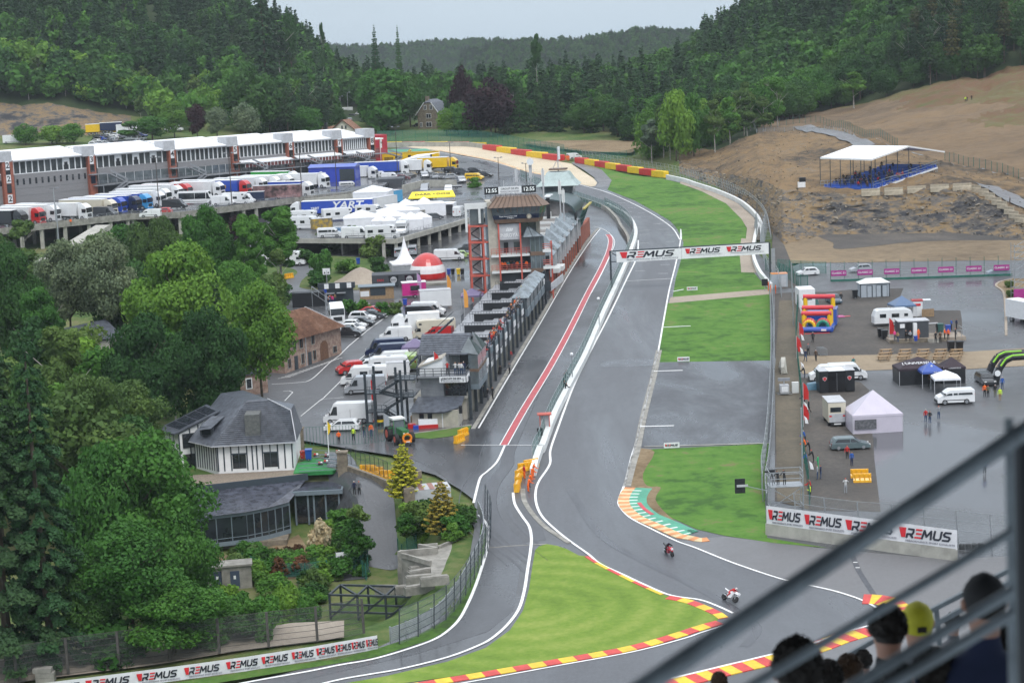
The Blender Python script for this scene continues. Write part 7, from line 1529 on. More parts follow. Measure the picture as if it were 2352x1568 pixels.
cot=tH('brick_cottage','small brown brick cottage with a white framed window behind the hotel','building',G(*Z4(1690,1135)),R(30));B('wall',bw,cot,-3.2,1.5,0,5,-1,3);B('window_frame',wH,cot,-1.9,-.9,-.06,.02,.9,2.5);B('window',gL,cot,-1.75,-1.05,-.09,-.05,1.05,2.35);MB().ext([(-3.5,3),(1.8,3),(-.8,4.5)],-.3,5).bd('roof',slate,cot)
shed=tH('white_shed','pale shed with a dark slate roof in the left grove','building',G(*Z4(560,960)),R(8));B('wall',cL,shed,-6,6,0,8,0,4);MB().add([(-6.5,-.5,4),(6.3,-.5,4.4),(3.2,6,6.6),(-5.5,6,5.2)],[(0,1,2,3)]).bd('roof',slate,shed)
for k,m,p,rz,lab in(('gvy',mV(PY,5.4,2.4,win=True),Z4(680,900),10,'yellow van half hidden by leaves below the slate roofed shed'),('gvw',mP(PW),Z4(640,1010),0,'white camper half hidden in the left grove'),('gvw',None,Z4(500,990),0,'white camper left in the grove'),('gvw2',mV(PW),Z4(420,930),0,'white van under the slate shed roof'),('cmp',mP(PW,7),Z4(1890,297),-8,'white motorhome in the small lot above the yellow barriers'),('cmp2',mV(PW,6,2.6),Z4(1690,300),0,'white van behind birch stems beside the motorhome'),('cmp',None,Z4(1600,290),0,'white motorhome behind birch leaves in the small lot')):pL(k,m,G(*p),R(rz),lab)
def dsheet(name,pts,m,hh=.04,world=False):
 P=[GD(*p)for p in pts];P=smooth(P+[P[0]],3)[:-1];b=MB();c=sum(P,V3())/len(P)
 xs,ys=[p.x for p in P],[p.y for p in P];st_=1.2
 from mathutils.geometry import intersect_point_tri_2d as _i
 tri=tessellate_polygon([[V3((p.x,p.y,0))for p in P]]);bm=bmesh.new();vv=[bm.verts.new((p.x,p.y,0))for p in P]
 for t in tri:
  try:bm.faces.new([vv[i]for i in t])
  except ValueError:pass
 bmesh.ops.subdivide_edges(bm,edges=bm.edges[:],cuts=7,use_grid_fill=True)
 for v in bm.verts:v.co.z=gz(v.co.x,v.co.y)-.4+.25*min(1,-dep(v.co.x,v.co.y))+dep(v.co.x,v.co.y)+hh+.38*(1-min(1,-dep(v.co.x,v.co.y)))
 for f in bm.faces:
  f.normal_update()
  if f.normal.z<0:f.normal_flip()
 me=bpy.data.meshes.new(name);bm.to_mesh(me);bm.free();me.materials.append(m);return lK(name,me,kind='structure')
dsheet('lane',mz(Z8,[(-100,60),(60,75),(150,200),(330,290),(365,420),(420,520),(470,600),(412,680),(400,840),(390,960),(150,960),(-60,900),(-100,850),(50,850),(185,800),(180,690),(145,500),(100,400),(0,330),(-60,250)]),asph,.08)
dsheet('garden_soil',mz(Z7,[(1950,590),(2100,460),(2400,470),(2410,800),(2260,860),(1800,880),(1650,830),(1350,780),(1350,730),(1600,720),(1850,640)]),dirt,.06)
sX('service_path',mz(Z7,[(-200,1600),(350,1520),(1000,1440),(1600,1340),(2247,1260),(2247,1150),(1900,1165),(1200,1290),(600,1350),(-200,1420)]),-.12,sandg)
def prism_px(name,lab,cat,pts,z0,z1,m,fn=None):
 P=[G(*p,z1)for p in pts];o=tH(name,lab,cat,P[0]);b=MB();n=len(P);b.add([p-P[0]for p in P]+[p-P[0]+V3((0,0,z0-z1))for p in P],[tuple(range(n-1,-1,-1))]+[(i,(i+1)%n,n+(i+1)%n,n+i)for i in range(n)]);b.bd(fn or 'block',m,o);return o,P
tr_,P=prism_px('concrete_terrace','stained concrete terrace above the underpass beside the pit exit','terrace',mz(Z8,[(515,700),(640,690),(760,640),(772,500),(865,505),(850,640),(810,760),(730,880),(640,905),(596,860),(592,800),(400,745),(636,722)]),-5.5,-.5,conc)
for a,b,hh in((0,1,.6),(1,2,.3),(11,12,.7),(12,0,.7),(10,11,.5)):MB().bar(P[a]-P[0]+V3((0,0,hh/2)),P[b]-P[0]+V3((0,0,hh/2)),.3,hh).bd('parapet',conc,tr_)
ow=GD(*Z8(400,965));up0=tH('underpass','dark underpass opening below the concrete terrace','underpass',ow,R(-25));B('opening',bK,up0,.4,3.2,-.2,3,-.6,2.6);B('lintel',conc,up0,0,4.6,-.4,.3,2.6,4.4);B('side_wall',conc,up0,-.1,.4,-.4,3,-.6,2.6)
for i,(x,y,l,rz,zz)in enumerate(((545,895,3.2,25,0),(530,935,3.0,10,0),(620,945,2.8,10,0),(330,1000,3.2,-10,0),(440,1000,2.4,10,0),(520,1000,3.0,20,0),(545,870,3,25,0))):c=GD(*Z8(x,y));o_=MB().bx(-l/2,l/2,-.4,.4,0,.8).bx(-l/2+.1,l/2-.1,-.3,.3,.8,.9).bd('concrete_block',conc,None);o_.location=c+V3((0,0,.3));o_.rotation_euler=(0,0,R(rz));tag(o_,'pale concrete block by the underpass, '+['rearmost of the upper pair','front left of the upper group','front right of the upper group','leftmost of the lower row','middle of the lower row','right of the lower row','topmost by the terrace wall'][i],'concrete block','concrete blocks by the underpass')
sf=tH('steel_frame','bare rusty steel truss frame over the sunken yard','frame',GD(*Z8(-60,1150)),R(-14))
sgs=[]
for x in(0,3,6,9):sgs+=[((x,0,0),(x,0,2.6)),((x,3.5,0),(x,3.5,2.6)),((x,0,2.6),(x,3.5,2.6))]
for x in(0,3,6):sgs+=[((x,0,.2),(x+3,0,2.6)),((x,3.5,2.6),(x+3,0,2.6)),((x,0,.8),(x+3,0,.8)),((x,0,1.6),(x+3,0,1.6))]
sgs+=[((0,0,2.6),(9,0,2.6)),((0,3.5,2.6),(9,3.5,2.6))];BARS('truss',dK,sf,sgs,.2)
def dz(q):return gz(q.x,q.y)+dep(q.x,q.y)
def dfence(name,lab,pts,h,step,pm,mm,**k):
 W=[GD(*p)for p in pts];return fE(name,lab,W,h,step,pm,mm,world=True,zf=dz,**k)
dfence('wire_fence','green wire fence along the right side of the sunken lane',mz(Z8,[(365,450),(400,490),(470,590),(500,700),(415,735)]),2.2,2.2,gF,mG)
dfence('wire_fence','green wire fence between the garden and the sunken lane',mz(Z8,[(0,440),(100,460),(140,560),(175,720),(185,800),(50,850)]),1.9,2.2,gF,mG)
dfence('wire_fence','thin green fence below the rust brown shrubs',mz(Z7,[(1560,800),(1800,870),(2050,870),(2230,830)]),1.6,2.5,gF,mG)
fE('railing_fence','black bar fence on the stone wall beside the yellow barriers',mz(Z8,[(45,160),(200,215),(330,270)]),2.0,1.1,dK,meshd,wires=2,z=.6,pr_=.03);sP('stone_wall',mz(Z8,[(-20,170),(45,180),(200,232),(330,285)]),.4,.6,sH,thick=1.4,kind=None);tag(bpy.data.objects['stone_wall'],'low stone wall under the black bar fence','wall')
fE('bar_gate','long dark bar gate across the paddock entrance',[Z4(1985,1475),Z4(2247,1460)]+mz(Z5,[(110,1462),(310,1440)]),2.4,.42,gF,None,wires=1,pr_=.022,cat='gate')
for x,y,lab in((1083,1210-10,'stone gate pillar left of the black bar fence'),(1350+700,0,'')):
 if lab:p=G(*Z8(20,180));o_=tH('gate_pillar',lab,'pillar',p);B('shaft',sH,o_,-.6,.6,-.5,.5,-1,2.2);B('cap',sH,o_,-.7,.7,-.6,.6,2.2,2.4)
o_=tH('gate_pillar','stone gate pillar left of the bar gate','pillar',G(*Z4(1955,1480)));B('shaft',sH,o_,-.6,.6,-.5,.5,-1,2.3);B('cap',sH,o_,-.7,.7,-.6,.6,2.3,2.5)
o_=tH('container','flat grey container with a red striped roof between the golden conifers','container',G(*Z8(590,370)),R(10));B('body',lG,o_,-1.8,2.4,0,3,-.4,1.2)
for k in range(7):B('roof_stripe',mat('faded_stripe',(.30,.15,.12),.6,.2,1)if k%2 else lG,o_,-1.8+.6*k,-1.2+.6*k,0,3,1.2,1.25)
B('flank_wall',sH,o_,-3.0,-1.8,-.5,2,-1,1.6);B('rear_wall',sH,o_,-2.6,-.4,3.4,4,-.5,2.6)
gr_=[(1099,1180),(1112,1218),(1105,1265),(1080,1318),(1050,1372),(1015,1416),(980,1442),(930,1466),(868,1488)]
def rail_(lab,pts,beams,m=sT,z0=.35):
 Pw=smooth([V3((*G(*p)[:2],0))for p in pts],5);Pw=rS(Pw,1.9);o=tH('guard_rail',lab,'guard rail',V3((Pw[0].x,Pw[0].y,gz(*Pw[0][:2]))));L_=o.location
 Q=[V3((p.x,p.y,gz(p.x,p.y)))-L_ for p in Pw]
 for k in range(beams):
  b=MB()
  for a,c in zip(Q[:-1],Q[1:]):
   z=z0+k*.33;b.bar(a+V3((0,0,z-.08)),c+V3((0,0,z-.08)),.07,.12);b.bar(a+V3((0,0,z+.08)),c+V3((0,0,z+.08)),.07,.12)
  b.bd('beam',m,o)
 for q in Q:MB().bx(q.x-.07,q.x+.07,q.y+.05,q.y+.2,q.z-.2,q.z+z0+beams*.33-.1).bd('post',m,o)
 return o
rail_('galvanised four beam guard rail curving along the pit exit',gr_,4)
fE('debris_fence','tall debris fence behind the pit exit guard rail',gr_,3.3,2.3,dK,mM,off=.7,wires=5,lean=.2)
ban=[(868,1490),(720,1516),(560,1541),(400,1563),(200,1589),(-60,1620)];PB=[G(*p)for p in ban];o_=tH('banner','long white sponsor banner along the left foot of the picture','banner',PB[0]);mb=MB()
PBs=rS([V3((p.x,p.y,0))for p in PB],1.2);PBs=[V3((p.x,p.y,gz(p.x,p.y)))for p in PBs]
for i,(a,b)in enumerate(zip(PBs[:-1],PBs[1:])):
 wob=.03*math.sin(i*2.3);a,b=a-PB[0],b-PB[0];wb=.03*math.sin((i+1)*2.3);mb.add([a+V3((0,wob,0)),b+V3((0,wb,0)),b+V3((0,wb*.3,1.28)),a+V3((0,wob*.3,1.28))],[(0,1,2,3)])
mb.bd('sheet',mat('banner_vinyl',(.68,.68,.70),.4,.08,.8,bump=.1),o_)
for x,w in((-8,84),(87,98),(200,100),(317,92),(426,80),(522,72),(603,60),(672,50),(728,42),(772,36),(809,30),(842,27)):
 yb=np.interp(x,[p[0]for p in ban[::-1]],[p[1]for p in ban[::-1]]);y2=np.interp(x+w,[p[0]for p in ban[::-1]],[p[1]for p in ban[::-1]]);a,b=G(x,yb),G(x+w,y2);d=b-a;wid=math.hypot(d.x,d.y);rz=math.atan2(d.y,d.x);q=a-PB[0];nn=V3((math.sin(rz),-math.cos(rz),0))*.07
 wM(o_,q.x+nn.x,q.z+.42,.62,q.y+nn.y,xs=wid/(5.0*.62),rz=rz)
fE('wire_fence','tall dark wire fence along the service path at the bottom left',[(-80,1590),(120,1552),(243,1535),(372,1518),(480,1502),(556,1494),(625,1484),(690,1478),(745,1470),(800,1460),(860,1448),(905,1432)],3.2,4.4,mat('dark_wood_post',(.07,.065,.06),.8,.2,2),meshd,wires=6,pr_=.11,lean=.15)
for k in range(3):o_=MB().bx(-.8,.8,-.4,.4,.42*k,.42*k+.4).bd('concrete_block',conc);o_.location=G(*Z7(285,1560))+V3((-.2*(k==2),.8,-.2));tag(o_,['bottom','middle','topmost'][k]+' concrete block of the stack behind the wire fence','concrete block','stacked blocks by the wire fence')
nbd=tH('notice_board','white notice board on two posts beside the sunken lane','sign',GD(*Z8(25,850)),R(10));B('panel',wH,nbd,-.8,.8,-.03,.03,1.0,2.4);B('print',gink,nbd,-.6,.6,-.05,-.03,1.3,2.0);B('post',sT,nbd,-.8,-.72,-.04,.04,-.3,2.5);B('post',sT,nbd,.72,.8,-.04,.04,-.3,2.5)
def mk_water(L=2.0,m=None):
 def f():
  r=tH('barrier','x','barrier');m_=m or pT('barrier_yellow',(.82,.42,.01),.5);MB().extx([(-.3,0),(.3,0),(.28,.25),(.12,.5),(.1,1.0),(-.1,1.0),(-.12,.5),(-.28,.25)],-L/2,L/2).bd('body',m_,r)
  for k in range(4):B('rib',m_,r,-L/2+.2+k*(L-.4)/3-.05,-L/2+.25+k*(L-.4)/3,-.31,.31,.05,.95)
  return r
 return f
for i,(z,x,y,rz,lab)in enumerate(((Z5,780,1450,60,'yellow plastic barrier, lower of two beside the pit grass'),(Z5,805,1410,60,'yellow plastic barrier, upper of two beside the pit grass'),(Z8,1158,310,84,'orange yellow barrier, nearest of the row at the pit wall end'),(Z8,1165,262,82,'orange yellow barrier, second of the row at the pit wall end'),(Z8,1176,222,68,'orange yellow barrier at the bend of the row'),(Z8,1210,180,32,'orange yellow barrier, fourth of the row'),(Z8,1248,158,32,'orange yellow barrier touching the fence end'),(Z8,185,195,-14,'orange barrier behind the black bar fence, left one'),(Z8,235,208,-14,'orange barrier behind the black bar fence, right one'),(Z8,310,230,-14,'orange barrier half behind the golden conifer'),(Z4,1755,430,50,'yellow barrier by the small lot, nearest'),(Z4,1830,405,40,'yellow barrier by the small lot, middle'),(Z4,1888,380,40,'yellow barrier by the small lot, farthest'),(Z9,1172,225,-5,'yellow barrier lying on the grit, left one'),(Z9,1190,255,-5,'yellow barrier lying on the grit, right one'))):
 pL('wb',mk_water(),G(*z(x,y)),R(rz),lab,'plastic barriers')
def mk_tractor():
 r=tH('tractor','x','tractor');gn=pT('tractor_green',(.03,.16,.05));B('engine_hood',gn,r,.4,2.9,-.45,.45,1.0,1.85);MB().add([(-1.1,-.85,1.0),(.5,-.85,1.0),(.5,.85,1.0),(-1.1,.85,1.0),(-1.0,-.7,2.8),(.3,-.7,2.8),(.3,.7,2.8),(-1.0,.7,2.8)],[(0,1,5,4),(1,2,6,5),(2,3,7,6),(3,0,4,7)]).bd('cab_glass',gB,r)
 B('cab_roof',cW,r,-1.2,.5,-.85,.85,2.8,3.0);B('chassis',tM,r,-1.4,2.9,-.35,.35,.6,1.1)
 for s in(-1,1):
  B('fender',gn,r,-1.6,-.1,s*.95-.3,s*.95+.3,1.65,1.8);B('headlight',lampw,r,2.88,2.93,s*.25-.1,s*.25+.1,1.4,1.55)
  for x,rr_,w in((-.8,.95,.6),(2.1,.68,.45)):b=MB().cyl((x,s*1.05-w/2,rr_),(x,s*1.05+w/2,rr_),rr_,n=18).bd('wheel',rubber,r);MB().cyl((x,s*1.05-w/2-.03,rr_),(x,s*1.05+w/2+.03,rr_),rr_*.55,n=12).bd('rim',rT,b)
  BARS('cab_pillar',gn,r,[((-1.05,s*.8,1.0),(-1,s*.72,2.8)),((.48,s*.8,1.0),(.3,s*.7,2.8))],.1)
 t=MB()
 for k in range(14):a0,a1=2*math.pi*k/14,2*math.pi*(k+1)/14;t.bar((3.3,.55*math.cos(a0),.95+.5*math.sin(a0)),(3.3,.55*math.cos(a1),.95+.5*math.sin(a1)),.22,.22)
 t.bd('orange_weight_ring',pT('orange',(.8,.25,.01)),r);B('front_weight',pT('orange',(.8,.25,.01)),r,2.9,3.6,-.5,.5,.4,.6);B('number_plate',wH,r,3.62,3.64,-.25,.25,.45,.57);return r
pL('trac',mk_tractor,G(*Z5(385,1440)),R(-68),'green tractor with red wheels and an orange front hoop')
o_=tH('marquee_box','white and red covered stall beside the store cabin','stall',G(*ZC_(915,1425)),R(5));B('base',PR,o_,-1.3,1.3,0,1.2,0,.5);B('cover',tW,o_,-1.25,1.25,.05,1.15,.5,1.2)
o_=tH('crate','red crate beside the covered stall','crate',G(*ZC_(765,1425)));B('body',PR,o_,-.5,.5,0,.7,0,.6);o_=tH('crate','blue crate in front of the covered stall','crate',G(*ZC_(803,1430)));B('body',PBL,o_,-.35,.35,-.3,.3,0,.5);o_=tH('bin','black and yellow bin at the foot of the outside stair','bin',G(*ZC_(475,1395)));MB().cyl((0,0,0),(0,0,1.3),.5,n=12).bd('body',tM,o_);MB().cyl((0,0,.5),(0,0,.8),.52,n=12).bd('band',yellow,o_);o_=tH('pallet_stack','stack of wooden pallets beside the store cabin','pallets',G(*ZC_(788,1380)))
for k in range(6):B('pallet',mat('raw_wood',(.3,.2,.11),.8,.2,3),o_,-.5,.5,0,1,k*.16,k*.16+.12)
sX('pit_grass',mz(ZC_,[(770,1510),(800,1470),(900,1455),(1100,1430),(1305,1400),(1290,1440),(1270,1470),(1100,1500),(930,1520)]),.04,grass_m);sP('grass_kerb',mz(ZC_,[(760,1475),(1000,1445),(1310,1395)]),.25,.12,conc,thick=.12,sm=0)
def signlight(x,y,lab,p0=None):
 o_=tH('traffic_light',lab,'traffic light',G(x,y));B('pole',sT,o_,-.05,.05,-.05,.05,-.2,3.4);B('head',bK,o_,-.22,.22,-.12,.12,2.5,3.5);return o_
signlight(*Z5(795,1385),'small black signal on a thin pole above the pit grass')
o_=tH('marshal_post','red and white marshal hut with a sloped roof against the pit wall fence','hut',G(*Z5(1340,1390)));B('wall',lG,o_,-.6,.6,0,.1,.2,2.4);B('roof',rT,o_,-.9,.9,-.5,.8,2.4,2.55)
for s in(-.6,.6):B('post',rT,o_,s-.06,s+.06,-.4,-.3,0,2.4)
o_=tH('light_box','black signal box on the pit wall fence','signal',G(*Z5(1308,1450)));B('box',bK,o_,-.35,.35,0,.3,.8,1.8);B('post',sT,o_,-.04,.04,.1,.2,-.1,.8)
for i,(x,y)in enumerate(((1690,660),(1515,1005))):o_=tH('camera_pole',['white camera on a pole at the pit wall, farther one','white camera on a pole at the pit wall, nearer one'][i],'camera pole',G(*Z5(x+5,y+60)));MB().cyl((0,0,0),(0,0,5.0-i),.07,n=6).bd('pole',sT,o_);MB().ball((0,0,5.2-i),.25).bd('camera',wH,o_)
fp=tH('flag_pole','white pole with a yellow and red flag by the hotel terrace','flag',G(*Z4(2150,1560)));MB().cyl((0,0,-.3),(0,0,4.7),.06,n=6).bd('pole',wH,fp);MB().add([(0,0,4.8),(.45,-.05,4.3),(.3,.05,3.4),(.05,0,3.0)],[(0,1,2,3)]).bd('flag',yellow,fp)
def E(*a):return G(*E4(*a))
o_=tH('bar_container','dark grey bar container with round emblems on its side','container',E(1405,690),R(3));dg_=mat('container_grey',(.05,.055,.065),.6,.1,1);B('body',dg_,o_,0,9.2,0,5,0,2.6)
for x in(4.1,7.1):B('window_panel',gL,o_,x-.9,x+.9,-.04,.02,.3,2.4);MB().cyl((x,-.05,1.6),(x,-.08,1.6),.62,n=20).bd('round_emblem',lG,o_);lT('BAR',o_,(x,-.11,1.6),.5,ink)
lT('FAN',o_,(1.6,-.05,1.6),.65,rink);B('podium',conc,o_,9.0,15,.5,4,-.2,.5)
pL('star',mk_tent(tW,5.6,5.6,2.5,7.6,curve=1),E(1850,500)+V3((.2,2,0)),R(10),'white high peaked tent above the grey bar container')
dm=tH('dome','red and white inflatable dome beside the peaked tent','dome',E(2175,548)+V3((0,2.2,0)),R(-20));b=MB();pr_=[(3.6*math.cos(t),4.6*math.sin(t)+.3)for t in np.linspace(0,math.pi/2,10)];b.lathe([(3.55,0)]+pr_,n=20);o2=b.bd('shell',[PR,pT('dome_white',(.75,.72,.72),.5)],dm,smooth=False)
for p in o2 .data.polygons:c=p.center;p.material_index=1 if(c.z<2.9 and c.y<1.5 and c.z>.9)else 0
o_=tH('wooden_hut','low wooden hut with a blue grey roof and a blackboard','hut',E(1235,840),R(3));wd_=mat('raw_wood',(.3,.2,.11),.8,.2,3);B('wall',wd_,o_,0,6.2,0,3,0,2.3);B('roof',bT,o_,-.3,6.5,-.4,3.2,2.3,2.45);B('blackboard',dK,o_,1.9,4.7,-.05,.01,.7,2.1);B('white_board',wH,o_,.1,1.7,-.05,.01,.6,1.6)
o_=tH('food_truck','bright pink food trailer with an open serving hatch','food truck',E(1830,815),R(8));B('body',PMG,o_,0,4.4,0,2.1,.4,2.7);B('roof',wH,o_,-.05,4.45,-.05,2.15,2.7,2.85);B('hatch',gL,o_,1.5,3.2,-.05,.01,1.3,2.2);B('counter',pinkm if False else PMG,o_,1.5,3.2,-.35,0,1.15,1.25);wS(o_,(2.2,),1.0,.32)
o_=tH('kiosk_container','black container kiosk row with white menus and a steel stair','container',E(290,950),R(4));B('body',bK,o_,0,5.8,0,2.4,0,2.6);B('kiosk',dK,o_,6.2,11,3,6,0,2.7);B('roof_sign_rail',dK,o_,4.6,11.4,2.6,3,2.7,3.8)
for x in(6.2,8.2,10.3):B('menu',wH,o_,x-.4,x+.4,2.5,2.6,2.8,3.7)
for x in(6.8,8.8):B('counter_flap',grey,o_,x-.8,x+.8,1.8,3,1.9,2.0)
BARS('stair',sT,o_,[((3.6,-.3,2.7),(6.8,-.5,.2)),((3.6,.6,2.7),(6.8,.4,.2)),((3.6,-.3,3.7),(6.8,-.5,1.2)),((3.6,.6,3.7),(6.8,.4,1.2)),((3.6,-.3,0),(3.6,-.3,3.7)),((4.8,-.4,1.8),(4.8,-.4,2.8))]+[((3.8+k*.4,-.3,2.5-k*.31),(3.8+k*.4,.6,2.5-k*.31))for k in range(8)],.09)
def flag(p,m,h,lab,txt=None,kind='feather'):
 o_=tH('feather_flag',lab,'flag',p);MB().cyl((0,0,0),(0,0,h),.04,n=5).bd('pole',lG,o_);MB().add([(0,0,h),(.5,.02,h-.5),(.75,.06,h-1.4),(.7,0,h*.3),(0,0,h*.3),(0,.03,h),(.5,.05,h-.5),(.75,.09,h-1.4),(.7,.03,h*.3),(0,.03,h*.3)],[(0,4,3,2,1),(5,6,7,8,9),(0,1,6,5),(1,2,7,6),(2,3,8,7),(3,4,9,8)]).bd('flag',m,o_)
 if txt:q=lT(txt,o_,(.38,-.03,h*.6),.38,wH);q.rotation_euler=(0,R(-90),0)
 return o_
orm=pT('flag_orange',(.8,.35,.06),.6);vio=pT('flag_violet',(.5,.25,.5),.6)
flag(G(*ZC_(1090,230)),orm,4.2,'orange banner flag behind the terrace, farther one');flag(G(*ZC_(1245,400)),orm,4.8,'orange banner flag behind the terrace, nearer one');flag(E(2045,800),vio,4.5,'violet feather flag in front of the pink food trailer');flag(G(*ZC_(400,1250)),PR,4.2,'thin red feather flag beside the outside stair')
f_=flag(UV(-.8,4.3,6.1),PR,3.3,'red feather flag on the balcony of the pit end house')
for i,(x,y,m,lab)in enumerate(((1210,340,PBL,'blue bin on the bank under the bamboo'),(745,750,PBL,'blue barrel at the kiosk stair'),(1865,920,PBL,'blue bin beside the motorbikes'),(2275,790,PBL,'blue bin right of the pink trailer'))):bin_(E(x,y),m,lab,1.2)
for x,y,m,lab in((712,360,PBL,'blue bin behind the dome, left of the row'),(738,360,bK,'black bin behind the dome'),(775,360,yellow,'yellow bin behind the dome'),(800,360,bK,'black bin right of the yellow bin')):bin_(G(*Z5(x,y)),m,lab,1.2)
rs=tH('direction_sign','white picture sign on a grey pole above the kiosk','sign',E(775,680),R(4));MB().cyl((0,0,0),(0,0,3.5),.08,n=6).bd('pole',sT,rs);B('panel',wH,rs,-.7,.7,-.06,0,2.7,3.9)
for s in(-1,1):MB().ext([(s*.35-.2,2.9),(s*.35+.2,2.9),(s*.35,3.3)],-.09,-.06).bd('symbol',bK,rs)
hp=MB();
for j in range(13):
 for i in range(17):hp.v.append(((i-8)*.9,(j-6)*.9,max(0,3.0*math.exp(-((i-8)/4.2)**2-((j-6)/3.0)**2)-.25+.12*mN.noise(V3((i*.7,j*.7,0))))-.12))
hp.f=[(j*17+i,j*17+i+1,(j+1)*17+i+1,(j+1)*17+i)for j in range(12)for i in range(16)];hp.m=[0]*len(hp.f);g_=hp.bd('gravel_heap',sandg,smooth=True,kind='structure');g_.location=E(1250,570)
sX('bank_grass',[E4(*p)for p in((380,660),(420,560),(560,450),(680,330),(760,230),(1000,230),(1300,250),(1500,330),(1650,420),(1700,500),(1400,560),(1200,700),(1100,680),(800,700),(500,690))],.03,grass_r,sm=2)
sX('left_grass',[E4(*p)for p in((-700,1000),(-600,200),(0,330),(200,380),(330,420),(350,470),(250,540),(0,640),(-300,800))],.03,grass_r,sm=2)
CP='vehicles parked behind the pit row'
for k,m,x,y,rz,lab in[('p1',mC(PR,'saloon'),400,385,-8,'red saloon at the far end of the parked row'),('p2',mC(PG,'saloon'),405,420,-12,'dark grey saloon second in the parked row'),('p3',mC(PW,'suv'),315,445,-10,'white estate third in the parked row'),('p4',mC(PB_,'saloon'),300,488,-12,'black saloon fourth in the parked row'),('p5',mC(PW,'hatch'),240,510,-12,'white hatchback fifth in the parked row'),('p5',None,225,545,-14,'white hatchback sixth in the parked row'),('p6',mC(PB_,'pickup'),165,590,-8,'black pickup nearest in the parked row'),('tw4',mT(PW,PW,6,trailer=False),65,465,-75,'white tractor unit without trailer by the barn roof'),('q1',mV(PW,5.3,2.3),780,510,186,'white van in the second row behind the terrace'),('q2',mV(PB_,5.9,2.3),870,425,-8,'long black van behind the terrace'),('q3',mV(PW,5.8,2.4,win=True),920,395,-10,'white minibus behind the long black van'),('q4',mB(PW,5.5,2.4,3.0),980,330,8,'white box trailer beside the terrace top'),('q5',mB(PW,4,2.2,2.2),950,290,8,'white box van body at the upper end of the row'),('q6',mV(PW,5.4,2.3),620,625,184,'white van in front of the horse box'),('q7',mT(PW,PW,8),800,590,184,'white box lorry beside the beige motorhome'),('q8',mP(PC,7.4,3.1),960,600,184,'beige overcab motorhome beside the terrace'),('q9',mV(PR,5,2.0),1010,600,184,'red van roof behind the slate roof'),('q10',mV(PN_,6.2,2.6),520,755,184,'dark blue van, rear one of the pair'),('q10',None,560,800,184,'dark blue van with a roof rail, front one of the pair'),('q11',mC(PB_,'hatch'),450,830,184,'black car between dark blue and white vans'),('q12',mV(PW,5.4,2.2),580,850,184,'white van behind the cream campers'),('q13',mV(PR,3.8,1.9),195,925,200,'small red van at the edge of the row'),('q14',mk_caravan(),560,925,4,'white caravan between the red van and the stair'),('q15',mC(PW,'estate'),370,880,186,'white car behind the striped motorhome'),('q16',mP(PW,6.8,2.7,over=False,stripe=PN_),330,1020,182,'white motorhome with blue stripes beside the stair'),('q17',mV(PS,5.9,2.5),340,1100,182,'silver van under the outside stair'),('q18',mV(PW,6.6,2.8),190,1370,176,'large pale silver van by the gate'),('q19',mC(PW,'estate'),130,1440,176,'white car behind the bar gate'),('q20',mB(PW,3.4,1.8,2.0),640,960,4,'small white trailer behind the stair landing'),('q21',mV(pT('lime',(.35,.5,.15)),5,2.3),760,870,90,'lime green van beside the corrugated wall')]:
 pL(k,m,G(*ZC_(x,y)),R(rz),lab,CP)
for i,(x,y,lab)in enumerate(((800,800,'lilac tent behind the slate roof of the end house'),(1320,320,'lilac tent beside the upper terrace'))):pL('lil',mk_tent(pT('lilac_canvas',(.13,.10,.20),.7),4,4,2.3,3.4),G(*ZC_(x,y)),0,lab)
pL('wv',mV(PW,6.2,2.3,rack=True),G(*Z5(715,262)),R(-3),'white van with a roof rack left of the red stair tower');pL('yv',mC(pT('lime',(.6,.65,.05)),'hatch'),G(*Z5(800,245)),R(-3),'lime yellow car behind the white van with the rack');pL('gs',mC(PG,'suv'),G(*Z5(835,205)),R(180),'dark grey car half behind the stair tower')
for x,y,rz,lab in((475,225,90,'white van parked under the camper deck'),(390,240,90,'van in the shade under the camper deck')):pL('ud',mV(PS,5,2.1),G(*Z5(x,y)),R(rz),lab)
rf_=[(1773,678),(1777,740),(1778,850),(1774,960),(1766,1060),(1758,1110),(1762,1160)]
rail_('galvanised guard rail between the run-off and the right paddock',rf_,3);fE('debris_fence','debris fence above the guard rail of the right paddock',rf_,3.2,2.6,sT,mM,off=-.4,wires=5)
cw=tH('concrete_slab_barrier','tilted pale concrete barrier slab beside the guard rail at mid height','barrier',G(1797,850));MB().add([(-.6,-3,0),(.3,-3,0),(.9,3,0),(-.2,3,0),(-.6,-3,.9),(-.2,-3,1.0),(.9,3,1.4),(.3,3,1.4)],[(0,1,5,4),(1,2,6,5),(2,3,7,6),(3,0,4,7),(4,5,6,7)]).bd('slab',cL,cw)
sp=mz(Z6,[(772,450),(768,600),(758,800),(776,1000),(796,1200),(802,1500)])+mz(Z9,[(806,100),(835,250),(848,420)])
fE('wire_fence','green wire fence lined with spectators along the right paddock',sp,2.1,2.5,gF,mG)
for i,(x,y,hgt)in enumerate(((733,525,6.5),(741,690,6.5),(805,420,11))):
 z=Z6 if i<2 else Z9;o_=tH('mast',['thin grey mast beside the grey cabin','thin grey mast above the spectator fence','tall grey mast beside the camera scaffold'][i],'mast',G(*z(x,y)));MB().cyl((0,0,0),(0,0,hgt),.09,n=6).bd('pole',sT,o_)
wp=[Z9(568,602),Z9(1812,774)];WP=[G(*p)for p in wp];sw=tH('banner_wall','concrete wall topped by a white sponsor banner at the right foot of the run-off','wall',WP[0])
tot=[p-WP[0]for p in WP];cc=MB();bn_=MB()
for a,b in zip(tot[:-1],tot[1:]):cc.bar(a+V3((0,.3,.5)),b+V3((0,.3,.5)),.5,1.5)
cc.bd('wall_panel',cL,sw);Lw=[0]
for a,b in zip(tot[:-1],tot[1:]):Lw.append(Lw[-1]+(b-a).length)
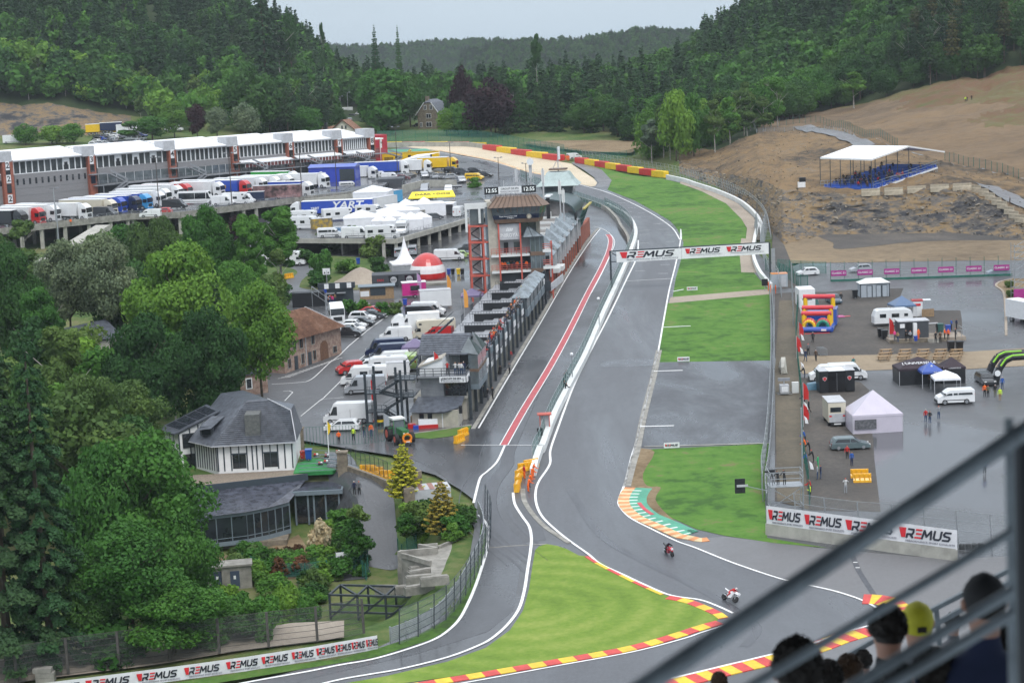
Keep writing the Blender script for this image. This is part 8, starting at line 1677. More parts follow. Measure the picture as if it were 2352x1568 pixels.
for q in np.arange(2.4,Lw[-1],2.4):
 i=0;t=(q-Lw[i])/(Lw[i+1]-Lw[i]);p=tot[i].lerp(tot[i+1],t);B('joint',conc,sw,p.x-.03,p.x+.03,p.y+.01,p.y+.04,p.z,p.z+1.2)
for a,b in zip(tot[:-1],tot[1:]):bn_.add([a+V3((0,0,1.15)),b+V3((0,0,1.15)),b+V3((0,0,3.15)),a+V3((0,0,3.15))],[(0,1,2,3)])
bn_.bd('banner',mat('banner_vinyl',(.68,.68,.70),.4,.08,.8,bump=.1),sw)
for x,w in((585,223),(833,250),(1108,312),(1455,330)):
 xx=Z9(x,0)[0];i=0
 t=(xx-wp[i][0])/(wp[i+1][0]-wp[i][0]);p=tot[i].lerp(tot[i+1],t);d=tot[i+1]-tot[i];rz=math.atan2(d.y,d.x);wid=w*K/22.5/max(.5,math.cos(rz))*.86;nn=V3((math.sin(rz),-math.cos(rz),0))*.05
 wM(sw,p.x+nn.x,p.z+1.75,1.0,p.y+nn.y,xs=wid/5.0,rz=rz)
fE('debris_fence','steel post fence with wires behind the sponsor wall',[Z9(800,560),Z9(1130,610),Z9(1500,640),Z9(2000,700),Z9(2500,760)],4.2,3.4,sT,mM,wires=4,lean=-.7,off=-1)
ty=tH('tyre_stack','low stack of black tyres behind the right end of the sponsor wall','tyres',G(*Z9(1880,690)));
for k in range(5):
 for j in range(2):MB().cyl((k*.62-1.2,0,j*.25),(k*.62-1.2,0,j*.25+.22),.3,n=12).bd('tyre',rubber,ty)
sc=tH('camera_scaffold','steel scaffold platform with camera crew and a start light arm','scaffold',G(*Z9(700,440)),R(0))
sg_=[]
for x in(-1.8,1.8):
 for y in(0,2.2):sg_+=[((x,y,0),(x,y,4.3))]
for z in(.4,2.6,3.5,4.2):sg_+=[((-1.8,0,z),(1.8,0,z)),((-1.8,2.2,z),(1.8,2.2,z)),((-1.8,0,z),(-1.8,2.2,z)),((1.8,0,z),(1.8,2.2,z))]
sg_+=[((-1.8,0,.3),(1.8,0,2.6)),((1.8,0,.3),(-1.8,0,2.6)),((-1.8,0,2.2),(-4.6,-.2,3.0))];BARS('tube',sT,sc,sg_,.07);B('deck',sT,sc,-1.8,1.8,0,2.2,2.55,2.63)
B('light_panel',bK,sc,-5.6,-4.5,-.3,-.2,2.2,3.8);B('panel_bar',lG,sc,-5.4,-4.2,-.36,-.3,2.9,3.15)
for x in(-5.4,-4.8):
 for z in(2.4,3.5):B('lamp',tM,sc,x,x+.2,-.34,-.3,z,z+.18)
for x in(-.8,-.1):p=sc.location+V3((x,.8,2.63));pS(p,R(20),'lean','black','black','person in black working a camera on the scaffold','camera crew on the scaffold')
tc_=tH('camera','black broadcast camera on the scaffold','camera',sc.location+V3((-1.4,1.2,3.9)));B('body',bK,tc_,-.3,.3,-.2,.2,0,.4);MB().cyl((-.3,0,.2),(-.8,0,.2),.12,n=8).bd('lens',bK,tc_);BARS('tripod',bK,tc_,[((0,0,0),(.3,.3,-1.25)),((0,0,0),(-.3,.2,-1.25)),((0,0,0),(0,-.4,-1.25))],.05)
fl_=[Z6(985,402),Z6(1300,392),Z6(1700,380),Z6(2170,362)];FL=[G(*p)for p in fl_];o,an,L=frm(FL[0],FL[-1]);pf=tH('banner_fence','low dark wall with a row of purple banners before the brown bank','fence',o,an);sl=(FL[-1].z-FL[0].z)/L
MB().bar((0,0,.1),(L,0,.1+sl*L),.2,.5).bd('base',gF,pf);pur=pT('purple',(.36,.02,.22),.5);BARS('rail',sT,pf,[((0,0,z),(L,0,z+sl*L))for z in(1.0,1.7)],.05)
MB().add([(0,.05,.3),(L,.05,.3+sl*L),(L,.05,1.9+sl*L),(0,.05,1.9)],[(0,1,2,3)]).bd('mesh_panel',mM,pf)
for i,x in enumerate((987,1160,1335,1512,1688,1870,2050)):u=(x-985)/1185*L;w=2.75;B('banner',pur,pf,u,u+w,-.1,-.04,1.0+sl*u,2.0+sl*u);lT('CLASSIC 21',pf,(u+w/2,-.13,1.5+sl*u),.5,wH,bold=.01)
for u in np.arange(0,L,2.5):B('post',gF,pf,u-.04,u+.04,.3,.4,0,3.6+sl*u)
fE('wire_fence','dark green fence from the gantry foot to the paddock gate',mz(Z6,[(560,330),(680,370),(770,430),(880,450)]),2.3,2,gF,mG)
fE('wire_fence','thin green fence between the grey cabin and the bank road',mz(Z6,[(640,330),(850,345),(985,350)]),2.2,2.5,gF,mG)
for k,m,p,rz,lab in[('r1',mC(PW),Z6(832,360),188,'white hatchback in front of the brown bank'),('r2',mC(PS,'hatch'),Z6(1180,338),186,'silver hatchback behind the second purple banner'),('r3',mC(pT('ice',(.28,.34,.42)),'hatch'),Z6(2078,358),180,'pale blue silver hatchback at the right end of the purple banners'),('r4',mC(pT('slate',(.06,.09,.12)),'hatch'),Z6(1003,540),-82,'dark blue grey car behind the white container'),('r5',mC(pT('greygreen',(.10,.14,.15)),'estate'),Z6(1110,1492),0,'grey green estate car parked on the grit'),('r6',mV(PW,4.9,1.95,win=True),E3(1672,1245),180,'white van with a dark side window beside the white gazebo'),('r7',mC(PB_,'estate'),E3(1975,1050),-88,'black estate car facing the camera beside the inflatable arch'),('r8',mV(PW,5.4,2.3),E3(620,1010),-3,'white van behind the black unit, right one'),('r9',mV(PW,5.0,2.2),E3(420,1020),178,'white van behind the black unit, left one'),('r10',mk_caravan(),E3(1060,480),2,'white caravan behind the container bar')]:pL(k,m,G(*p),R(rz),lab)
wt=tH('box_lorry','white lorry at the right edge near the scaffold tower','lorry',G(*Z6(2290,680)),R(-70));B('box',wH,wt,-5,1.5,-1.2,1.2,.8,3.6);B('cab',wH,wt,1.6,3.4,-1.1,1.1,.5,2.6);B('windscreen',gL,wt,3.3,3.43,-.95,.95,1.4,2.4);wS(wt,(-3.5,2.4),1.0,.48,.3)
scr=tH('video_screen','tall black back of a video screen on a scaffold tower at the right edge','screen',G(*Z6(2245,520)));B('screen',bK,scr,.3,8,0,.6,0,13.5);sgs=[]
for z in range(0,10):sgs+=[((-1.6,-.2,z),(.2,-.2,z)),((-1.6,-.2,z),(.2,-.2,z+1)),((-1.6,2,z),(.2,-.2,z))]
for x,y in((-1.6,-.2),(.2,-.2),(-1.6,2)):sgs.append(((x,y,0),(x,y,9.5)))
BARS('scaffold_tube',sT,scr,sgs,.08);B('banner',pur,scr,-1.8,.0,-.5,-.4,.3,1.9)
sX('planted_island',mz(Z6,[(2065,430),(2100,405),(2180,385),(2300,400),(2300,560),(2150,560),(2125,500)]),.04,dirt,sm=3);sP('island_kerb',mz(Z6,[(2180,383),(2090,405),(2065,432),(2110,470),(2125,560),(2130,755)]),.4,.12,sandg,thick=.14)
for x,y in((2160,500),(2150,440)):T(*Z6(x,y-45),Z6(x,y)[1],26,'bush','mid',L_olive,'shrub on the island by the scaffold tower, '+('lower' if y==500 else 'upper'),cat='bush')
tl=tH('toilet_block','light grey toilet cabin with dark framed doors and a hipped white roof','cabin',G(*Z6(1180,508)),R(2));lb=mat('cabin_grey',(.36,.40,.44),.6,.06,1);B('wall',lb,tl,0,5.0,0,2.6,0,2.3)
for x in(1.15,2.75,3.8):B('door_frame',dK,tl,x-.08,x+.93-.1*(x>3),-.05,.01,0,2.1);B('door',lb,tl,x,x+.75,-.08,-.04,.05,2.0)
for x in(0,5.0):B('corner_post',dK,tl,x-.06,x+.06,-.06,.06,0,2.3)
B('eaves',dK,tl,-.1,5.1,-.1,2.7,2.28,2.42);MB().add([(-.2,-.2,2.42),(5.2,-.2,2.42),(5.2,2.8,2.42),(-.2,2.8,2.42),(1.2,1.3,3.2),(3.8,1.3,3.2)],[(0,1,5,4),(1,2,5),(2,3,4,5),(3,0,4)]).bd('roof',cW,tl)
wb=tH('container','white box container with small green print above the inflatable castle','container',G(*Z6(832,572)),R(0));B('body',wH,wb,-1.35,1.35,0,4.5,0,3.1);B('print',gf,wb,-.8,.8,-.03,.01,1.3,1.6);MB().add([(1.4,.3,0),(2.2,.6,0),(2.2,2.6,0),(1.4,2.6,0),(1.5,1.2,2.8)],[(0,1,4),(1,2,4),(2,3,4)]).bd('green_cover',gf,wb)
gc=tH('portable_cabin','small grey portable cabin with an orange roof edge at the gantry foot','cabin',G(*Z6(650,440)),R(0));B('wall',lb,gc,-1.4,1.5,0,2,0,2.4);B('roof_edge',pT('orange',(.8,.25,.01)),gc,-1.4,1.5,0,2,2.4,2.5);B('door',lG,gc,.3,1.2,-.05,0,.1,2.0)
ic=tH('inflatable_castle','red, yellow and blue inflatable obstacle course on the grit','inflatable',G(*Z6(885,735)),R(-14));Pr,Py,Pb,Pg=(pT('vinyl_red',(.60,.03,.04)),pT('vinyl_yellow',(.85,.50,.01)),pT('vinyl_blue',(.03,.09,.40)),pT('vinyl_green',(.02,.25,.15)))
B('base',Pb,ic,-2.2,2.4,.6,8.5,0,.7);MB().cyl((-2.4,.2,.45),(2.5,.2,.45),.42,n=12).bd('front_roll',Pb,ic)
for s in(-2.2,2.4):MB().cyl((s,0.2,.45),(s,8.6,.45),.42,n=12).bd('side_roll',Pb,ic)
for y,w,zt in((2.4,2.0,2.7),(4.6,2.1,3.3),(8.0,2.2,4.6)):
 for s in(-1,1):MB().cyl((s*w,y,.5),(s*w,y,zt),.36,n=10).bd('yellow_pillar',Py,ic)
 MB().cyl((-w-.35,y,zt),(w+.35,y,zt),.38,n=12).bd('red_roll',Pr,ic)
for c,m_ in((-1.1,Py),(1.05,Pg)):
 b=MB();q=[(c+.85*math.cos(t),1.2,.7+.95*math.sin(t))for t in np.linspace(0,math.pi,9)];b.tube(q,.27,8);b.bd('tunnel_ring',m_,ic);b=MB();b.tube([(x,2.0,z+.15)for x,y,z in q],.3,8);b.bd('rear_ring',Pr,ic)
B('blue_wall',Pb,ic,2.0,3.0,4.6,8.3,.5,3.0);B('blue_slope',Pb,ic,-2.2,2.2,5.2,8.3,.5,2.4);B('green_block',Pg,ic,-1.4,1.4,2.6,3.4,.6,1.5);B('plate',wH,ic,.9,1.7,-.26,-.2,.3,.6)
o_=tH('mat','red mat in front of the inflatable castle','mat',G(*Z6(895,742)),R(0));B('mat',Pr,o_,-1.9,2.0,0,.35,.02,.08);o_=tH('mat','pink and red mat beside the inflatable castle','mat',G(*Z6(1055,630)),R(0));B('mat',PMG,o_,-1.2,.4,-1,1,.02,.1);B('mat',Pr,o_,.4,1.4,-.4,.3,.02,.08)
cbx=tH('container_bar','dark container bar on a stone terrace with steps','container',G(*E3(1125,655)),R(1));ks=.235/15.6
MB().prism([(-1.4,-.3),(10.2,-.3),(10.2,4.5),(-1.4,4.5)],-.3,.55).bd('terrace',sandg,cbx);B('terrace_wall',sH,cbx,-1.45,4.3,-.5,-.2,-.6,.6);B('terrace_wall',sH,cbx,6.0,7.4,-.5,-.2,-.6,.6)
for k in range(5):B('step',conc,cbx,4.3,6.0,-.3-.33*(k+1),-.3-.33*k,-.6,.45-.2*k)
B('body',mat('container_grey',(.05,.055,.065),.6,.1,1),cbx,.1,4.7,.5,3,.55,3.1);B('roof',lG,cbx,0,4.8,.4,3.1,3.1,3.25);B('opening',bK,cbx,1.2,2.2,.45,.52,.9,2.9);B('open_door',wH,cbx,2.25,2.8,-.1,.5,.6,2.9);B('air_conditioner',wH,cbx,.3,1.0,.3,.52,2.2,2.8)
for k in range(3):B('awning_slat',lG,cbx,4.8,6.2,.8+.6*k,1.2+.6*k,2.6-.12*k,2.68-.12*k)
BARS('railing',sT,cbx,[((8.8,-.3,1.6),(10.2,-.3,1.6)),((10.2,-.3,1.6),(10.2,4,1.6)),((8.8,-.3,.5),(8.8,-.3,1.6)),((10.2,-.3,.5),(10.2,-.3,1.6)),((9.5,-.3,.5),(9.5,-.3,1.6))],.06)
pL('tblu',mk_tent(pT('tent_slate',(.07,.13,.24),.6),3.6,3.6,2.1,3.5),G(*E3(1155,400)),R(8),'slate blue gazebo behind the white caravan');tk=tH('ticket_booth','white and red booth with an open flap behind the container bar','booth',G(*E3(1310,395)),R(-5));B('body',wH,tk,-.8,.8,0,1.6,0,2.5);B('roof',PR,tk,-.9,.9,-.1,1.7,2.5,2.65);B('flap',wH,tk,.8,2.2,.2,1.4,2.55,2.62);B('red_panel',rink,tk,-.5,.5,-.03,.01,1.7,2.1);wd=tH('wooden_fence','short brown wooden screen behind the container bar','fence',G(*E3(1400,400)));
for k in range(8):B('plank',wd_,wd,-.8+k*.25,-.58+k*.25,0,.06,0,1.3)
for i,(x,y,m,lab,s_)in enumerate(((1635,742,bK,'black waste bin left of two below the terrace',1.5),(1720,742,bK,'black waste bin right of two below the terrace',1.5),(945,600,bK,'black bin behind the red flag, rear one',1.3),(985,622,bK,'black bin behind the red flag, front one',1.4),(695,220,bK,'black bin beside the grey toilet cabin',1.4),(1605,560,PBL,'blue bin on the bar terrace',1.2),(1290,640,PBL,'blue box bin in front of the bar door',.8),(1530,560,gf,'green bin on the bar terrace',1.4))):bin_(G(*E3(x,y),.5 if 5<=i else 0),m,lab,s_)
def mk_picnic():
 r=tH('picnic_table','x','picnic table')
 for k in range(4):B('table_plank',wd_,r,-.9,.9,-.38+k*.19,-.21+k*.19,.72,.76)
 for s in(-1,1):B('bench',wd_,r,-.9,.9,s*.75-.13,s*.75+.13,.42,.46)
 for x in(-.65,.65):BARS('leg_frame',wd_,r,[((x,-.65,0),(x,-.2,.72)),((x,.65,0),(x,.2,.72)),((x,-.85,.4),(x,.85,.4))],.07)
 return r
for i in range(5):
 for j in range(3):pL('pic',mk_picnic,G(*E3((1000,1190,1370,1540,1695)[i]-j*12,765+j*33)),R(3),'%s picnic table in the %s row from the left'%(('farthest','middle','nearest')[j],('first','second','third','fourth','last')[i]),'picnic tables on the gravel walk')
tdk=mat('tent_plum',(.028,.016,.024),.7,.2,1)
a_=pL('tu',mk_tent(tdk,6.2,4,2.3,3.6,walls=(0,1,3),mw=bK),G(*E3(1345,1065))+V3((0,2,0)),R(2),'long dark plum tent with white letters');lT("L'UNIVERSELLE",a_,(-.2,-1.28,2.92),.62,wH,tilt=R(-56),sx=1.15)
a_=pL('tu2',mk_tent(tdk,3.1,3.1,2.3,3.5,walls=(0,1,3),mw=bK),G(*E3(1670,1055))+V3((0,1.5,0)),R(2),'square dark plum tent right of the blue gazebo');lT("L'UNIVERSELLE",a_,(0,-1.62,2.2),.26,wH)
a_=pL('tb3',mk_tent(pT('tent_royal',(.02,.07,.33),.6),3.0,3.0,2.3,3.4),G(*E3(1460,1100))+V3((0,1.5,0)),R(2),'royal blue gazebo in front of the plum tents');lT('SUZUKI',a_,(.5,-1.56,2.2),.26,wH);lT('*',a_,(0,-.8,2.85),.8,wH,tilt=R(-50))
pL('tw3',mk_tent(tW,3.5,3,2.1,3.0),G(*E3(1605,1150))+V3((0,1.2,0)),R(-3),'white gazebo beside the white van')
pL('tlil',mk_tent(pT('tent_lilac',(.52,.48,.56),.7),6.3,5,2.35,5.0,walls=(0,1,3)),G(*E3(915,1538))+V3((0,2.5,0)),R(2),'big pale lilac tent with a clear window panel');B('window_panel',mat('clear_panel',(.12,.12,.13),.15,.4,3),pO['tlil'],-2.9,-.2,-2.62,-2.56,.6,1.8)
du=tH('display_unit','black exhibition unit with two red shield badges','exhibition unit',G(*E3(350,1150)),R(1));B('side_module',bK,du,0,1.2,0,2.8,.1,3.0);B('side_module',bK,du,3.6,4.8,0,2.8,.1,3.0);B('middle_module',mat('black_glass',(.01,.01,.012),.12,.2,1),du,1.2,3.6,.1,2.8,0,2.95);B('roof',lG,du,-.05,1.25,-.05,2.85,3.0,3.06);B('roof',lG,du,3.55,4.85,-.05,2.85,3.0,3.06);B('white_roof',wH,du,1.25,3.55,.05,2.85,2.96,3.04);BARS('door_joint',grey,du,[((2.4,.08,.2),(2.4,.08,2.7))],.03)
for x in(.72,4.1):
 for m_,k in((wH,1.0),(Pr,.84)):MB().add([((q[0]*k)+x,-.02-(1-k)*.1,1.95+q[1]*k)for q in((-.28,.2),(0,.3),(.28,.2),(.26,-.05),(0,-.32),(-.26,-.05))],[(0,5,4,3,2,1)]).bd('shield_badge',m_,du)
tp=tH('tarpaulin','blue tarpaulin bundle left of the black unit','tarpaulin',G(*E3(275,1110)));MB().add([(-1,-.5,0),(1,-.5,0),(1,.8,0),(-1,.8,0),(-.7,-.2,.8),(.8,-.3,.9),(.8,.7,1.0),(-.6,.7,.8)],[(0,1,5,4),(1,2,6,5),(2,3,7,6),(3,0,4,7),(4,5,6,7)]).bd('sheet',pT('tarp',(.05,.16,.24),.6),tp)
hb=tH('horse_box','cream horse box lorry seen from behind beside the lilac tent','lorry',G(*E3(523,1475)),R(90));
hb.rotation_euler=(0,0,0);B('box',PC,hb,-1.1,1.1,0,4.5,.6,3.1);B('roof',lG,hb,-1.15,1.15,-.05,4.5,3.1,3.18);B('rear_window',gL,hb,-.85,.5,-.05,.01,1.9,2.5);B('ramp',lG,hb,-1.0,1.0,-.1,0,.6,1.7);B('bumper',tM,hb,-.8,.8,-.2,.1,.25,.55);B('number_plate',wH,hb,-.45,.45,-.23,-.2,.32,.48)
for s in(-1,1):B('marker_board',Pr,hb,s*.85-.15,s*.85+.15,-.12,-.09,1.3,1.5)
for y in(.8,3.6):
 for s in(-1,1):MB().cyl((s*.95-.13,y,.42),(s*.95+.13,y,.42),.42,n=12).bd('wheel',rubber,hb)
gn_=tH('generator','grey lighting generator with white panel on the dirt strip','generator',G(*Z6(685,1145)));B('body',lG,gn_,-.6,.6,0,1.2,.3,1.4);B('panel',wH,gn_,-.4,.4,-.04,0,.5,1.2);BARS('outrigger',sT,gn_,[((-1,0,.2),(1,0,.2)),((-1,1.1,.2),(1,1.1,.2))],.08)
B('lamp_head',grey,gn_,-.8,.8,.5,.8,1.9,2.3);B('mast',sT,gn_,-.06,.06,.55,.7,1.4,2);o_=tH('cabinet','pale electric cabinet beside the spectator fence','cabinet',G(*Z6(755,1130)));B('body',cW,o_,-.45,.45,0,.5,0,1.5)
ar=tH('inflatable_arch','black and green inflatable arch at the right edge','arch',G(*E3(2075,1060)),R(5))
for yy in(0,3):q=[(5.2-5.2*math.cos(t),yy,3.6*min(1,1.35*math.sin(t)))for t in np.linspace(0,math.pi,14)];MB().tube(q,.48,10).bd('arch_tube',bK,ar);MB().tube([(x,y-.36,z+.3)for x,y,z in q[2:7]],.13,6).bd('green_stripe',pT('lime2',(.25,.6,.02)),ar)
MB().cyl((.1,-.5,1.6),(.1,-.56,1.6),.42,n=16).bd('round_emblem',wH,ar)
for k in range(5):o_=tH('crowd_barrier','grey crowd barrier stacked near the gravel walk','barrier',G(*E3(365+k*15,785)),R(100),'stacked crowd barriers by the gravel walk');BARS('frame',sT,o_,[((0,0,z),(2.2,0,z))for z in(.15,1.1)]+[((x,0,.15),(x,0,1.1))for x in np.arange(0,2.3,.35)],.04)
for i,(z,x,y,h_)in enumerate(((Z6,778,790,3),(Z6,762,905,3.4),(Z6,806,1220,3.3),(Z6,806,1350,3),(Z6,1368,790,3.6))):flag(G(*z(x,y)),PR,h_,['topmost red feather flag on the spectator fence','red feather flag above the crossing walk','red feather flag left of the horse box','lowest red feather flag on the spectator fence','red feather flag beside the container bar'][i])
for i,(x,y)in enumerate(((785,600),(782,660),(790,840),(785,930),(790,1030),(812,1300),(812,1395),(838,1190+680))):
 z=Z6 if i<7 else None;p=G(*(Z6(x,y)))if z else G(*Z9(845,245));o_=tH('pennant','small white pennant hanging on the spectator fence','flag',p,R(30),'white pennants on the spectator fence');MB().add([(0,0,2.3),(.5,.05,1.9),(.65,-.05,1.2),(.2,0,1.3)],[(0,1,2,3)]).add([(0,.03,2.3),(.5,.08,1.9),(.65,-.02,1.2),(.2,.03,1.3)],[(3,2,1,0)]).bd('cloth',wH,o_)
for i,(x,y,w)in enumerate(((1590,668,1.9),(1570,831,1.8),(1543,1030,1.9))):o_=tH('marker_board','small white sponsor board on the %s grass'%('upper','middle','lower')[i],'sign',G(x,y));B('board',wH,o_,-w/2,w/2,0,.08,.1,.75);wM(o_,-w*.42,.32,.26,-.03,small=False,xs=1.2)
o_=tH('signal_board','black light panel at the end of the service crossing','signal',G(*Z6(555,465)));B('panel',bK,o_,-.55,.55,0,.12,1.0,2.2);B('post',sT,o_,-.05,.05,.12,.2,0,1.0)
for x,y in((578,462),(592,480),(625,482)):pS(G(*Z6(x,y)),R(90),'stand','orange','orange','marshal in orange beside the light panel','marshals at the service crossing')
def tp_(x,y,d):return Wd(x,y,d)
p0,p1=tp_(*Z3(925,1215),428),tp_(*Z3(1262,1235),418);zb=p0 .z-.3;gs=tH('small_grandstand','temporary grandstand with a white canopy roof and blue seats on the brown plateau','grandstand',V3((p0 .x,p0 .y,zb)),R(0));W_g=(p1 .x-p0 .x)
bs=pT('seat_blue',(.02,.09,.42),.5)
nr=15;gq=lambda x,y,d:Wd(*Z3(x,y),d)-gs.location
BR_,FR_,FL_=gq(1680,1082,446),gq(1262,1228,419),gq(925,1205,428);wv_=FL_-FR_
for r_ in range(nr):
 a_,b_=FR_.lerp(BR_,r_/nr),FR_.lerp(BR_,(r_+1.05)/nr)
 for nm_,f0,f1,dz_ in(('tier',0,1,0),('seat_row',.45,.75,.42)):c0,c1=a_.lerp(b_,f0),a_.lerp(b_,f1);MB().prism([(c0 .x,c0 .y),(c1 .x,c1 .y),(c1 .x+wv_.x,c1 .y+wv_.y),(c0 .x+wv_.x,c0 .y+wv_.y)],a_.z-.4,a_.z+dz_).bd(nm_,bs,gs)
F1,F2,R1_,R2_,B2_=gq(915,1028,428),gq(1250,1040,418),gq(1130,950,444),gq(1495,953,434),gq(1730,988,448);B1_=R1_+B2_-R2_
MB().add([F1,F2,R2_,R1_,B2_,B1_],[(0,1,2,3),(3,2,4,5)]).bd('canopy',roofw,gs);dn=V3((0,0,-.35));MB().add([F1,F2,F2+dn,F1+dn,R2_,R2_+dn,B2_,B2_+dn],[(0,1,2,3),(1,4,5,2),(4,6,7,5)]).bd('valance',wH,gs)
for k in range(6):
 for(ta,tb2,zz)in((F1,F2,FR_.z),(R1_,R2_,FR_.lerp(BR_,.5).z)):t_=ta.lerp(tb2,k/5)+V3((0,.3,0));BARS('roof_post',dK,gs,[(V3((t_.x,t_.y,zz)),t_)],.15)
ed=[FR_.lerp(BR_,r_/nr)for r_ in range(nr+1)]
BARS('side_railing',bT,gs,[(ed[0]+V3((0,0,z)),ed[-1]+V3((0,0,z)))for z in(.6,1.2)]+[(e_,e_+V3((0,0,1.2)))for e_ in ed[::2]],.09);BARS('side_beam',wH,gs,[(ed[0]-V3((0,.1,.5)),ed[-1]-V3((0,.1,.5)))],.2,.35)
BARS('scaffold',sT,gs,[(V3((e_.x,e_.y,-1)),e_)for e_ in ed[2:]]+[(V3((a.x,a.y,-1)),b)for a,b in zip(ed[2:-1],ed[3:])]+[(V3((ed[3].x,ed[3].y,z)),V3((ed[-1].x,ed[-1].y,z)))for z in(.6,1.8)],.1)
BARS('front_railing',sT,gs,[((-.3,-.4,z),(W_g+.6,-.4,z))for z in(.2,.8,1.5)]+[((x,-.4,-.3),(x,-.4,1.5))for x in np.arange(-.3,W_g+.6,.8)],.07)
cs_=['black','navy','grey','black','brown','red','black','jeans','black','grey','black','khaki']
for i in range(75):
 r_=min(nr-2,int(abs(rnd.gauss(4,4))));a_=FR_.lerp(BR_,(r_+.4)/nr);p=gs.location+a_+wv_*rnd.uniform(.04,.9)+V3((0,0,.02-(BR_.z-FR_.z)*.4/nr));pS(p,R(180),'sit',rnd.choice(cs_),'black','seated spectator under the white canopy on the blue seats','spectators in the small grandstand')
def tz(q):
 dg=bpy.context.evaluated_depsgraph_get();r_=SC.ray_cast(dg,V3((q.x,q.y,300)),V3((0,0,-1)));return r_[1].z if r_[0]else gz(q.x,q.y)
bpy.context.view_layer.update()
jb=[Z3(1245,1262),Z3(1395,1255),Z3(1545,1245),Z3(1695,1235),Z3(1842,1228),Z3(1935,1240),Z3(1985,1262),Z3(2025,1290),Z3(2068,1320),Z3(2105,1345),Z3(2150,1382),Z3(2180,1410),Z3(2220,1435)]
jd=[414,413,413,412,411,410,407,404,401,399,397,395,393]
for i,(p,d)in enumerate(zip(jb,jd)):
 q=Wd(*p,d);l=4.0 if i<5 else 2.5;o_=tH('concrete_barrier','beige concrete barrier block at the cliff edge, %s'%('number %d from the left'%(i+1)),'barrier',q,R(0 if i<5 else-60),'concrete barriers along the cliff edge');o_['label']='beige concrete barrier block at the cliff edge below the small stand' if i<5 else 'beige concrete barrier block along the curve of the upper road';o_['group']=o_['label'].replace('block','blocks')
 MB().extx([(-.3,-.6),(.3,-.6),(.25,.3),(.13,.5),(.13,1.0),(-.13,1.0),(-.13,.5),(-.25,.3)],-l/2,l/2).bd('block',mat('beige_block',(.38,.33,.25),.85,.2,1),o_)
def tfence(lab,px,d,h_,step,pm,mm):W=[Wd(*p,q)for p,q in zip(px,d)];return fE('wire_fence',lab,W,h_,step,pm,mm,world=True,zf=lambda q:tz(q)-.1)
tfence('dark green fence running down the brown hillside',mz(Z3,[(650,800),(800,790),(950,795),(1100,830),(1250,880),(1420,945)]),[590,585,575,550,520,495],2.4,2.3,gF,meshd)
tfence('dark green fence behind the small stand',mz(Z3,[(1730,1040),(1900,1075),(2050,1110),(2247,1155)]),[470,458,450,438],2.4,2.3,gF,meshd)
tfence('pale mesh fence on the crest of the earth mound',mz(Z3,[(400,915),(500,880),(650,850),(800,855),(1000,895),(1150,930)]),[565,568,570,565,550,530],1.6,3,sT,mM)
def drape(name,pts,m,hh=.25,n=24):
 Wp=smooth(pts,5);N_=norms([V3((p.x,p.y,0))for p in Wp]);b=MB();k=5
 for p,q in zip(Wp,N_):
  for j in range(k):r_=p+q*(j-2)*1.3;b.v.append((r_.x,r_.y,tz(r_)+hh))
 b.f=[(i*k+j,i*k+j+1,(i+1)*k+j+1,(i+1)*k+j)for i in range(len(Wp)-1)for j in range(k-1)];b.m=[0]*len(b.f);return b.bd(name,m,kind='structure')
drape('upper_road',[Wd(*Z3(x,y),d)for x,y,d in((2000,1215,425),(2100,1260,418),(2200,1330,410),(2350,1400,403))],asph_g);drape('hill_road',[Wd(*Z3(x,y),d)for x,y,d in((1210,960,500),(1100,905,530),(950,870,550),(800,850,575))],asph_g)
for i,(x,y,d)in enumerate(((1865,770,575),(1875,765,577),(1905,768,577))):q=Wd(*Z3(x,y),d);q.z=tz(q);pS(q,R(180),'stand',('hivis','black','black')[i],'black',['person in a bright green top on the brown slope','person in black beside the green top on the brown slope','lone person in black right of the pair on the brown slope'][i])
q=Wd(*Z3(2155,1325),405);q.z=tz(q);pS(q,R(100),'walk','grey','brown','person walking on the upper road at the right')
gsn=tH('generator','small white and black generator left of the small stand','generator',gs.location+V3((-4.5,-.5,.2)));B('body',wH,gsn,-.8,.8,0,1,0,1.2);B('engine',bK,gsn,-.5,.9,.1,.9,1.2,2.2)
b=MB()
for i in range(2600):
 k,t=(2,rnd.random())if rnd.random()<.6 else(1,rnd.random());p=tersurf(k,t,rnd.uniform(CI[1560],CI[2352]+12));s_=rnd.uniform(.12,.5)*(1.3 if k==1 else.8);v=[p+V3((rnd.uniform(-s_,s_),rnd.uniform(-s_,s_),rnd.uniform(-.1,s_)))for _ in range(4)];b.add(v,[(0,1,2),(0,2,3),(0,3,1),(1,3,2)])
tag(b.bd('scattered_stones',mat('loose_stone',(.2,.17,.13),.9,.3,.5)),'loose stones scattered over the brown mound and cliff','stones',kind='stuff')
rd_=random.Random(3);dk=['black','navy','grey','black','brown','jeans','red','lgrey','orange','khaki','black','teal']
hrs=[hair,mat('brown_hair',(.07,.035,.015),.7,.2,10),mat('fair_hair',(.3,.2,.09),.7,.2,10),mat('red_cap',(.5,.03,.03),.7,.1,5),mat('white_cap',(.6,.6,.6),.7,.1,5)]
mi_=pr.matrix_world
for i in range(64):
 u=rd_.uniform(15,56)if i>8 else rd_.uniform(15,70);q=mi_@V3((u,.45+(i%3==0)*.55,4.98));pS(q,R(-100+rd_.uniform(-25,25)),rd_.choice(['lean','stand','lean','folded','arms_up']),rd_.choice(dk),rd_.choice(['black','jeans','navy']),'spectator leaning at the parapet of the pit terrace','spectators along the pit terrace parapet',rd_.choice(hrs))
q=mi_@V3((67,1.6,5.0));pS(q,R(-90),'stand','hivis','black','person in a bright yellow jacket at the upper end of the pit terrace')
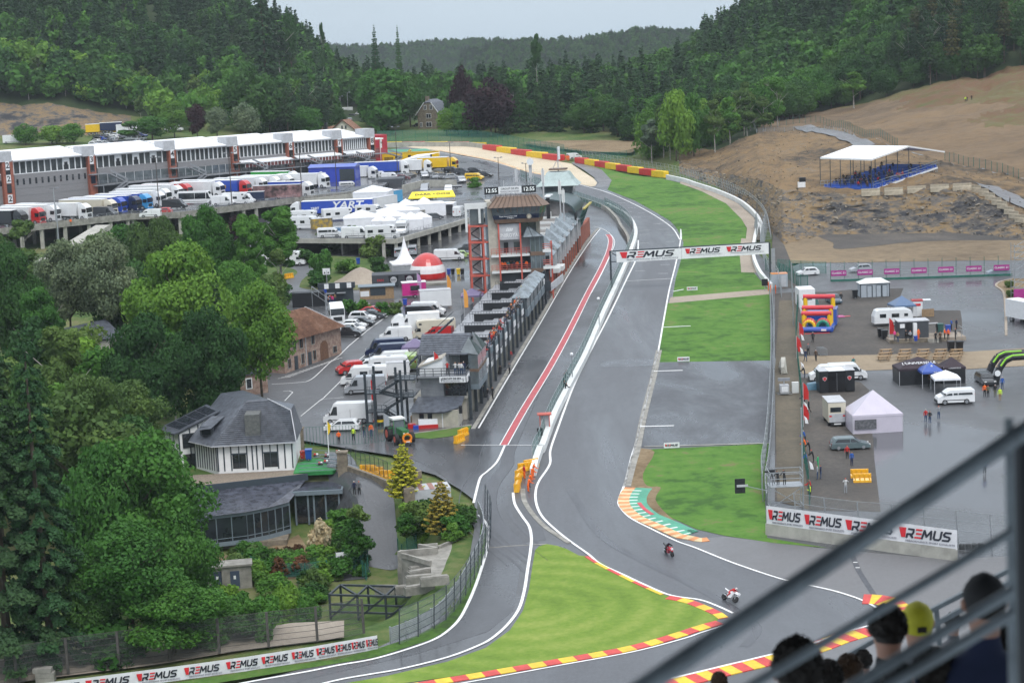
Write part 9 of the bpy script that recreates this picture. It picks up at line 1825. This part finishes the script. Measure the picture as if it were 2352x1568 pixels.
for i,(v,sh)in enumerate(((2.6,'red'),(1.5,'white'),(1.0,'white'),(.7,'white'),(.4,'navy'))):q=mi_@V3((-.5-.2*(i%2),v,6.2));pS(q,R(180),'arms_up' if i<3 else 'stand',sh,'jeans' if i else 'black',['person in red at the left of the end house balcony','first person in white on the end house balcony','second person in white on the end house balcony','third person in white on the end house balcony','person in navy at the corner of the end house balcony'][i],None,rd_.choice(hrs))
for i in range(9):q=TO+M4 .Rotation(R(4),3,'Z')@V3((1.6+i*.55,.5+.3*(i%2),5.4));pS(q,R(175),'lean',rd_.choice(dk+['white']),'black','guest standing behind the red railing of the control tower','guests on the tower balcony')
gp=[(Z5,1108,1005,160,'walk','grey','black','person in grey walking at the edge of the pit lane'),(Z5,968,1180,170,'walk','black','grey','person in black at the foot of the pit posts, left one'),(Z5,998,1170,170,'walk','black','black','person in black at the foot of the pit posts, right one'),(Z5,940,1155,90,'stand','navy','black','person half hidden between the pit posts'),(Z5,1048,1005,160,'sit','black','black','person sitting against the pit posts'),(Z5,1116,905,160,'sit','red','black','person in red sitting by the pit posts'),(Z5,90,1440,0,'stand','hivis','black','marshal in yellow vest behind the bar gate'),(Z5,160,1420,180,'folded','black','jeans','person carrying a white board behind the gate'),(Z5,205,1415,190,'stand','orange','jeans','marshal in an orange vest behind the gate'),(Z4,2215,1465,180,'folded','orange','black','marshal in an orange vest in front of the white car at the gate'),(Z8,95,340,200,'stand','navy','black','person in navy and red jacket on the lane, left one of the pair'),(Z8,127,340,190,'stand','grey','black','person in dark grey on the lane, right one of the pair'),(Z5,1600,940,0,'lean','black','black',''),(Z5,393,585,180,'stand','black','black','person standing at the end of the parking hedge'),(Z6,1052,540,180,'stand','black','black','person in black beside the dark blue grey car'),(Z6,868,800,180,'walk','black','black','person walking just below the inflatable castle'),(Z6,838,880,10,'walk','grey','black','person in grey walking up the grit, upper one'),(Z6,820,925,200,'walk','navy','jeans','person in navy walking on the gravel walk by the fence'),(Z6,888,922,160,'walk','brown','black','person in a maroon top walking on the gravel walk'),(Z6,1133,970,0,'walk','teal','black','person with a backpack behind the black unit'),(Z6,815,1030,90,'lean','black','navy','person in black at the fence above the blue tarpaulin'),(Z6,842,1260,90,'walk','black','black','person in black walking at the fence left of the horse box'),(Z6,1605,1320,180,'stand','red','jeans','person in a red top on the wet tarmac'),(Z6,1632,1330,170,'folded','black','jeans','person in a dark vest beside the red top on the wet tarmac'),(Z6,1690,1300,180,'arms_up','lgrey','jeans','person raising arms right of the pair on the wet tarmac'),(Z6,1990,1155,180,'stand','orange','black','person in an orange jacket near the black estate car'),(Z6,2012,1160,170,'stand','khaki','black','person in khaki beside the orange jacket'),(Z6,2058,1155,180,'stand','black','khaki','person in black and khaki before the inflatable arch'),(Z6,2090,1182,150,'stand','hivis','tan','person in a bright yellow green jacket before the inflatable arch'),(Z6,2105,1105,180,'stand','blue','jeans','person in blue in front of the inflatable arch'),(Z6,1092,1560,170,'stand','red','black','person in a red hooded coat near the estate car'),(Z9,1122,150,200,'stand','blue','navy','person in a blue coat beside the red hooded coat'),(Z9,1082,330,180,'arms_up','white','lgrey','person in white taking a picture on the grit'),(Z9,898,238,80,'stand','lgrey','jeans','person in pale grey below the green rain cape'),(Z9,920,235,80,'stand','navy','jeans','person in navy below the green rain cape'),(Z9,902,175,80,'folded','green','green','person in a green rain cape at the spectator fence'),(Z9,848,75,80,'lean','black','black','person with a white cap at the fence above the green cape'),(Z9,872,130,80,'lean','black','black','person in black left of the green rain cape'),(Z9,830,150,80,'lean','blue','navy','person in blue pressed to the spectator fence'),(Z9,822,60,80,'lean','orange','tan','person in an ochre coat at the spectator fence'),(Z6,818,1460,80,'lean','blue','black','person in bright blue at the spectator fence beside the lowest flag'),(Z6,812,1210,80,'lean','navy','black','person behind the red flag left of the horse box'),(Z9,855,330,80,'lean','red','black','person in red and black at the low end of the spectator fence'),(Z9,850,375,80,'folded','hivis','black','person with yellow trousers at the low end of the fence'),(Z9,1990,200,180,'stand','blue','black','person in blue half hidden by the dark railing')]
for z,x,y,rz,po,s_,t_,lab in gp:
 if lab:pS(G(*z(x,y)),R(rz),po,s_,t_,lab,None,rd_.choice(hrs))
for i,(x,y,s_,c_)in enumerate(((1115,650,'tan','jeans'),(1085,640,'pink','grey'),(1195,640,'black','black'),(1238,640,'lgrey','black'),(1318,620,'orange','orange'),(1487,660,'black','black'),(1532,660,'brown','black'),(1575,620,'orange','black'),(1610,625,'orange','black'),(1680,625,'black','black'),(1500,560,'black','black'),(1690,520,'navy','black'),(1640,530,'blue','black'))):pS(G(*E3(x,y),.55),R(rd_.uniform(120,240)),rd_.choice(['stand','folded']),s_,c_,['person in tan at the left end of the bar terrace','person in pink at the left end of the bar terrace','person in black at the bar door','person in a pale grey top at the bar door','person in orange right of the bar door','person in black at the top of the terrace steps','person in brown at the top of the terrace steps','first person in orange on the bar terrace','second person in orange on the bar terrace','person in black at the terrace railing','person behind the green bin on the terrace','person in navy at the rear of the terrace','person in blue at the rear of the terrace'][i],None,rd_.choice(hrs))
for i,(x,y)in enumerate(((1425,1085),(1440,1050),(1520,1040))):pS(G(*E3(x,y)),R(180),'folded',['brown','black','black'][i],'black','person standing in the shade under the royal blue gazebo','people under the royal blue gazebo')
for x,y in((1480,1165),(1465,1150),(1460,1118),(1468,1095),(1480,1080)):pS(G(*Z5(x-8,y-25),0),R(-80),'lean','black','navy','crew member in black leaning on the pit wall fence','crew at the pit wall')
for i,(x,y)in enumerate(((1230,320),(1238,290),(1252,250),(1262,225),(1205,235))):pS(G(*Z8(x,y)),R(-60),'lean' if i<4 else 'stand','orange' if i<4 else 'red','orange' if i!=1 else 'navy',['nearest marshal in orange at the end of the pit wall','second marshal in orange at the end of the pit wall','third marshal in orange at the end of the pit wall','farthest marshal in orange at the end of the pit wall','person in red behind the yellow barriers'][i],None,hrs[4]if i==3 else hair)
for i,(x,y)in enumerate(((800,905),(815,910),(830,895),(850,900),(1065,850),(1090,855),(885,880))):pS(G(*E4(x,y)),R(rd_.uniform(0,360)),'stand',['orange','navy','red','pink','navy','lgrey','tan'][i],'jeans','visitor standing in front of the black kiosks','visitors at the black kiosks',rd_.choice(hrs))
for i,(x,y)in enumerate(((1085,1390),(1060,1400))):pS(Hz(*E1(i*-870+995,y-20),DZ),0,'stand','orange','khaki','person in orange beside the black lorry on the deck' if i else 'person behind the rail in front of the green striped lorry')
for x,y,s_ in((1255,540,'white'),(1320,545,'brown')):pass
def mk_bike(mf,mt):
 def f():
  r=tH('racing_motorbike','x','motorbike')
  for y in(-.7,.72):w=MB().cyl((-.09,y,.31),(.09,y,.31),.31,n=20).bd('wheel',rubber,r);MB().cyl((-.06,y,.31),(.06,y,.31),.2,n=12).bd('rim',rimm,w)
  MB().add([(-.2,.25,.3),(.2,.25,.3),(.2,-.3,.28),(-.2,-.3,.28),(-.26,.5,.8),(.26,.5,.8),(.22,-.3,.75),(-.22,-.3,.75),(-.14,.95,.72),(.14,.95,.72),(-.13,.72,1.02),(.13,.72,1.02),(-.16,.1,.98),(.16,.1,.98)],[(0,3,2,1),(0,1,5,4),(1,2,6,5),(2,3,7,6),(3,0,4,7),(4,5,9,8),(8,9,11,10),(5,13,11,9),(4,8,10,12),(10,11,13,12),(5,6,13),(6,7,12,13),(7,4,12)]).bd('fairing',mf,r)
  MB().add([(-.1,-.2,.8),(.1,-.2,.8),(.09,-.95,1.02),(-.09,-.95,1.02),(-.1,-.2,.95),(.1,-.2,.95),(.06,-.98,1.12),(-.06,-.98,1.12)],[(3,2,1,0),(4,5,6,7),(0,1,5,4),(1,2,6,5),(2,3,7,6),(3,0,4,7)]).bd('tail',mt,r)
  MB().add([(-.1,.74,1.03),(.1,.74,1.03),(.08,.5,1.2),(-.08,.5,1.2)],[(0,1,2,3)]).bd('windscreen',gL,r);B('number_board',wH,r,-.1,.1,.93,.97,.78,.98);BARS('fork',sT,r,[((-.11,.72,.31),(-.11,.5,.95)),((.11,.72,.31),(.11,.5,.95)),((-.32,.5,.97),(.32,.5,.97))],.045);B('front_mudguard',mf,r,-.08,.08,.55,.95,.6,.66);BARS('swing_arm',dK,r,[((0,-.7,.31),(0,-.1,.45))],.1);MB().cyl((.17,-.75,.5),(.15,-.2,.4),.06,n=8).bd('exhaust',sT,r)
  return r
 return f
for i,(p,hz_,ln_,mf,mt,su,tr2,hl,lab,l2)in enumerate(((Z8(2152,735),200,8,pT('bike_red',(.55,.03,.06)),PB_,'black','black',mat('helmet_dark',(.03,.03,.05),.2,.1,3),'red and white racing motorbike on the wet straight','rider in black and yellow leathers crouched on the red motorbike'),(Z9(318,1035),218,-34,pT('bike_white',(.6,.6,.62)),PW,'red','red',mat('helmet_white',(.6,.55,.55),.2,.1,3),'white racing motorbike leaning into the bend','rider in red leathers leaning on the white motorbike'),(Z2(460,1003),70,0,PY,PY,'yellow','black',hair,'distant yellow motorbike at the hairpin','distant rider in yellow at the hairpin'))):
 q=G(*p)+V3((0,0,.06));M_=M4 .Translation(q)@M4 .Rotation(R(hz_),4,'Z')@M4 .Rotation(R(ln_),4,'Y')
 o_=mk_bike(mf,mt)();tag(o_,lab);o_.matrix_world=M_;w=pS((0,0,0),0,'ride',su,tr2,l2,None,hl);w.matrix_world=M_@M4 .Translation((0,0,-.02));w.data
rl=mat('grey_railing_paint',(.25,.275,.29),.4,.25,6);ra=tH('stand_railing','thick grey tube railing slanting across the near right corner','railing',Wd(2318,1300,4.2))
def nb2(name,a,b,r_,m=rl):q=ra.location;MB().cyl(a-q,b-q,r_,n=16).bd(name,m,ra,smooth=False)
nb2('handrail',Wd(1400,1630,3.6),Wd(2322,1010,4.2),.0205);nb2('middle_rail',Wd(1600,1648,3.7),Wd(2322,1222,4.2),.0105);nb2('lower_rail',Wd(1880,1622,3.8),Wd(2322,1358,4.2),.013);nb2('bottom_rail',Wd(1960,1622,3.8),Wd(2322,1410,4.2),.013)
nb2('handrail',Wd(2322,1010,4.2),Wd(2420,945,4.3),.0205);nb2('post',Wd(2317,960,4.22),Wd(2330,1700,4.22),.010);nb2('black_post',Wd(2357,1010,4.3),Wd(2372,1700,4.3),.030,bK)
lr=tH('lower_railing','thin grey railing of the lower rows behind the heads','railing',Wd(2150,1420,15))
BARS('rail',rl,lr,[(Wd(*a,15)-lr.location,Wd(*b,15)-lr.location)for a,b in(((1850,1560),(2010,1468)),((2125,1408),(2330,1302)),((2135,1440),(2330,1330)),((2150,1395),(2158,1480)),((1900,1530),(1905,1620)))],.035)
def spect(x,y,w,d,hm,cl,lab,cap=None,sk=skin,turn=0,facing=0):
 """seen from behind: head, neck and shoulders as one closed surface; x,y,w = middle and width of the head in the picture"""
 s=w*.84/FPX*d;c=Wd(x,y,d);o=tH('person',lab,'person',c,R(facing));b=MB();n=18
 pr2=[(.05,.66,.60,0),(.35,.40,.62,0),(.48,.28,.7,0),(.52,.10,0.75,0),(.52,.06,.72,0),(.54,-.2,.5,0)]
 k=s/.155;rings=[(.02,-.95,.25,.16),(.0,-.62,.26,.15),(0,-.42,.245,.13),(0,-.30,.21,.11),(0,-.24,.14,.09),(0,-.20,.075,.07),(0,-.13,.058,.06),(.005,-.09,.062,.07),(.01,-.05,.072,.088),(.015,0,.079,.098),(.012,.04,.079,.1),(.005,.08,.068,.086),(0,.105,.045,.055),(0,.117,.012,.015)]
 V=[];
 for yo,z,rx,ry in rings:
  for i in range(n):t=2*math.pi*i/n;V.append((rx*math.cos(t)*k,(yo+ry*math.sin(t))*k,z*k))
 F=[(j*n+i,j*n+(i+1)%n,(j+1)*n+(i+1)%n,(j+1)*n+i)for j in range(len(rings)-1)for i in range(n)]+[tuple(range((len(rings)-1)*n,len(rings)*n))]
 b.v=V;b.f=F;b.m=[0 if f[0]<6*n else 1 for f in F];b.bd('body',[CL[cl],sk],o,smooth=True)
 for s_ in(-1,1):MB().lathe([(.001,-.03*k),(.014*k,-.015*k),(.016*k,.01*k),(.001,.03*k)],(s_*.083*k,.005*k,.0),8).bd('ear',sk,o,smooth=True)
 hb=MB();hr2=[(-.02,-.04,.070,.075),(-.004,-.01,.080,.10),(-.004,.03,.088,.108),(-.004,.07,.080,.10),(-.004,.105,.056,.07),(0,.128,.015,.02)]
 for yo,z,rx,ry in hr2:
  for i in range(n):t=2*math.pi*i/n;jx=1+(.09*math.sin(i*5.3+z*97)*math.sin(i*2.1+w)if not cap else 0);f=0 if(math.sin(t)>.35 and z<.06)else 1;hb.v.append((rx*math.cos(t)*k*jx,(yo+(ry if f else.8*ry)*math.sin(t)*jx)*k,z*k))
 hb.f=[(j*n+i,j*n+(i+1)%n,(j+1)*n+(i+1)%n,(j+1)*n+i)for j in range(len(hr2)-1)for i in range(n)if not(math.sin(2*math.pi*(i+.5)/n)>.45 and j<2)]+[tuple(range((len(hr2)-1)*n,len(hr2)*n))];hb.m=[0]*len(hb.f);hb.bd('cap' if cap else 'hair',cap or hm,o,smooth=True)
 if not cap:
  rg=np.random.default_rng(int(x));d=rg.normal(size=(1500,3));d/=np.linalg.norm(d,axis=1)[:,None];d=d[(d[:,2]>-.15)&~((d[:,1]>.35)&(d[:,2]<.55))];lm=quads('hair',d*np.array([.088,.106,.115])*k*(1+.1*rg.random((len(d),1)))+np.array([0,0,.015*k]),d+.5*rg.normal(size=d.shape),.011*k*np.ones(len(d)),1,rg.random(len(d)),[hm],rg);lK('hair_strands',lm,o)
 if cap:MB().add([(-.07*k,.08*k,.03*k),(.07*k,.08*k,.03*k),(.05*k,.18*k,.01*k),(-.05*k,.18*k,.01*k)],[(0,1,2,3)]).bd('peak',cap,o);MB().cb(0,-.112*k,-.0*k,.05*k,.01*k,.03*k).bd('strap_gap',hair,o)
 for s_ in(-1,1):
  a=MB();a.cyl((s_*.22*k,0,-.33*k),(s_*.29*k,.05*k,-.62*k),.07*k,.055*k,10).bd('sleeve',CL[cl],o)
 return o
spect(2040,1448,84,9,hrs[0],'black','person with short dark hair seated in front of the railing, left of the yellow cap');spect(2108,1432,76,11,hrs[0],'grey','person in a bright yellow cap',cap=mat('yellow_cap',(.50,.46,.02),.7,.1,8))
spect(2262,1385,104,7.4,hrs[1],'navy','person with a dark hat at the right, highest of the seated heads',cap=mat('dark_hat',(.02,.018,.018),.8,.1,8));spect(1832,1545,112,7.2,hrs[0],'black','person with thick dark hair at the bottom, lowest left of the large heads')
spect(1842,1478,30,26,hrs[0],'lgrey','person in a pale grey white cap far down in the stand',cap=mat('pale_cap',(.5,.52,.6),.7,.1,8));spect(1905,1560,62,11,hrs[0],'black','person with dark hair behind the thick haired head');spect(1950,1545,60,12,hrs[1],'navy','person with brown hair in the middle of the bottom row');spect(1982,1520,40,15,hrs[0],'black','person with a small dark head left of the short haired one')
spect(2190,1432,36,17,hrs[0],'grey','person far down right of the yellow cap');spect(1652,1568,36,15,hrs[1],'brown','person with brown hair at the bottom, leftmost of all heads');spect(2300,1480,90,8.2,hrs[0],'brown','person in a maroon collar at the right under the railing');spect(2150,1560,100,7.5,hrs[0],'black','person in black below the yellow cap');spect(2240,1530,90,8.6,hrs[0],'black','person in black at the bottom right');spect(2070,1590,90,8,hrs[0],'black','person in black at the bottom under the short haired head')
fs=tH('viewing_stand','dark stepped rows of the stand we look from','grandstand',(0,0,0))
for k in range(14):y0=5+k*1.5;z0=CZ-3.9-k*.98;B('row',dK,fs,.5,14,y0,y0+1.5,z0-.5,z0)
B('roof',dK,fs,-9,15,-14,16,CZ+3.2,CZ+3.6);B('back_wall',dK,fs,-9,15,-14.5,-14,CZ-4,CZ+3.2)  # roof and back wall added out of view to darken near railing and heads
for x in(-8,14):B('roof_post',dK,fs,x-.15,x+.15,15,15.3,CZ-12,CZ+3.2)
hz=MB().bx(-700,900,-20,2450,-20,420).bd('haze',mat('empty',(.5,.5,.5)),None);hz.data.materials.clear();hm=bpy.data.materials.new('haze');hm.use_nodes=True;n_=hm.node_tree;n_.nodes.remove(n_.nodes['Principled BSDF']);pv=n_.nodes.new('ShaderNodeVolumePrincipled');pv.inputs['Density'].default_value=.00008;pv.inputs['Color'].default_value=(.86,.93,1,1);pv.inputs['Anisotropy'].default_value=.2;n_.links.new(pv.outputs[0],n_.nodes['Material Output'].inputs['Volume']);hz.data.materials.append(hm);tag(hz,None,None,None,'stuff')
